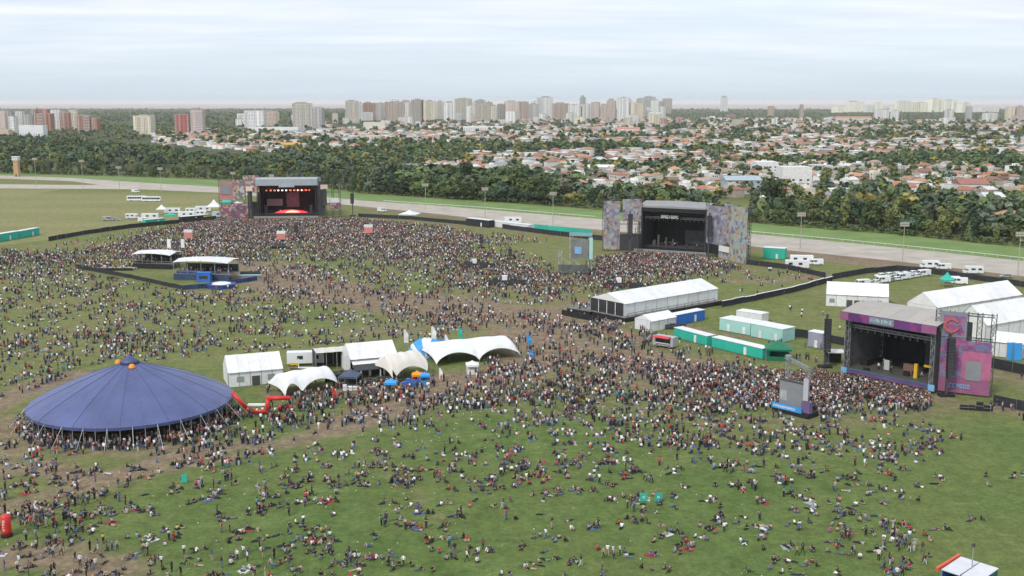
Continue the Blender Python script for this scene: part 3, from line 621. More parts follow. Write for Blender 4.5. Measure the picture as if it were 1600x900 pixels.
# --- towers: left, right, top, base in photo pixels, wall colour, words
TC = {'brick': (0.42, 0.215, 0.155), 'red': (0.46, 0.15, 0.125), 'white': (0.88, 0.88, 0.86), 'cream': (0.80, 0.73, 0.58), 'beige': (0.60, 0.54, 0.46), 'grey': (0.50, 0.49, 0.48), 'pinkish': (0.66, 0.52, 0.47), 'brown': (0.46, 0.35, 0.30), 'dark': (0.32, 0.30, 0.29), 'sunny': (0.95, 0.91, 0.76), 'pale': (0.78, 0.77, 0.76)}  # sunny: a patch of sunlight put into the wall colour of the far blocks
TOWERS = [(-6,13,170,207,'pinkish'),(13,16,172,206,'grey'),(15,25,179,210,'white'),(25,38,172,206,'pale'),(38,50,177,207,'grey'),(50,58,169,203,'brick'),(56,80,176,206,'brick'),(62,76,169,200,'red'),(80,94,168,204,'pale'),(94,109,172,205,'brick'),(109,121,168,204,'cream'),(121,141,178,207,'brick'),(141,155,183,207,'brick'),
 (209,238,178,210,'cream'),(271,295,177,212,'red'),(299,318,167,212,'pinkish'),(382,412,171,204,'white'),(413,433,171,200,'pinkish'),(456,488,158,204,'beige'),(488,506,166,202,'grey'),(539,561,155,192,'beige'),(561,566,158,186,'white'),(566,587,158,187,'brick'),(587,601,159,188,'grey'),(601,632,157,190,'brown'),(632,644,157,186,'pale'),
 (643,662,153,192,'dark'),(660,680,155,192,'cream'),(680,694,156,186,'beige'),(694,711,157,190,'white'),(710,738,152,187,'beige'),(728,742,163,191,'white'),(742,767,160,190,'beige'),(767,777,163,193,'cream'),(777,788,161,188,'dark'),(788,813,156,188,'pinkish'),(790,807,172,192,'white'),(813,826,157,186,'brown'),(826,842,160,187,'grey'),
 (838,864,149,185,'pale'),(863,889,159,186,'brown'),(888,908,162,189,'white'),(906,915,148,178,'grey'),(908,923,161,189,'white'),(923,938,158,188,'pinkish'),(938,950,161,192,'pinkish'),(948,963,153,188,'pinkish'),(964,985,150,190,'pale'),(985,1006,159,190,'cream'),(994,1010,152,182,'grey'),(1006,1024,149,178,'grey'),(1022,1036,157,172,'red'),(1035,1050,153,172,'brown'),
 (1126,1137,149,174,'pale'),(1200,1210,165,182,'brown'),(1249,1256,162,184,'brown'),(1300,1324,166,176,'sunny'),(1322,1350,157,175,'sunny'),(1350,1368,165,175.5,'white'),(1367,1378,159,176,'sunny'),(1368,1389,170,186,'white'),(1391,1400,165,175,'sunny'),(1399,1425,157,175,'sunny'),(1425,1449,159,175,'sunny'),(1448,1472,153,175,'sunny'),(1470,1495,155,175,'sunny'),(1495,1506,161,176,'sunny'),(1505,1515,159,176,'white'),
 (1520,1560,167,175,'white'),(1509,1519,165,189,'grey'),(1478,1490,170,188,'pale'),(1538,1560,175,188,'grey'),(1572,1586,166,190,'cream'),(1586,1602,164,190,'pinkish')]
rs = np.random.RandomState(62)
for k in range(34):                                       # more towers standing behind the row
    bx = rs.uniform(545, 1040); bw = rs.uniform(8, 17); TOWERS.append((bx, bx+bw, rs.uniform(154, 166), rs.uniform(177, 184), ['white', 'pale', 'pinkish', 'beige', 'white', 'cream', 'grey', 'brown'][rs.randint(8)]))
rs = np.random.RandomState(61)
for k in range(64):                                       # lower blocks filling the foot of the tower row and the far town
    bx = rs.uniform(530, 1065) if k < 46 else rs.uniform(350, 530) if k < 54 else rs.uniform(1080, 1600); by = rs.uniform(181, 197) if k < 46 else rs.uniform(186, 200)
    bw = rs.uniform(7, 20); TOWERS.append((bx, bx+bw, by-rs.uniform(7, 17), by, ['white', 'pale', 'white', 'cream', 'pinkish', 'beige', 'brick'][rs.randint(7)]))
rs = np.random.RandomState(8)
M_concrete = mat('roof_concrete', (0.36, 0.35, 0.34), 0.9)
def tower_zone(i, x0, x1):
    for x, s in ((160,'far left cluster'), (330,'left skyline'), (520,'skyline left of the dense row'), (660,'left part of the dense tower row'), (790,'left middle of the dense tower row'), (910,'right middle of the dense tower row'), (1060,'right end of the dense tower row'), (1290,'river horizon right of the dense row'), (1440,'bright block row, left half'), (1700,'bright block row, right half')):
        if x1 < x: return s
recs = []
WM = MB().box(-.5, .5, 0, .5, -.5, .5)
for i, (x0, x1, top, base_, ck) in enumerate(TOWERS):
    A, B = G(x0, base_), G(x1, base_); W = B.x-A.x; c = (A+B)/2; h = HT((x0+x1)/2, base_, top)*0.97; rz = rs.uniform(-.28, .28); D = max(11, min(24, W*rs.uniform(.5, .8)))
    W = max(9.0, (W - D*abs(math.sin(rz))*0.8)/math.cos(rz))
    t = thing('apartment_tower', '', 'tower', (c.x, c.y+D/2, 0), rz, 'apartment towers on the skyline')
    hw, hd = W/2, D/2; b = MB(); st = rs.randint(3); hb = h*rs.uniform(.9, .97)
    b.box(-hw, hw, -hd, hd, -1, hb)
    if st == 1: b.box(-hw*.6, hw*.6, -hd-1.2, -hd, -1, hb*.98)
    wo = b.build('wall', M_wall, t); j = rs.uniform(.88, 1.1); wo.color = tuple(min(.95, v*j) for v in TC[ck]) + (1,)
    pe = MB().box(-hw*rs.uniform(.3, .7), hw*rs.uniform(.2, .6), -hd*.6, hd*.6, hb, h); pe.box(-hw, hw, -hd, -hd+.3, hb, hb+1); pe.box(-hw, hw, hd-.3, hd, hb, hb+1); pe.build('rooftop', M_concrete, t)
    # windows and balconies: too small to pick apart, real geometry joined per tower
    wi = MB(); ba = MB(); fl = max(2, int(hb/3.1)); nc = max(3, int(W/3.4)); yf = -hd-(1.2 if st == 1 else 0)
    colset = [rs.rand() for _ in range(nc)]
    for q in range(nc):
        xc = -hw + W*(q+.5)/nc; yy = yf if (st == 1 and abs(xc) < hw*.58) else -hd
        for f_ in range(fl):
            z = 1.2+f_*hb/fl; 
            if colset[q] < .8 and (ck != 'sunny' or colset[q] < .3): wi.add([(xc-.8, yy-.05, z), (xc+.8, yy-.05, z), (xc+.8, yy-.05, z+1.35), (xc-.8, yy-.05, z+1.35)], [(0, 1, 2, 3)])
            if colset[q] < .38: ba.box(xc-1.45, xc+1.45, yy-1.3, yy-.06, z-.6, z+.35)
        if .38 < colset[q] < .55: ba.box(xc-W/nc*.5, xc-W/nc*.32, yy-.5, yy-.001, 0, hb)
    for sgn in (-1, 1):
        for q in range(max(2, int(D/4.5))):
            yc = -hd+D*(q+.5)/max(2, int(D/4.5))
            for f_ in range(0 if ck == 'sunny' else fl): z = 1.2+f_*hb/fl; wi.add([(sgn*(hw+.05), yc-.8, z), (sgn*(hw+.05), yc+.8, z), (sgn*(hw+.05), yc+.8, z+1.4), (sgn*(hw+.05), yc-.8, z+1.4)], [(0, 1, 2, 3)])
    if wi.v: wi.build('windows', M_glass, t, kind='stuff')
    if ba.v:
        bo = ba.build('balconies', M_wall, t, kind='stuff'); bc = TC['white'] if rs.rand() < .6 else TC['cream']; bo.color = bc + (1,)
    cw = {'sunny': 'sunlit cream coloured', 'pale': 'pale grey', 'dark': 'dark grey', 'red': 'brick red', 'brick': 'brick coloured'}.get(ck, ck)
    recs.append((t, '%s %s, %s' % (cw, 'apartment tower' if h > 32 else 'apartment block', tower_zone(i, x0, x1)), x0, top))
settle_labels(recs)
# --- large low buildings of the suburb: left, right, top, base, depth, wall, roof
def low_building(name, label, x0, x1, top, base_, D, wc, rc, shape='gable', cat='building'):
    A, B = G(x0, base_), G(x1, base_); W = B.x-A.x; h = HT((x0+x1)/2, base_, top); t = thing(name, label, cat, ((A.x+B.x)/2, A.y, 0), 0.0); hw = W/2
    ev = h*.72 if shape == 'gable' else h
    wo = MB().box(-hw, hw, 0, D, -.3, ev).build('wall', M_wall, t); wo.color = wc + (1,); r = MB()
    if shape == 'gable': r.add([(-hw-.5,-.6,ev-.1),(hw+.5,-.6,ev-.1),(hw+.5,D+.6,ev-.1),(-hw-.5,D+.6,ev-.1),(-hw-.5,D/2,h),(hw+.5,D/2,h)], [(0,1,5,4),(2,3,4,5),(0,4,3),(1,2,5),(0,3,2,1)])
    else:
        r.box(-hw, hw, 0, D, ev+.003, ev+.35)
    ro = r.build('roof', M_tile, t); ro.color = rc + (1,); n = max(3, int(W/5)); ww = MB().box(-1.0, 1.0, -.06, .1, 0, 1.3).data('window', M_glass)
    for k in range(n):
        for z in ([1.4] if ev < 6 else [1.4, 4.6]): o_ = obj('window', ww, t); o_.location = (-hw+W*(k+.5)/n, 0, z)
    return t
low_building('warehouse', 'long shed with pale blue grey roof among trees right of the middle stage', 1135, 1190, 276, 296, 24, (0.42, 0.47, 0.50), (0.40, 0.47, 0.50))
low_building('school', 'big white building with stepped front and red stripe above the right trees', 1222, 1268, 262, 292, 22, (0.80, 0.78, 0.75), (0.70, 0.68, 0.66), 'flat')
low_building('hall', 'white low hall behind the big white building', 1182, 1216, 254, 270, 26, (0.80, 0.80, 0.80), (0.72, 0.74, 0.76), 'flat')
low_building('hall', 'long white roofed hall left above the middle stage', 920, 960, 258, 270, 20, (0.62, 0.60, 0.58), (0.78, 0.78, 0.76))
low_building('marquee_hall', 'bright orange roofed hall at the edge of the left wood', 436, 467, 223, 234, 25, (0.62, 0.42, 0.22), (0.66, 0.33, 0.05))
low_building('villa', 'large villa with steep dark red roof near the right edge', 1500, 1545, 280, 306, 16, (0.74, 0.70, 0.64), (0.36, 0.15, 0.12))
low_building('villa', 'white villa below the steep dark red roof at the right', 1540, 1570, 302, 322, 14, (0.80, 0.80, 0.80), (0.70, 0.70, 0.72))
low_building('villa', 'white walled villa with long red roof in front of the olive tree', 1380, 1432, 287, 303, 14, (0.80, 0.78, 0.74), (0.46, 0.17, 0.10))
low_building('school', 'long white block below the white stepped towers', 395, 466, 199, 208, 30, (0.80, 0.80, 0.80), (0.74, 0.74, 0.74), 'flat')
low_building('school', 'cream institution with arcades left of the dense tower row', 568, 602, 191, 206, 30, (0.74, 0.70, 0.60), (0.55, 0.40, 0.33), 'flat')
low_building('supermarket', 'long flat white building below the middle of the tower row', 724, 786, 198, 205, 40, (0.80, 0.80, 0.80), (0.76, 0.76, 0.76), 'flat')
low_building('school', 'white low block right below the tower row', 962, 1000, 199, 208, 26, (0.80, 0.79, 0.77), (0.52, 0.22, 0.16), 'gable')
low_building('apartment_block', 'low white stepped block in front of the far left towers', 30, 68, 196, 214, 20, (0.82, 0.82, 0.82), (0.70, 0.70, 0.70), 'flat')
low_building('apartment_block', 'small beige block in front of the far left towers', -8, 14, 203, 216, 18, (0.62, 0.50, 0.38), (0.55, 0.50, 0.45), 'flat')
low_building('school', 'orange red roofed long building left of the bright block row', 1306, 1362, 182, 190, 30, (0.72, 0.66, 0.58), (0.56, 0.25, 0.16), 'gable')
# ================================================================== THE FESTIVAL
M_white = mat('white_canvas', (0.76, 0.76, 0.75), 0.55, 0.09, 0.5, bump=0.5); M_whitew = mat('white_wall_sheet', (0.74, 0.75, 0.75), 0.5, 0.12, 0.8, bump=0.3); M_beige = mat('beige_canvas', (0.66, 0.62, 0.56), 0.7, 0.06, 0.5)
M_black = mat('black_cloth', (0.018, 0.018, 0.022), 0.85, 0.25, 1.0); M_char = mat('charcoal_cloth', (0.05, 0.05, 0.056), 0.85, 0.25, 0.8); M_fence = mat('dark_scrim', (0.030, 0.032, 0.040), 0.8, 0.35, 0.5)
M_alu = mat('aluminium_truss', (0.46, 0.47, 0.48), 0.4, 0.1, 1.0, metal=0.6); M_steel = mat('dark_steel', (0.10, 0.10, 0.105), 0.5, 0.15, 1.0, metal=0.3)
M_teal = mat('teal_sheet', (0.035, 0.44, 0.34), 0.5, 0.12, 0.5); M_mint = mat('mint_sheet', (0.36, 0.62, 0.58), 0.5, 0.08, 0.5); M_blue = mat('blue_sheet', (0.03, 0.16, 0.55), 0.5, 0.1, 0.5); M_sky = mat('bright_blue_sheet', (0.05, 0.32, 0.72), 0.5, 0.1, 0.5)
M_navy = mat('big_top_canvas', (0.086, 0.106, 0.245), 0.42, 0.2, 0.16, spec=0.6, bump=0.5); M_navyd = mat('big_top_seam', (0.072, 0.090, 0.205), 0.5, 0.1, 0.5); M_red = mat('red_vinyl', (0.62, 0.035, 0.03), 0.45, 0.08, 0.8); M_orange = mat('orange_vinyl', (0.78, 0.30, 0.02), 0.5, 0.1, 1.0); M_yellow = mat('yellow_paint', (0.72, 0.45, 0.03), 0.5, 0.1, 1.0)
M_green = mat('dark_green_canvas', (0.015, 0.16, 0.085), 0.6, 0.1, 0.5); M_grass_deck = mat('grey_deck', (0.22, 0.21, 0.20), 0.8, 0.2, 0.6); M_wood = mat('plywood_deck', (0.36, 0.29, 0.21), 0.8, 0.2, 0.6)
M_pink = mat('pink_vinyl', (0.29, 0.105, 0.205), 0.55, 0.12, 0.4); M_purple = mat('purple_vinyl', (0.26, 0.06, 0.30), 0.55, 0.15, 0.4); M_roofd = mat('dark_roof_skin', (0.27, 0.265, 0.26), 0.55, 0.08, 0.3); M_roofg = mat('stage_roof_skin', (0.40, 0.365, 0.325), 0.55, 0.08, 0.3); M_silver = mat('silver_roof_skin', (0.42, 0.47, 0.51), 0.4, 0.1, 0.3, metal=0.2)
M_screen = mat('led_screen_grey', (0.26, 0.27, 0.29), 0.35, 0.12, 0.4); M_tyre = mat('tyre_rubber', (0.02, 0.02, 0.02), 0.8, 0.1); M_carwhite = mat('white_car_paint', (0.78, 0.79, 0.80), 0.25, 0.04, spec=0.6); M_rail = mat('white_rail', (0.75, 0.75, 0.72), 0.5, 0.06)
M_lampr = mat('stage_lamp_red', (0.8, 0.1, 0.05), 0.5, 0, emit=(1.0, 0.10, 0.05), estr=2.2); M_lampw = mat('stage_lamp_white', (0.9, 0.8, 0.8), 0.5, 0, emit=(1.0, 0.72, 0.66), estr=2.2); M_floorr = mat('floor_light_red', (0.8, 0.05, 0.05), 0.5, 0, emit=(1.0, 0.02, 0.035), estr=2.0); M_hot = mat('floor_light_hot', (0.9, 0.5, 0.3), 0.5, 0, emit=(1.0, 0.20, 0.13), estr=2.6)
M_lblue = mat('pale_blue_print', (0.20, 0.42, 0.66), 0.5, 0.1, 0.5); M_peach = mat('peach_print', (0.74, 0.56, 0.46), 0.5, 0.05); M_pinkbox = mat('salmon_print', (0.66, 0.24, 0.22), 0.5, 0.1, 1.0)
A_wing1 = artmat('wing_print_warm', [srgb(183,154,148), srgb(134,91,103), srgb(187,159,128), srgb(120,120,123), srgb(156,118,125), srgb(188,185,185), srgb(107,132,120)], 0.8)
A_wing1b = artmat('wing_print_purple', [srgb(124,75,100), srgb(118,100,131), srgb(173,154,111), srgb(141,85,103), srgb(91,85,103), srgb(178,147,153)], 0.8, seed=4)
A_wing2 = artmat('wing_print_mixed', [srgb(126,128,148), srgb(153,142,128), srgb(148,158,175), srgb(113,101,113), srgb(152,125,120), srgb(144,142,151), srgb(167,162,142)], 0.85, seed=9)
A_wing2b = artmat('wing_print_lilac', [srgb(127,122,142), srgb(107,104,121), srgb(143,139,151), srgb(120,127,150), srgb(148,144,138), srgb(164,162,169)], 0.7, seed=2)
A_wing2c = artmat('wing_print_yellow', [srgb(164,157,125), srgb(141,154,166), srgb(154,162,154), srgb(116,110,120), srgb(167,142,113), srgb(149,168,168)], 0.8, seed=6)
A_wing3 = artmat('wing_print_pink', [srgb(150,80,125), srgb(115,90,135), srgb(165,95,130), srgb(105,112,145), srgb(130,70,115), srgb(125,120,150)], 1.2, seed=3)
A_fascia3 = artmat('fascia_print', [srgb(92,48,104), srgb(108,54,110), srgb(88,52,108), srgb(130,60,115), srgb(100,60,120)], 0.5, seed=5)
def lettering(n, W, h, rs, x0=0.0, z0=0.0, y=0.0, t=0.08):
    """row of block letters too small to read"""
    b = MB(); cw = W/n
    for k in range(n):
        x = x0+cw*k; s = h*0.2; k_ = rs.randint(5)
        b.box(x, x+cw*.2, y-t, y, z0, z0+h)
        if k_ != 1: b.box(x+cw*.2, x+cw*.75, y-t, y, z0+h-s, z0+h)
        if k_ in (0, 2, 3): b.box(x+cw*.2, x+cw*.75, y-t, y, z0, z0+s)
        if k_ in (1, 2, 4): b.box(x+cw*.2, x+cw*.65, y-t, y, z0+h*.42, z0+h*.58)
        if k_ in (0, 4): b.box(x+cw*.55, x+cw*.75, y-t, y, z0+s, z0+h-s)
    return b
RL = np.random.RandomState(4)
# ------------------------------------------------------------------ race course furniture: rail and lamp masts
def rail(label, pts, z=1.1):
    P = [G(*p) for p in pts]; t = thing('running_rail', label, 'rail', P[0]); b = MB(); po = MB()
    for p, q in zip(P[:-1], P[1:]):
        b.tube(p-P[0]+Vector((0,0,z)), q-P[0]+Vector((0,0,z)), 0.11, n=6); n = max(2, int((q-p).length/5))
        for k in range(n): r = p.lerp(q, k/n)-P[0]; po.tube(r, r+Vector((0,0,z)), 0.05, n=5)
    b.build('top_rail', M_rail, t); po.build('posts', M_rail, t, kind='stuff')
rail('white running rail along the far side of the sand track', [(1165,364),(1300,376),(1400,386),(1500,396),(1620,409)]); rail('white running rail beside the track left of the middle stage', [(600,316),(760,327),(930,341)])
LAMPS = [(57,292,246,'leftmost of the tall lamp masts'),(130,294,249,'second lamp mast from the left'),(187,297,259,'lamp mast above the pale coaches'),(252,300,261,'lamp mast right of the pale coaches'),(365,303,268,'lamp mast left of the red lit stage'),(425,300,272,'short mast top behind the red lit stage roof'),
         (665,327,286,'first lamp mast right of the red lit stage'),(758,340,292,'middle lamp mast before the big tree clump'),(864,352,299,'lamp mast left of the middle stage'),(1250,392,331,'lamp mast above the brown yard'),(1410,411,346,'lamp mast above the parked white cars'),(1590,431,361,'rightmost lamp mast at the photo edge')]
lm0 = None
M_pole = mat('concrete_pole', (0.40, 0.375, 0.33), 0.7, 0.1); M_lampbox = mat('lamp_panel', (0.50, 0.45, 0.38), 0.5, 0.08)
pole_me = MB().tube((0,0,0), (0,0,1), 0.20, 0.13, 8).data('pole', M_pole); fr_me = MB().box(-2.3, 2.3, -.12, .12, -1.15, -1.0).box(-2.3, 2.3, -.12, .12, 1.0, 1.15).box(-2.3, 2.3, -.12, .12, -.08, .08).box(-2.3, -2.15, -.12, .12, -1, 1).box(2.15, 2.3, -.12, .12, -1, 1).data('lamp_frame', M_pole)
hd_me = MB().box(-.34, .34, -.3, .15, -.36, .36).data('floodlight', M_lampbox)
for x, y, tp, lab in LAMPS:
    h = HT(x, y, tp); t = thing('lamp_mast', 'pale ' + lab + ', standing beside the race track', 'lamp mast', G(x, y), 0, 'floodlight masts along the race track')
    p = obj('pole', pole_me, t); p.scale = (1, 1, h-1.2); f = obj('lamp_frame', fr_me, t); f.location = (0, 0, h-1.2); f.scale = (.82, 1, .8)
    for i_ in range(5):
        for j_ in (-.52, .55): l = obj('floodlight', hd_me, f); l.location = (-1.72+i_*.86, -.05, j_)
b = thing('signal_tower', 'small orange judge tower with pale cap at the far left tree line', 'tower', G(27, 276)); hh = HT(27, 276, 245)
MB().box(-2.0, 2.0, -2, 2, 0, hh*.82).build('shaft', mat('ochre_wall', (0.46, 0.30, 0.16), 0.8), b); MB().box(-2.6, 2.6, -2.6, 2.6, hh*.82, hh).build('cabin', M_beige, b); MB().box(-.6, .6, -2.1, -1.9, 0, 2.2).build('door', M_door, b); MB().box(-3, 3, -3, 3, hh, hh+.4).build('roof', M_white, b)
# ------------------------------------------------------------------ fences
def fence(name, label, pts, h=2.4, m=None, cap=None, seg=6.0, lean=0.0):
    P = [G(*p) for p in pts]; t = thing(name, label, 'fence', P[0]); meshes = {}
    panel = MB().box(0, 1, -.04, .04, 0.05, h).data('panel', m or M_fence); post = MB().box(-.06, .06, -.09, .09, 0, h+.1).data('post', M_steel); capm = MB().box(0, 1, -.30, .30, h+.003, h+.10).data('cap', cap) if cap else None
    for p, q in zip(P[:-1], P[1:]):
        d = q-p; n = max(1, round(d.length/seg)); L_ = d.length/n; a = math.atan2(d.y, d.x)
        for k in range(n):
            r = p.lerp(q, k/n)-P[0]; o_ = obj('panel', panel, t); o_.location = r; o_.rotation_euler = (0, 0, a+RL.uniform(-.02, .02)); o_.scale = (L_*.985, 1, RL.uniform(.95, 1.05))
            if k % 2 == 0: s_ = obj('post', post, t); s_.location = r+Vector((0, .12, 0)); s_.rotation_euler = (0, 0, a)
            if cap: c_ = obj('cap', capm, o_)
fence('scrim_fence', 'dark scrim fence closing the lawn left of the red lit stage', [(76,377),(130,367),(200,357),(270,350),(338,343)], 2.1)
fence('scrim_fence', 'thin dark fence right of the red lit stage along the track', [(560,339),(640,343),(735,352)], 2.0)
fence('scrim_fence', 'dark fence with mixed banners left of the middle stage', [(785,357),(860,367),(942,376)], 2.3)
fence('teal_banner_fence', 'teal banner line on the dark fence left of the middle stage', [(828,357),(870,361),(925,367)], 2.4, M_teal)
fence('scrim_fence', 'dark scrim fence right of the middle stage wing', [(1166,413),(1230,421),(1290,434)], 2.0)
fence('scrim_fence', 'dark fence round the yard behind the white parked cars', [(1300,437),(1350,428),(1400,423),(1450,427),(1520,437),(1620,452)], 2.1)
fence('scrim_fence', 'dark fence with pale top running down from the yard to the long white marquee', [(1128,480),(1180,470),(1240,457),(1300,440)], 2.0, None, M_whitew)
fence('scrim_fence', 'dark fence behind the big screen left of the pink stage', [(1222,524),(1270,530),(1322,541)], 2.3)
fence('scrim_fence', 'dark fence behind the pink stage at the right edge', [(1545,574),(1620,590)], 2.6); fence('scrim_fence', 'dark fence in front of the pink wing at the right edge', [(1552,632),(1625,648)], 2.2)
fence('crowd_barrier', 'low dark barrier round the left hospitality platforms', [(118,419),(200,434),(286,453)], 1.5, None, None, 4.0); fence('crowd_barrier', 'blue and black barrier in front of the hospitality bar', [(286,453),(330,450),(402,438)], 1.6, mat('blue_black_print', (0.025, 0.06, 0.16), 0.6, 0.5, 0.3), None, 4.0)
fence('crowd_barrier', 'dark hoarding along the ramp left of the long white marquee', [(878,492),(905,498),(945,505)], 1.7, M_black, None, 4.0)
# ------------------------------------------------------------------ marquees and canopies
win_me = MB().box(-.8, .8, -.03, .03, 0, 1.3).data('window', mat('clear_pvc', (0.28, 0.31, 0.33), 0.2, 0.1, spec=0.5)); door_me = MB().box(-.9, .9, -.04, .04, 0, 2.3).data('door', M_steel)
def marquee(name, label, a, b_, depth, eave, ridge, axis='x', bays=6, walls='flbr', roof=None, wallm=None, z0=0.0, wins=(), doors=(), group=None, cat='marquee'):
    o_, rz, W = FR(a, b_); t = thing(name, label, cat, (o_.x, o_.y, z0), rz, group); block_rect(o_, rz, -.5, W+.5, -.5, depth+.5); roof = roof or M_white; wallm = wallm or M_whitew
    Ln, Sp = (W, depth) if axis == 'x' else (depth, W); e = .35
    T = (lambda l, s, z: (l, s, z)) if axis == 'x' else (lambda l, s, z: (s, l, z))
    fl = (lambda q: q) if axis == 'x' else (lambda q: q[::-1])
    for k in range(bays):
        l0, l1 = Ln*k/bays+.015, Ln*(k+1)/bays-.015; m_ = (l0+l1)/2; sg = .12
        for s0, s1 in ((-e, Sp/2), (Sp+e, Sp/2)):
            zb = eave-.12; q = [T(l0, s0, zb), T(m_, s0, zb-.04), T(l1, s0, zb), T(l1, s1, ridge), T(m_, s1, ridge-sg), T(l0, s1, ridge)]
            mid = (s0+s1)/2; zm = (zb+ridge)/2
            bb = MB(); vs = [T(l0,s0,zb),T(m_,s0,zb-.05),T(l1,s0,zb),T(l0,mid,zm),T(m_,mid,zm-sg),T(l1,mid,zm),T(l0,s1,ridge),T(m_,s1,ridge-.05),T(l1,s1,ridge)]
            f = [(0,1,4,3),(1,2,5,4),(3,4,7,6),(4,5,8,7)]; bb.add(vs, f); bb.add([(x, y, z-.05) for x, y, z in vs], [g[::-1] for g in f]); bb.build('roof_panel', roof, t)
        for side, s in (('f', 0), ('b', Sp)):
            code = side if axis == 'x' else {'f': 'l', 'b': 'r'}[side]
            if code in walls: p = MB(); p.bar(T(l0, s, eave/2), T(l1, s, eave/2), .05, eave-.15); p.build('wall_panel', wallm, t)
    for side, l in (('l', .05), ('r', Ln-.05)):
        code = side if axis == 'x' else {'l': 'f', 'r': 'b'}[side]
        g = MB(); g.slab([T(l, 0, eave), T(l, Sp, eave), T(l, Sp/2, ridge-.12)], .05); g.build('gable', roof, t)
        if code in walls:
            n = max(1, int(Sp/3.5))
            for k in range(n): p = MB(); p.bar(T(l, Sp*k/n+.02, eave/2), T(l, Sp*(k+1)/n-.02, eave/2), .05, eave-.12); p.build('wall_panel', wallm, t)
    for k in range(bays+1):
        for s in (.0, Sp): p = MB().bar(T(Ln*k/bays, s, 0), T(Ln*k/bays, s, eave-.1), .14); p.build('post', M_alu, t)
    for x, z in wins: w_ = obj('window', win_me, t); w_.location = (x*W, -.06, z)
    for x in doors: w_ = obj('door', door_me, t); w_.location = (x*W, -.08, 0)
    return t, W
marquee('frame_tent', 'white frame tent with gabled roof right of the blue big top', (357,606), (443,598), 9.0, 3.6, 6.6, 'x', 5, wins=((.22, 1.1), (.78, 1.1)), doors=(.5,))
marquee('frame_tent', 'long white tent with dark open front in the middle tent row', (548,588), (622,581), 9.5, 4.2, 7.0, 'x', 5, 'lbr', doors=())
marquee('frame_tent', 'white framed stall with dark drapes left of the middle white tent', (494,579), (543,575), 5.0, 4.5, 4.9, 'x', 3, 'lbr', roof=M_beige, wallm=M_char)
marquee('hospitality_marquee', 'long white marquee on a black deck below the middle stage', (922,492), (974,503), 43.0, 3.9, 6.2, 'y', 9, 'lbr', z0=1.6)
marquee('catering_marquee', 'white marquee with dark doorways behind the parked cars fence', (1290,478), (1388,483), 13, 4.0, 7.0, 'x', 6, wins=((.1, 1.2), (.85, 1.2)), doors=(.38, .5, .62))
marquee('long_marquee', 'long white marquee behind the pink stage, left of the two', (1416,494), (1462,503), 42, 4.4, 8.2, 'y', 8)
marquee('wide_marquee', 'largest white marquee behind the pink stage at the right edge', (1490,530), (1538,540), 46, 5.6, 10.2, 'y', 9, wins=())
marquee('frame_tent', 'small white tent with blue end at the right edge', (1548,556), (1598,562), 9, 4.0, 5.8, 'x', 4)
marquee('frame_tent', 'short white tent beside the blue container behind the food truck', (1016,519), (1056,511), 6.0, 3.2, 4.6, 'x', 3)
for k, (x, y) in enumerate(((1578,556),(1590,557))):
    t = thing('blue_banner', 'bright blue upright banner on the small right tent' + (', nearer the tent middle' if k == 0 else ', at the photo edge'), 'banner', G(x, y+7)); MB().box(-.9, .9, -.05, .05, .1, 4.6).build('cloth', M_sky, t); MB().tube((-.95, 0, 0), (-.95, 0, 4.8), .05).build('pole', M_alu, t)
t = bpy.data.objects['hospitality_marquee']; W = FR((922,492), (974,503))[2]
for k in range(4): MB().box(W*k/4+.1, W*(k+1)/4-.1, .12, .18, 0, 3.7).build('dark_opening_panel', mat('opening_shade', (0.045, 0.045, 0.05), 0.25, 0.2, 0.6, spec=0.5), t)  # dark sheets stand in for the shade inside the open tent end
for k in range(5): MB().box(W*k/4-.1, W*k/4+.1, .05, .25, 0, 3.75).build('white_post', M_white, t)
# decks under and beside the long marquee
o_, rz, W = FR((922,492), (974,503)); t = thing('marquee_deck', 'black skirted deck under the long white marquee', 'deck', o_, rz); MB().box(-.6, W+1.2, -.6, 44, 1.35, 1.55).build('floor', M_grass_deck, t); MB().box(-.5, W+1.1, -.5, -.35, 0, 1.34).build('skirt', M_black, t); MB().box(W+1.0, W+1.15, -.3, 43.8, 0, 1.34).build('skirt', M_black, t); MB().box(-.5, -.35, -.3, 43.8, 0, 1.34).build('skirt', M_black, t)
for k in range(12): MB().box(W+1.02+.12, W+1.25, .5+k*3.6, .6+k*3.6, 1.36, 2.5).build('railing_post', M_steel, t)
MB().box(W+1.14, W+1.24, .5, 40, 2.5, 2.6).build('handrail', M_steel, t)
o_, rz, W = FR((886,488), (922,494)); t = thing('viewing_deck', 'open dark deck at the left end of the long white marquee', 'deck', o_, rz); MB().box(0, W, 0, 11, 1.2, 1.4).build('floor', M_grass_deck, t); MB().box(0, W, -.12, -.003, 0, 1.39).build('skirt', M_black, t); MB().box(0, W, -.1, .02, 2.4, 2.5).build('handrail', M_alu, t)
for k in range(6): MB().box(W*k/5-.04, W*k/5+.04, -.08, .003, 1.41, 2.4).build('railing_post', M_alu, t)
block_rect(o_, rz, 0, W, 0, 11)
o_ = G(944,512); t = thing('entrance_stairs', 'dark stairs leading up to the long white marquee', 'stairs', o_, math.radians(-52))
for k in range(7): MB().box(-2, 2, k*.42, (k+1)*.42, 0, .2*(k+1)).build('step', M_grass_deck, t)
for s in (-2.1, 2.1): MB().bar((s, 0, 1.0), (s, 2.9, 2.4), .08).bar((s, .1, 0), (s, .1, 1.0), .08).bar((s, 2.9, 0), (s, 2.9, 2.4), .08).build('handrail', M_alu, t)
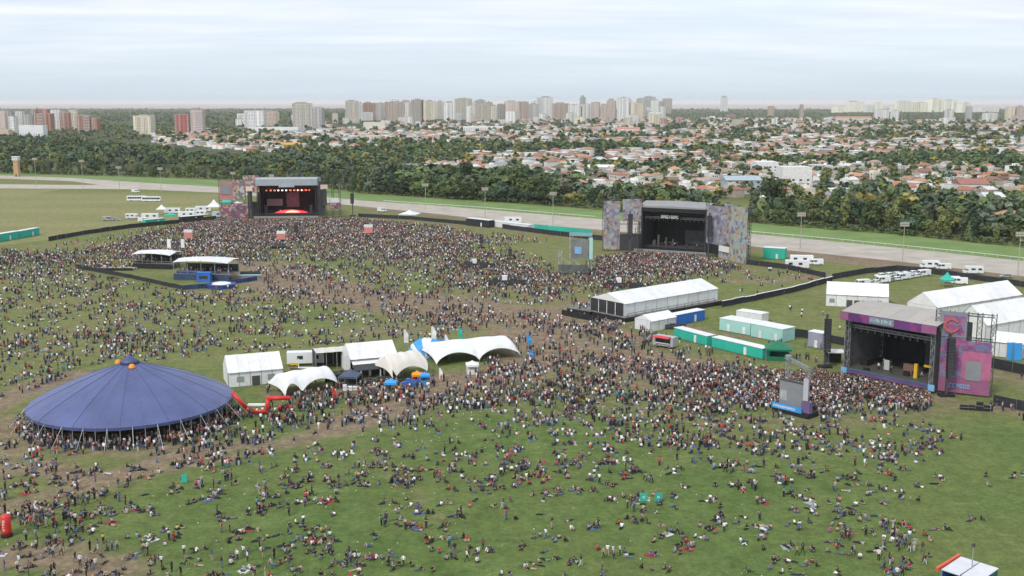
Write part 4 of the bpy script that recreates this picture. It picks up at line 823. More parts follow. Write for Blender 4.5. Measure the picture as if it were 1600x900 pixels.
def stretch_tent(name, label, a, b_, depth, crest, legs, low=1.0, high=3.4, m=None, mast_h=None, n=28):
    """free form canopy: legs = fractions along the front where the hem comes down, arched between"""
    o_, rz, W = FR(a, b_); t = thing(name, label, 'tent', o_, rz); block_rect(o_, rz, 0, W, .5, depth); m = m or M_white; nv = 12; vs = []
    lg = np.array(legs)
    for i_ in range(n+1):
        u = i_/n; k = max(0, min(len(lg)-2, int(np.searchsorted(lg, u)-1))); f = (u-lg[k])/(lg[k+1]-lg[k]); edge = low+(high-low)*math.sin(math.pi*min(1, max(0, f)))**.6
        endf = min(1, .35+1.3*math.sin(math.pi*u)**.5)
        for j in range(nv+1):
            v = j/nv; mm = math.sin(math.pi*v)**.75; e2 = edge if v < .5 else low+(high-low)*.6
            z = e2*(1-mm)+(crest*endf*(1-.04*math.sin(len(lg)*math.pi*u)**2)+low*(1-endf))*mm; bow = 1-.10*math.sin(math.pi*f)**.7 if v < .25 else 1
            vs.append((W*u, depth*(v+(.09*math.sin(math.pi*min(1, max(0, f))) if v < .2 else 0)*(1-v*5 if v < .2 else 0)), z))
    fs = [(i_*(nv+1)+j, (i_+1)*(nv+1)+j, (i_+1)*(nv+1)+j+1, i_*(nv+1)+j+1) for i_ in range(n) for j in range(nv)]
    b = MB(); b.add(vs, fs); b.add([(x, y, z-.05) for x, y, z in vs], [f[::-1] for f in fs]); b.build('canopy', m, t, smooth=True)
    for u in legs: MB().tube((W*u, -.05, 0), (W*u, .03, low), .08, .06, 8).build('leg', M_alu, t)
    for u in [(p+q)/2 for p, q in zip(legs[:-1], legs[1:])]: MB().tube((W*u, depth*.5, 0), (W*u, depth*.5, crest*.9), .07, .06, 8).build('mast', M_alu, t)
    return t, W, rz
stretch_tent('stretch_tent', 'large white free form tent with two arched openings, right of the tent row', (682,574), (814,560), 12, 5.0, (0, .5, 1), .8, 3.0)
stretch_tent('stretch_tent', 'low white arched tent in front of the middle tent row', (446,624), (532,608), 8.5, 4.9, (0, .3, 1), .6, 3.1)
stretch_tent('stretch_tent', 'small beige peaked tent between the white tents', (614,600), (674,590), 9.5, 6.0, (0, .08, .92, 1), 1.2, 3.3, M_beige)
# blue and white inflatable dome
o_ = G(666,560); t = thing('inflatable_dome', 'blue and white striped inflatable dome behind the beige tent', 'dome', o_); block_rect(o_, 0, -5, 5, 0, 6)
for k in range(12):
    a0, a1 = math.pi*k/12, math.pi*(k+1)/12; b = MB(); vs = []
    for i_ in range(9):
        th = math.pi*i_/8
        for a_ in (a0, (a0+a1)/2, a1):
            q = 1.0+.05*(a_ == (a0+a1)/2); vs.append((-4.9*math.cos(a_)*q*math.sin(th)**.8, 3.2-3.4*math.cos(th), 4.6*math.sin(a_)*q*math.sin(th)**.8))
    b.add(vs, [(i_*3+j, i_*3+j+1, i_*3+j+4, i_*3+j+3) for i_ in range(8) for j in range(2)]); b.build('inflated_rib', M_sky if k not in (5, 6, 2, 9) else M_whitew, t, smooth=True)
def pagoda(label, px, py, w, h, m, peak=1.8, wallm=None, name='pagoda_tent'):
    o_ = G(px, py); t = thing(name, label, 'tent', o_, RL.uniform(-.2, .2)); e = w/2
    b = MB(); pr = [(e*1.04, h), (e*.62, h+peak*.3), (e*.3, h+peak*.62), (.12, h+peak)]; vs = []; 
    for r, z in pr: vs += [(-r, -r, z), (r, -r, z), (r, r, z), (-r, r, z)]
    b.add(vs, [(4*k+i_, 4*k+(i_+1) % 4, 4*k+4+(i_+1) % 4, 4*k+4+i_) for k in range(3) for i_ in range(4)] + [(12, 13, 14, 15)]); b.build('canopy', m, t)
    for s in ((-e,-e),(e,-e),(e,e),(-e,e)): MB().tube((s[0], s[1], 0), (s[0], s[1], h), .06).build('leg', M_alu, t)
    for k, (p, q) in enumerate((((-e,-e),(e,-e)), ((e,-e),(e,e)), ((e,e),(-e,e)), ((-e,e),(-e,-e)))): MB().bar((p[0], p[1], h-.2), (q[0], q[1], h-.2), .04, .45).build('valance', m, t)
    if wallm: MB().box(-e, e, e-.05, e, 0, h-.4).build('back_wall', wallm, t); MB().box(-e+.2, e-.2, -e+.05, -e+.5, 0, 1.1).build('counter', wallm, t)
    block_rect(o_, 0, -e, e, -e, e); return t
pagoda('dark grey blue canopy beside the low white arched tent', 548, 604, 4.2, 2.8, mat('slate_canvas', (0.07, 0.09, 0.14), 0.6), 1.4, M_char)
pagoda('dark green pavilion at the end of the teal container row', 1215, 560, 6.4, 3.0, M_green, 1.8, M_green); pagoda('white pagoda left of the red lit stage wing', 335, 336, 8, 5.0, M_white, 4.0)
pagoda('teal canopy in front of the red lit stage wing', 355, 331, 6.5, 6.0, M_teal, 2.2); pagoda('white canopy right of the teal canopy by the stage wing', 371, 330, 5.5, 5.0, M_white, .8); pagoda('small teal canopy in the left trailer row', 266, 345, 6, 3.2, M_teal, 1.6)
pagoda('small green tent behind the long marquee roof', 1479, 448, 4.0, 2.6, M_teal, 2.6); pagoda('low white tent on the track verge right of the red lit stage', 640, 341, 10, 2.6, M_white, 2.0); pagoda('white pagoda between trailers left of the red lit stage', 253, 336, 5.5, 3.6, M_white, 2.4); pagoda('blue canopy stall by the path in front of the tent row', 611, 612, 2.6, 2.3, M_sky, .8)
# ------------------------------------------------------------------ blue big top
C0 = G(206, 623, 4.0); t = thing('big_top', 'huge blue circus tent with shallow cone roof on the left', 'circus tent', (C0.x, C0.y, 0)); R0 = 20.2
BLOCKS.append([(C0.x+R0*.80*math.cos(a), C0.y+R0*.80*math.sin(a)) for a in np.linspace(0, 2*math.pi, 24, endpoint=False)])
NP = 28; apex = HT(200, 640, 556)
zc = 12.6; prof = [(1.0, 3.7), (.97, 4.2), (.86, 5.45), (.7, 6.95), (.5, 8.6), (.3, 10.05), (.12, 11.3), (.055, 11.75)]
for k in range(NP):
    a0, a1 = 2*math.pi*k/NP, 2*math.pi*(k+1)/NP; vs = []
    for r, z in prof:
        for j in range(5):
            a_ = a0+(a1-a0)*(.002+.996*j/4); sag = .09*math.sin(math.pi*j/4)*math.sin(math.pi*min(1, r))**.5+(.22*math.sin(math.pi*j/4) if r == 1.0 else 0); vs.append((R0*r*math.cos(a_), R0*r*math.sin(a_), z-sag*(1 if r != 1.0 else -.6)))
    b = MB(); b.add(vs, [(i_*5+j, i_*5+j+1, i_*5+j+6, i_*5+j+5) for i_ in range(len(prof)-1) for j in range(4)]); b.build('canopy_panel', M_navy, t, smooth=True)
    if k % 2 == 0: s_ = MB(); [s_.bar((R0*r0*math.cos(a0), R0*r0*math.sin(a0), z0+.03), (R0*r1*math.cos(a0), R0*r1*math.sin(a0), z1+.03), .07, .04) for (r0, z0), (r1, z1) in zip(prof[:-1], prof[1:])]; s_.build('seam_band', M_navyd, t)
    va = MB(); va.bar((R0*math.cos(a0), R0*math.sin(a0), 3.55), (R0*math.cos(a1), R0*math.sin(a1), 3.55), .05, .6); va.build('valance', M_navyd, t)
for k in range(56):
    a_ = 2*math.pi*k/56; MB().tube((R0*1.0*math.cos(a_), R0*1.0*math.sin(a_), 0), (R0*.995*math.cos(a_), R0*.995*math.sin(a_), 4.0), .075, n=6).build('side_pole', M_alu, t)
for k in range(28):
    a_ = 2*math.pi*(k+.5)/28; e0 = Vector((R0*math.cos(a_), R0*math.sin(a_), 3.75)); e1 = Vector(((R0+3.2)*math.cos(a_), (R0+3.2)*math.sin(a_), .05)); MB().bar(e0, e1, .045).build('guy_rope', M_whitew, t); MB().bar(e1-Vector((0, 0, .3)), e1+Vector((0, 0, .45)), .09).build('stake', M_steel, t)
for k in range(4): a_ = math.pi*(k/2+.25); MB().tube((R0*.2*math.cos(a_), R0*.2*math.sin(a_), 0), (R0*.16*math.cos(a_), R0*.16*math.sin(a_), 10.7), .22, n=8).build('king_pole', M_steel, t)
c_ = MB(); c_.lathe([(1.8, 11.4), (1.75, 12.0), (1.15, 12.5), (.3, 13.1), (.02, 13.5)], 14); cp = c_.build('apex_cap', M_navyd, t, smooth=True); MB().lathe([(1.85, 11.3), (1.92, 11.6), (1.84, 11.9)], 14).build('cap_band', mat('cap_band_dark', (0.02, 0.025, 0.07), 0.6), cp)
for ang, rr in ((math.radians(-62), .13), (math.radians(150), .17)):
    MB().lathe([(.02, .8), (.4, .7), (.62, .4), (.72, 0)], 10, (R0*rr*math.cos(ang), R0*rr*math.sin(ang), 11.25-R0*rr*.05)).build('vent_cowl', M_orange, t, smooth=True)
MB().box(-10, 10, R0*.42, R0*.46, 0, 7.2).build('backdrop', M_black, t); MB().box(-9, 9, R0*.25, R0*.42, 0, 1.4).build('inner_stage', M_black, t)
# red inflatable tunnel beside the big top
o_ = G(404, 648); s_ = S(648); t = thing('inflatable_tunnel', 'red inflatable zigzag gateway between the big top and white tents', 'inflatable', o_); pth = [(366,614),(386,637),(394,642),(419,642),(419,622),(452,621)]
def tube_path(name, pts, r, m, parent, n=10):
    b = MB()
    for p, q in zip(pts[:-1], pts[1:]): b.tube(p, q, r, r, n)
    for p in pts: b.lathe([(r*math.cos(a), r*math.sin(a)) for a in np.linspace(-math.pi/2, math.pi/2, 7)], n, p)
    return b.build(name, m, parent, smooth=True)
tube_path('inflated_tube', [((x-404)*s_, RL.uniform(-.3, .3), max(.75, (648-y)*s_)) for x, y in pth], .44, M_red, t)
MB().box(-2.4, 1.2, .6, 1.6, 1.7, 2.0).build('white_sign', M_white, t); [MB().bar((x, 1.1, 0), (x, 1.1, 1.7), .12).build('sign_leg', M_alu, t) for x in (-2.2, 1.0)]
t = thing('inflatable_cushion', 'flat red inflatable cushion right of the red gateway', 'inflatable', G(446,641)); tube_path('cushion', [(-1, 0, .6), (1, 0, .6)], .6, M_red, t); [tube_path('cushion_end', [(x, -.6, .5), (x, .6, .5)], .5, M_red, t) for x in (-1, 1)]
t = thing('inflatable_column', 'red inflatable advertising column at the left edge', 'inflatable', G(11, 838)); MB().lathe([(.02, 3.5), (.5, 3.42), (.72, 3.1), (.70, 2.0), (.72, 1.0), (.68, .35), (.02, .35)], 16).build('column', M_red, t, smooth=True); MB().lathe([(.85, 0), (.85, .34), (.02, .34)], 14).build('base', M_black, t); lt = lettering(1, .5, .35, RL, -.22, 0, 0, .02)
for k in range(4): lb = lettering(1, .42, .3, RL, -.18, 1.1+k*.45, -.735, .03).build('white_lettering', M_white, t)
block_rect(G(11, 838), 0, -1, 1, -1, 1)
def feather(label, px, py, h, w, m):
    t = thing('feather_banner', label, 'banner', G(px, py)); MB().tube((0, 0, 0), (0, 0, h), .045, .03, 6).build('pole', M_alu, t); b = MB(); n = 8; vs = []
    for k in range(n+1): z = h*.18+h*.82*k/n; ww = w*(1 if k < 6 else 1-(k-5)*.2); y = .08*math.sin(k*1.3); vs += [(.05, 0, z), (.05+ww, y, z)]
    b.add(vs, [(2*k, 2*k+1, 2*k+3, 2*k+2) for k in range(n)]); b.add([(x, y+.02, z) for x, y, z in vs], [(2*k+2, 2*k+3, 2*k+1, 2*k) for k in range(n)]); b.build('cloth', m, t)
feather('white feather banner behind the long white tent', 631, 540, 4.4, 1.2, M_white); feather('white feather banner above the blue dome', 674, 538, 4.8, 1.3, M_white); feather('teal feather banner behind the big free form tent', 716, 533, 4.0, 1.1, M_teal); feather('bright blue feather banner right of the big free form tent', 823, 543, 3.6, 1.2, M_sky); feather('white feather banner left of the big free form tent', 695, 550, 4.6, 1.0, M_white)
for k, (x, y) in enumerate(((1001,784),(1024,784))):
    t = thing('pop_up_banner', ('left' if k == 0 else 'right') + ' of two teal pop-up banners on the front lawn', 'banner', G(x, y)); MB().box(-.1, 1.0+.15*k, -.04, .04, .12, 1.5).build('cloth', M_teal, t); MB().bar((-.1, 0, 0), (-.1, 0, 1.55), .05).bar((1.0+.15*k, 0, 0), (1.0+.15*k, 0, 1.55), .05).build('stand', M_alu, t); MB().box(.25, .7, -.06, -.041, .6, 1.0).build('white_mark', M_mint, t)
t = thing('pop_up_banner', 'teal pop-up banner on the grass below the big top', 'banner', G(284,755)); MB().box(0, .9, -.04, .04, .12, 1.6).build('cloth', M_teal, t); MB().bar((0, 0, 0), (0, 0, 1.65), .05).bar((.9, 0, 0), (.9, 0, 1.65), .05).build('stand', M_alu, t)
t = thing('counter_sign', 'yellow stand with dark panels left of the middle white tent', 'stand', G(460, 583)); MB().box(-.9, .9, -.3, .3, 0, 1.0).build('counter', M_yellow, t); MB().box(-1, 1, -.35, .35, 1.0, 1.08).build('top', M_black, t); [MB().bar((x, 0, 1.08), (x, 0, 2.3), .06).build('post', M_steel, t) for x in (-.85, .85)]; MB().box(-1, 1, -.05, .05, 2.0, 2.5).build('header', M_yellow, t)
t = thing('bar_table', 'long white bar table left of the middle stall', 'table', G(478, 581)); MB().box(-2, 2, -.5, .5, 1.0, 1.1).build('top', M_white, t); [MB().bar((x, 0, 0), (x, 0, 1.0), .09).build('leg', M_alu, t) for x in (-1.8, 0, 1.8)]; MB().box(-1.9, -1.7, .4, .5, 1.1, 3.2).build('upright_sign', M_white, t)
o_, rz, W = FR((548,586), (622,579)); t = thing('bar_counter', 'dark bar front with white pillars under the middle white tent', 'bar', (o_.x, o_.y, 0), rz); MB().box(.3, W-.3, -1.6, -1.0, 0, 1.15).build('counter', M_char, t); MB().slab([(0, -2.4, 3.0), (W, -2.4, 3.0), (W, -.45, 3.9), (0, -.45, 3.9)], .06).build('awning', M_white, t); MB().slab([(-.3, -5.6, 2.3), (W+.3, -5.6, 2.3), (W+.3, -2.5, 2.95), (-.3, -2.5, 2.95)], .06).build('awning', M_char, t); [MB().box(W*u-.12, W*u+.12, -5.5, -5.3, 0, 2.3).build('pillar', M_white, t) for u in (.1, .5, .9)]; [MB().box(W*u-.25, W*u+.25, -2.4, -2.2, 0, 3.0).build('pillar', M_white, t) for u in (.05, .35, .65, .95)]; MB().box(.2, W-.2, 3, 3.1, 0, 3.6).build('back_drape', M_black, t)  # charcoal awning: its dark colour also stands for the shade below the tent roof
# gear packed between the tents
def cases(label, px, py, n, m, w=1.2, rz=0.2):
    p = G(px, py); t = thing('flight_cases', label, 'cases', p, rz); block_rect(p, rz, -2, 3, -1, 2); r_ = np.random.RandomState(int(px)); x = 0
    for k in range(n):
        ww = w*r_.uniform(.7, 1.3); h_ = r_.uniform(.8, 1.9); c = MB().box(x, x+ww, 0, .9, .12, h_).build('case', m, t); MB().box(x-.02, x+ww+.02, -.02, .92, h_*.6, h_*.6+.07).build('edge_trim', M_alu, c)
        for q in (x+.12, x+ww-.12): MB().tube((q, .1, .06), (q, .2, .06), .06, n=6).build('castor', M_tyre, c)
        x += ww+.15
cases('black flight cases left of the dark grey canopy', 508, 598, 5, M_black); cases('black and grey cases in front of the dark bar front', 572, 600, 6, M_char); cases('blue crates under the beige tent', 628, 604, 4, M_blue); cases('white fridges beside the low white arched tent', 536, 612, 3, M_white); cases('black cases behind the white frame tent', 462, 592, 4, M_black); cases('dark cases between stall and long white tent', 520, 588, 5, M_char, 1.5); cases('stack of grey cases behind the food truck', 1040, 515, 4, M_char); cases('black cases at the left of the pink stage', 1305, 590, 5, M_black, 1.3, -.4); cases('black cases beside the pink wing', 1500, 640, 4, M_black, 1.2, -.3)
pagoda('orange and red booth under the edge of the beige tent', 652, 599, 2.4, 2.3, M_orange, .7, M_red); pagoda('small bright blue booth right of the orange booth', 664, 601, 2.2, 2.4, M_sky, .6, M_sky); pagoda('white counter tent in front of the big free form tent', 738, 583, 3.0, 2.3, M_white, .8, M_whitew); pagoda('small white tent behind the dark bar front', 602, 566, 3.6, 2.8, M_white, 1.2); pagoda('royal blue small tent left of the big free form tent', 690, 552, 3.4, 2.6, M_blue, 1.0)
feather('white feather banner beside the orange booth', 686, 596, 3.2, .8, M_white); feather('red feather banner in front of the low white tent', 520, 628, 3.0, .8, M_red); feather('blue feather banner at the right of the tent row', 828, 566, 3.2, .9, M_sky)
# ------------------------------------------------------------------ bottom right kiosk
A, B, Cc = G(1470,888,3.0), G(1532,908,3.0), G(1497,866,3.0); rz = math.atan2(B.y-A.y, B.x-A.x); W = (B-A).length; D = 5.6
t = thing('kiosk', 'kiosk with two white roof panels and orange red edge, bottom right', 'kiosk', (A.x, A.y, 0), rz); block_rect(A, rz, -1, W+1, -1, D+1)
for k in range(2): MB().slab([(W*k/2+.08, 0, 2.9), (W*(k+1)/2-.08, 0, 2.9), (W*(k+1)/2-.08, D, 3.05), (W*k/2+.08, D, 3.05)], .12).build('roof_panel', mat('greyish_white_roof', (0.62, 0.63, 0.65), 0.5, 0.1, 0.8), t)
MB().box(-.45, -.1, -.6, D+.3, 2.75, 3.2).build('edge_beam', mat('orange_red_beam', (0.72, 0.11, 0.05), 0.5, 0.08), t); MB().box(W/2-.07, W/2+.07, 0, D, 2.85, 2.95).build('gutter', M_steel, t); MB().box(.1, W-.1, D-.3, D-.2, 0, 2.75).build('back_wall', M_char, t); MB().box(.1, W-.1, .1, .2, 0, 1.1).build('counter', mat('stall_front', (0.03, 0.10, 0.10), 0.6), t); MB().box(W-.2, W-.1, .2, D-.3, 0, 2.75).build('side_wall', mat('stall_side', (0.02, 0.13, 0.12), 0.6), t); MB().box(.1, .2, .2, D-.3, 0, 2.75).build('side_wall', M_blue, t)
for x in (.1, W-.1): MB().bar((x, .1, 0), (x, .1, 2.8), .12).build('post', M_alu, t)
MB().tube((W*.52, D*.55, 2.9), (W*.52, D*.55, 6.3), .09, .07, 8).build('mast', M_alu, t); MB().box(W*.52-.16, W*.52+.16, D*.55-.16, D*.55+.16, 6.0, 6.5).build('mast_head', M_steel, t)
# ------------------------------------------------------------------ containers
def container(label, a, b_, depth, h, m, roof=None, name='site_container', doors=1, group=None):
    o_, rz, W = FR(a, b_); t = thing(name, label, 'container', o_, rz, group); block_rect(o_, rz, 0, W, 0, depth); b = MB(); b.box(0, W, 0, depth, .15, h); b.build('body', m, t)
    ribs = MB(); n = max(4, int(W/.6))
    for k in range(n): x = W*(k+.3)/n; ribs.box(x, x+W/n*.4, -.05, -.001, .25, h-.15)
    ribs.build('corrugation', m, t, kind='stuff'); MB().box(-.1, W+.1, -.1, depth+.1, h, h+.12).build('roof', roof or M_whitew, t)
    for k in range(doors): x = W*(k+.7)/doors-1; d = MB().box(x, x+.9, -.09, -.052, .2, min(2.2, h-.3)).build('door', M_whitew, t); MB().box(x+.7, x+.78, -.13, -.09, 1.1, 1.2).build('handle', M_steel, d)
    for x in (.2, W-.2): MB().box(x-.15, x+.15, .1, depth-.1, 0, .149).build('skid', M_steel, t)
    return t
container('left of two teal containers in front of the mint cabins', (1053,527), (1104,541), 3, 2.7, M_teal); container('right of two teal containers, next to the green pavilion', (1112,543), (1191,562), 3, 2.8, M_teal); container('bright blue container below the long white marquee', (1057,509), (1101,500), 3, 3.1, M_blue)
container('left mint green cabin behind the teal containers', (1124,516), (1172,525), 5.5, 3.5, M_mint, doors=2); container('right mint green cabin behind the teal containers', (1173,526), (1222,536), 5.5, 3.7, M_mint, doors=2); container('white cabin behind the mint green cabins', (1150,500), (1190,506), 4, 2.8, M_whitew)
container('teal container wall at the left photo edge', (-12,380), (30,373), 3, 3.6, M_teal); container('teal container next to the left edge one', (31,373), (62,367), 3, 3.5, M_teal); container('teal container in the yard right of the middle stage', (1192,404), (1226,406), 4, 4.6, M_teal); container('white container on the track verge left of the middle stage', (766,354), (826,361), 4, 3.0, M_whitew); container('dark container on the fence left of the middle stage', (728,352), (764,356), 4, 3.8, M_fence)
container('teal container in front of the left trailer row', (228,352), (258,349), 3, 2.8, M_teal); container('dark container in the left trailer row', (284,347), (318,344), 3, 2.8, M_fence); container('grey container behind the green pavilion', (1262,542), (1284,546), 3, 4.2, mat('grey_sheet', (0.33, 0.33, 0.42), 0.5))
# ------------------------------------------------------------------ vehicles
wheel_me = (lambda b: (b.tube((0, -.12, 0), (0, .12, 0), .36, n=14), b)[1])(MB()).data('wheel', M_tyre)
rim_me = (lambda b: (b.tube((0, -.14, 0), (0, .14, 0), .2, n=10), b)[1])(MB()).data('rim', M_alu)
light_me = MB().box(-.05, .05, -.18, .18, -.1, .1).data('headlight', mat('headlight', (0.7, 0.7, 0.65), 0.2, 0)); tail_me = MB().box(-.04, .04, -.12, .12, -.14, .14).data('tail_light', mat('tail_light', (0.4, 0.02, 0.02), 0.3, 0))
def vehicle(kind, paint):
    """x forward; body profile swept across, windows, wheels"""
    t = obj('parked_' + kind, None)
    if kind == 'car': L_, Wd, pr, wx = 4.3, 1.75, [(-2.15,.35),(2.15,.35),(2.15,.72),(1.95,.86),(1.0,.98),(.35,1.45),(-1.2,1.48),(-1.75,1.02),(-2.1,.95)], (1.35, -1.3); glass = [[(.95,1.0),(.36,1.41),(-.35,1.42),(-.35,1.0)], [(-.45,1.0),(-.45,1.42),(-1.17,1.42),(-1.6,1.02)]]
    elif kind == 'van': L_, Wd, pr, wx = 5.4, 2.0, [(-2.7,.4),(2.7,.4),(2.7,1.0),(2.45,1.25),(1.85,2.15),(1.4,2.4),(-2.65,2.45),(-2.7,2.2)], (1.75, -1.7); glass = [[(2.3,1.3),(1.8,2.05),(1.2,2.05),(1.2,1.3)], [(1.0,1.4),(1.0,2.05),(-.2,2.05),(-.2,1.4)]]
    elif kind == 'camper': L_, Wd, pr, wx = 7, 2.3, [(-3.5,.5),(3.5,.5),(3.5,1.1),(3.2,1.4),(2.7,2.0),(3.0,2.2),(2.9,3.0),(-3.45,3.05),(-3.5,2.7)], (2.3, -1.9); glass = [[(3.1,1.45),(2.65,1.95),(2.0,1.95),(2.0,1.45)], [(.9,1.6),(.9,2.3),(-.6,2.3),(-.6,1.6)], [(-1.6,1.6),(-1.6,2.3),(-2.9,2.3),(-2.9,1.6)]]
    elif kind == 'coach': L_, Wd, pr, wx = 12.5, 2.5, [(-6.2,.45),(6.2,.45),(6.25,1.3),(6.0,3.1),(5.7,3.35),(-6.1,3.4),(-6.2,3.1)], (4.2, -3.6); glass = [[(x+1.35,1.6),(x+1.35,2.75),(x,2.75),(x,1.6)] for x in (-5.6, -4.1, -2.6, -1.1, .4, 1.9, 3.4, 4.65)]
    else: L_, Wd, pr, wx = 9, 2.5, [(-4.5,.7),(4.5,.7),(4.5,3.4),(-4.5,3.45)], (-2.2, -3.3); glass = [[(3.2,1.7),(3.2,2.6),(1.7,2.6),(1.7,1.7)], [(-.6,1.7),(-.6,2.6),(-2.0,2.6),(-2.0,1.7)]]
    h = Wd/2; MB().prof(pr, -h, h).build('body', paint, t)
    for q in glass:
        for s in (-1, 1): MB().slab([(x, s*(h+.02), z) for x, z in (q if s < 0 else q[::-1])], .03).build('side_window', M_glass, t)
    if kind in ('car', 'van', 'camper'):
        i_ = {'car': (4, 5), 'van': (3, 4), 'camper': (3, 4)}[kind]; (x0, z0), (x1, z1) = pr[i_[0]], pr[i_[1]]; MB().slab([(x0+.02, -h*.85, z0+.05), (x0+.02, h*.85, z0+.05), (x1+.03, h*.8, z1-.04), (x1+.03, -h*.8, z1-.04)], .03).build('windscreen', M_glass, t)
    for x in wx:
        for s in (-1, 1): w_ = obj('wheel', wheel_me, t); w_.location = (x, s*(h-.1), .36); w_.scale = ((1, 1, 1) if kind == 'car' else (1.15, 1, 1.15)); obj('rim', rim_me, w_)
    if kind != 'trailer':
        for s in (-1, 1): l = obj('headlight', light_me, t); l.location = (pr[1][0]+.01, s*h*.7, pr[2][1]-.1 if kind != 'coach' else .9); l = obj('tail_light', tail_me, t); l.location = (pr[0][0]-.01, s*h*.8, .95)
    else: MB().bar((4.5, 0, .7), (6, 0, .6), .15).build('drawbar', M_steel, t)
    return t
PROTO = {}
def park(kind, label, px, py, rz, paint=None, group=None):
    key = (kind, paint.name if paint else ''); p = G(px, py)
    if key not in PROTO: t = vehicle(kind, paint or M_carwhite); t.location = p; t.rotation_euler = (0, 0, rz); tag(t, label, {'trailer': 'trailer', 'camper': 'camper'}.get(kind, kind)); PROTO[key] = t
    else: t = copy_thing(PROTO[key], p, rz, label)
    if 'group' in t: del t['group']
    if group: t['group'] = group
    block_rect(p, rz, -3, 3, -1.2, 1.2); return t
GV = 'white vehicles parked in the fenced yard'; M_carsilver = mat('silver_car_paint', (0.45, 0.46, 0.48), 0.3, 0.04, metal=0.4)
for k in range(10): park('van' if k % 3 == 0 else 'car', 'white %s, %s from the left in the row behind the catering marquee' % ('van' if k % 3 == 0 else 'car', nth(k)), 1347+k*10.6, 447-k*1.75, math.radians(200+RL.uniform(-5, 5)), M_carsilver if k == 4 else M_carwhite, GV)
for k in range(7): park('car', 'white car, %s from the left in the rear yard row' % nth(k), 1376+k*12.5, 433-k*1.0, math.radians(195+RL.uniform(-5, 5)), None, GV)
park('camper', 'large white camper beside the track above the yard fence', 1452, 419, math.radians(172)); park('van', 'white van right of the large camper by the track', 1474, 421, math.radians(170)); park('camper', 'pale camper by the track, second from the right edge', 1520, 428, math.radians(172)); park('car', 'silver car by the track near the right edge', 1572, 434, math.radians(172), M_carsilver); park('van', 'white van inside the yard next to the small green tent', 1487, 442, math.radians(165))
park('van', 'second white van beside the small green tent', 1499, 444, math.radians(160)); park('trailer', 'white trailer in the brown yard right of the teal container', 1252, 412, math.radians(170)); park('trailer', 'white trailer nearer the fence in the brown yard', 1245, 420, math.radians(168)); park('van', 'white van at the right end of the brown yard trailers', 1275, 414, math.radians(175))
park('coach', 'left of two pale coaches on the far left infield', 214, 314, math.radians(3)); park('coach', 'right of two pale coaches on the far left infield', 237, 315, math.radians(-4)); park('trailer', 'long white trailer behind the trailer row left of the red lit stage', 270, 334, math.radians(4)); park('camper', 'white camper between pagodas left of the red lit stage', 300, 333, math.radians(5)); park('trailer', 'white trailer at the back beside the white pagoda', 318, 331, math.radians(5)); park('van', 'white van at the front of the trailer row', 224, 347, math.radians(6)); park('van', 'small white van behind the two pale coaches', 212, 301, math.radians(3)); park('camper', 'white camper at the left end of the trailer row', 207, 342, math.radians(5)); park('trailer', 'pale trailer second in the left trailer row', 235, 343, math.radians(6)); park('trailer', 'white trailer in the middle of the left trailer row', 292, 340, math.radians(7)); park('camper', 'white camper near the stage end of the left trailer row', 316, 337, math.radians(6)); park('trailer', 'pale blue trailer beside the white pagoda', 345, 340, math.radians(5), mat('pale_blue_paint', (0.5, 0.6, 0.66), 0.4)); park('van', 'grey van left of the trailer row', 168, 345, math.radians(8), M_carsilver); park('car', 'silver car left of the trailer row', 182, 345, math.radians(8), M_carsilver); park('trailer', 'white trailer on the verge left of the middle stage fence', 802, 349, math.radians(-8)); park('van', 'white van right of the red lit stage by the track', 597, 331, math.radians(-6)); park('trailer', 'white trailer between the frame tent and the dark stall', 478, 570, math.radians(8)); park('van', 'silver van parked behind the middle white tent', 585, 556, math.radians(6), M_carsilver); park('van', 'white van behind the dark draped stall', 520, 562, math.radians(4))
# food truck with red side
o_ = G(1020, 541); t = thing('food_truck', 'grey and red food truck at the left end of the teal containers', 'food truck', o_, math.radians(-38)); block_rect(o_, math.radians(-38), -1, 7, -1, 4); MB().box(0, 6, 0, 2.6, .5, 3.0).build('body', mat('grey_truck', (0.42, 0.42, 0.43), 0.5), t); MB().slab([(.6, -1.5, 2.9), (5.4, -1.5, 2.9), (5.4, 0, 3.2), (.6, 0, 3.2)], .08).build('awning', M_red, t); MB().box(.8, 5.2, -.06, -.001, 1.4, 2.5).build('hatch', M_glass, t); MB().box(1, 5, -.4, -.061, 1.2, 1.35).build('counter', M_whitew, t)
for x in (1, 5):
    for y in (.1, 2.5): w_ = obj('wheel', wheel_me, t); w_.location = (x, y, .36); obj('rim', rim_me, w_)
# ------------------------------------------------------------------ stages
def line_array(label, px, py, z_top, n, w=1.5, yoff=0.0, rz=0.0, ground=None):
    """hung column of loudspeaker cabinets on a slim mast"""
    p = ground if ground is not None else G(px, py); t = thing('line_array', label, 'loudspeaker', p, rz); z = z_top; me = MB().add([(-w/2,-.5,-.36),(w/2,-.5,-.36),(w/2,.5,-.28),(-w/2,.5,-.28),(-w/2,-.5,.36),(w/2,-.5,.36),(w/2,.5,.28),(-w/2,.5,.28)], [(0,3,2,1),(4,5,6,7),(0,1,5,4),(1,2,6,5),(2,3,7,6),(3,0,4,7)]).data('cabinet', M_black)
    gr = MB().box(-w*.42, w*.42, -.53, -.501, -.3, .3).data('grille', M_char)
    for k in range(n):
        c = obj('cabinet', me, t); c.location = (0, -.05*k*k/n-.2, z); c.rotation_euler = (math.radians(-k*1.1), 0, 0); obj('grille', gr, c); z -= .75
    MB().bar((0, .75, 0), (0, .75, z_top+1.4), .5).build('mast', M_steel, t); MB().bar((0, .75, z_top+1.2), (0, -.5, z_top+1.2), .25).build('hoist_arm', M_steel, t); MB().box(-1.6, 1.6, -.4, 1.8, 0, .5).build('base', M_black, t)
    return t
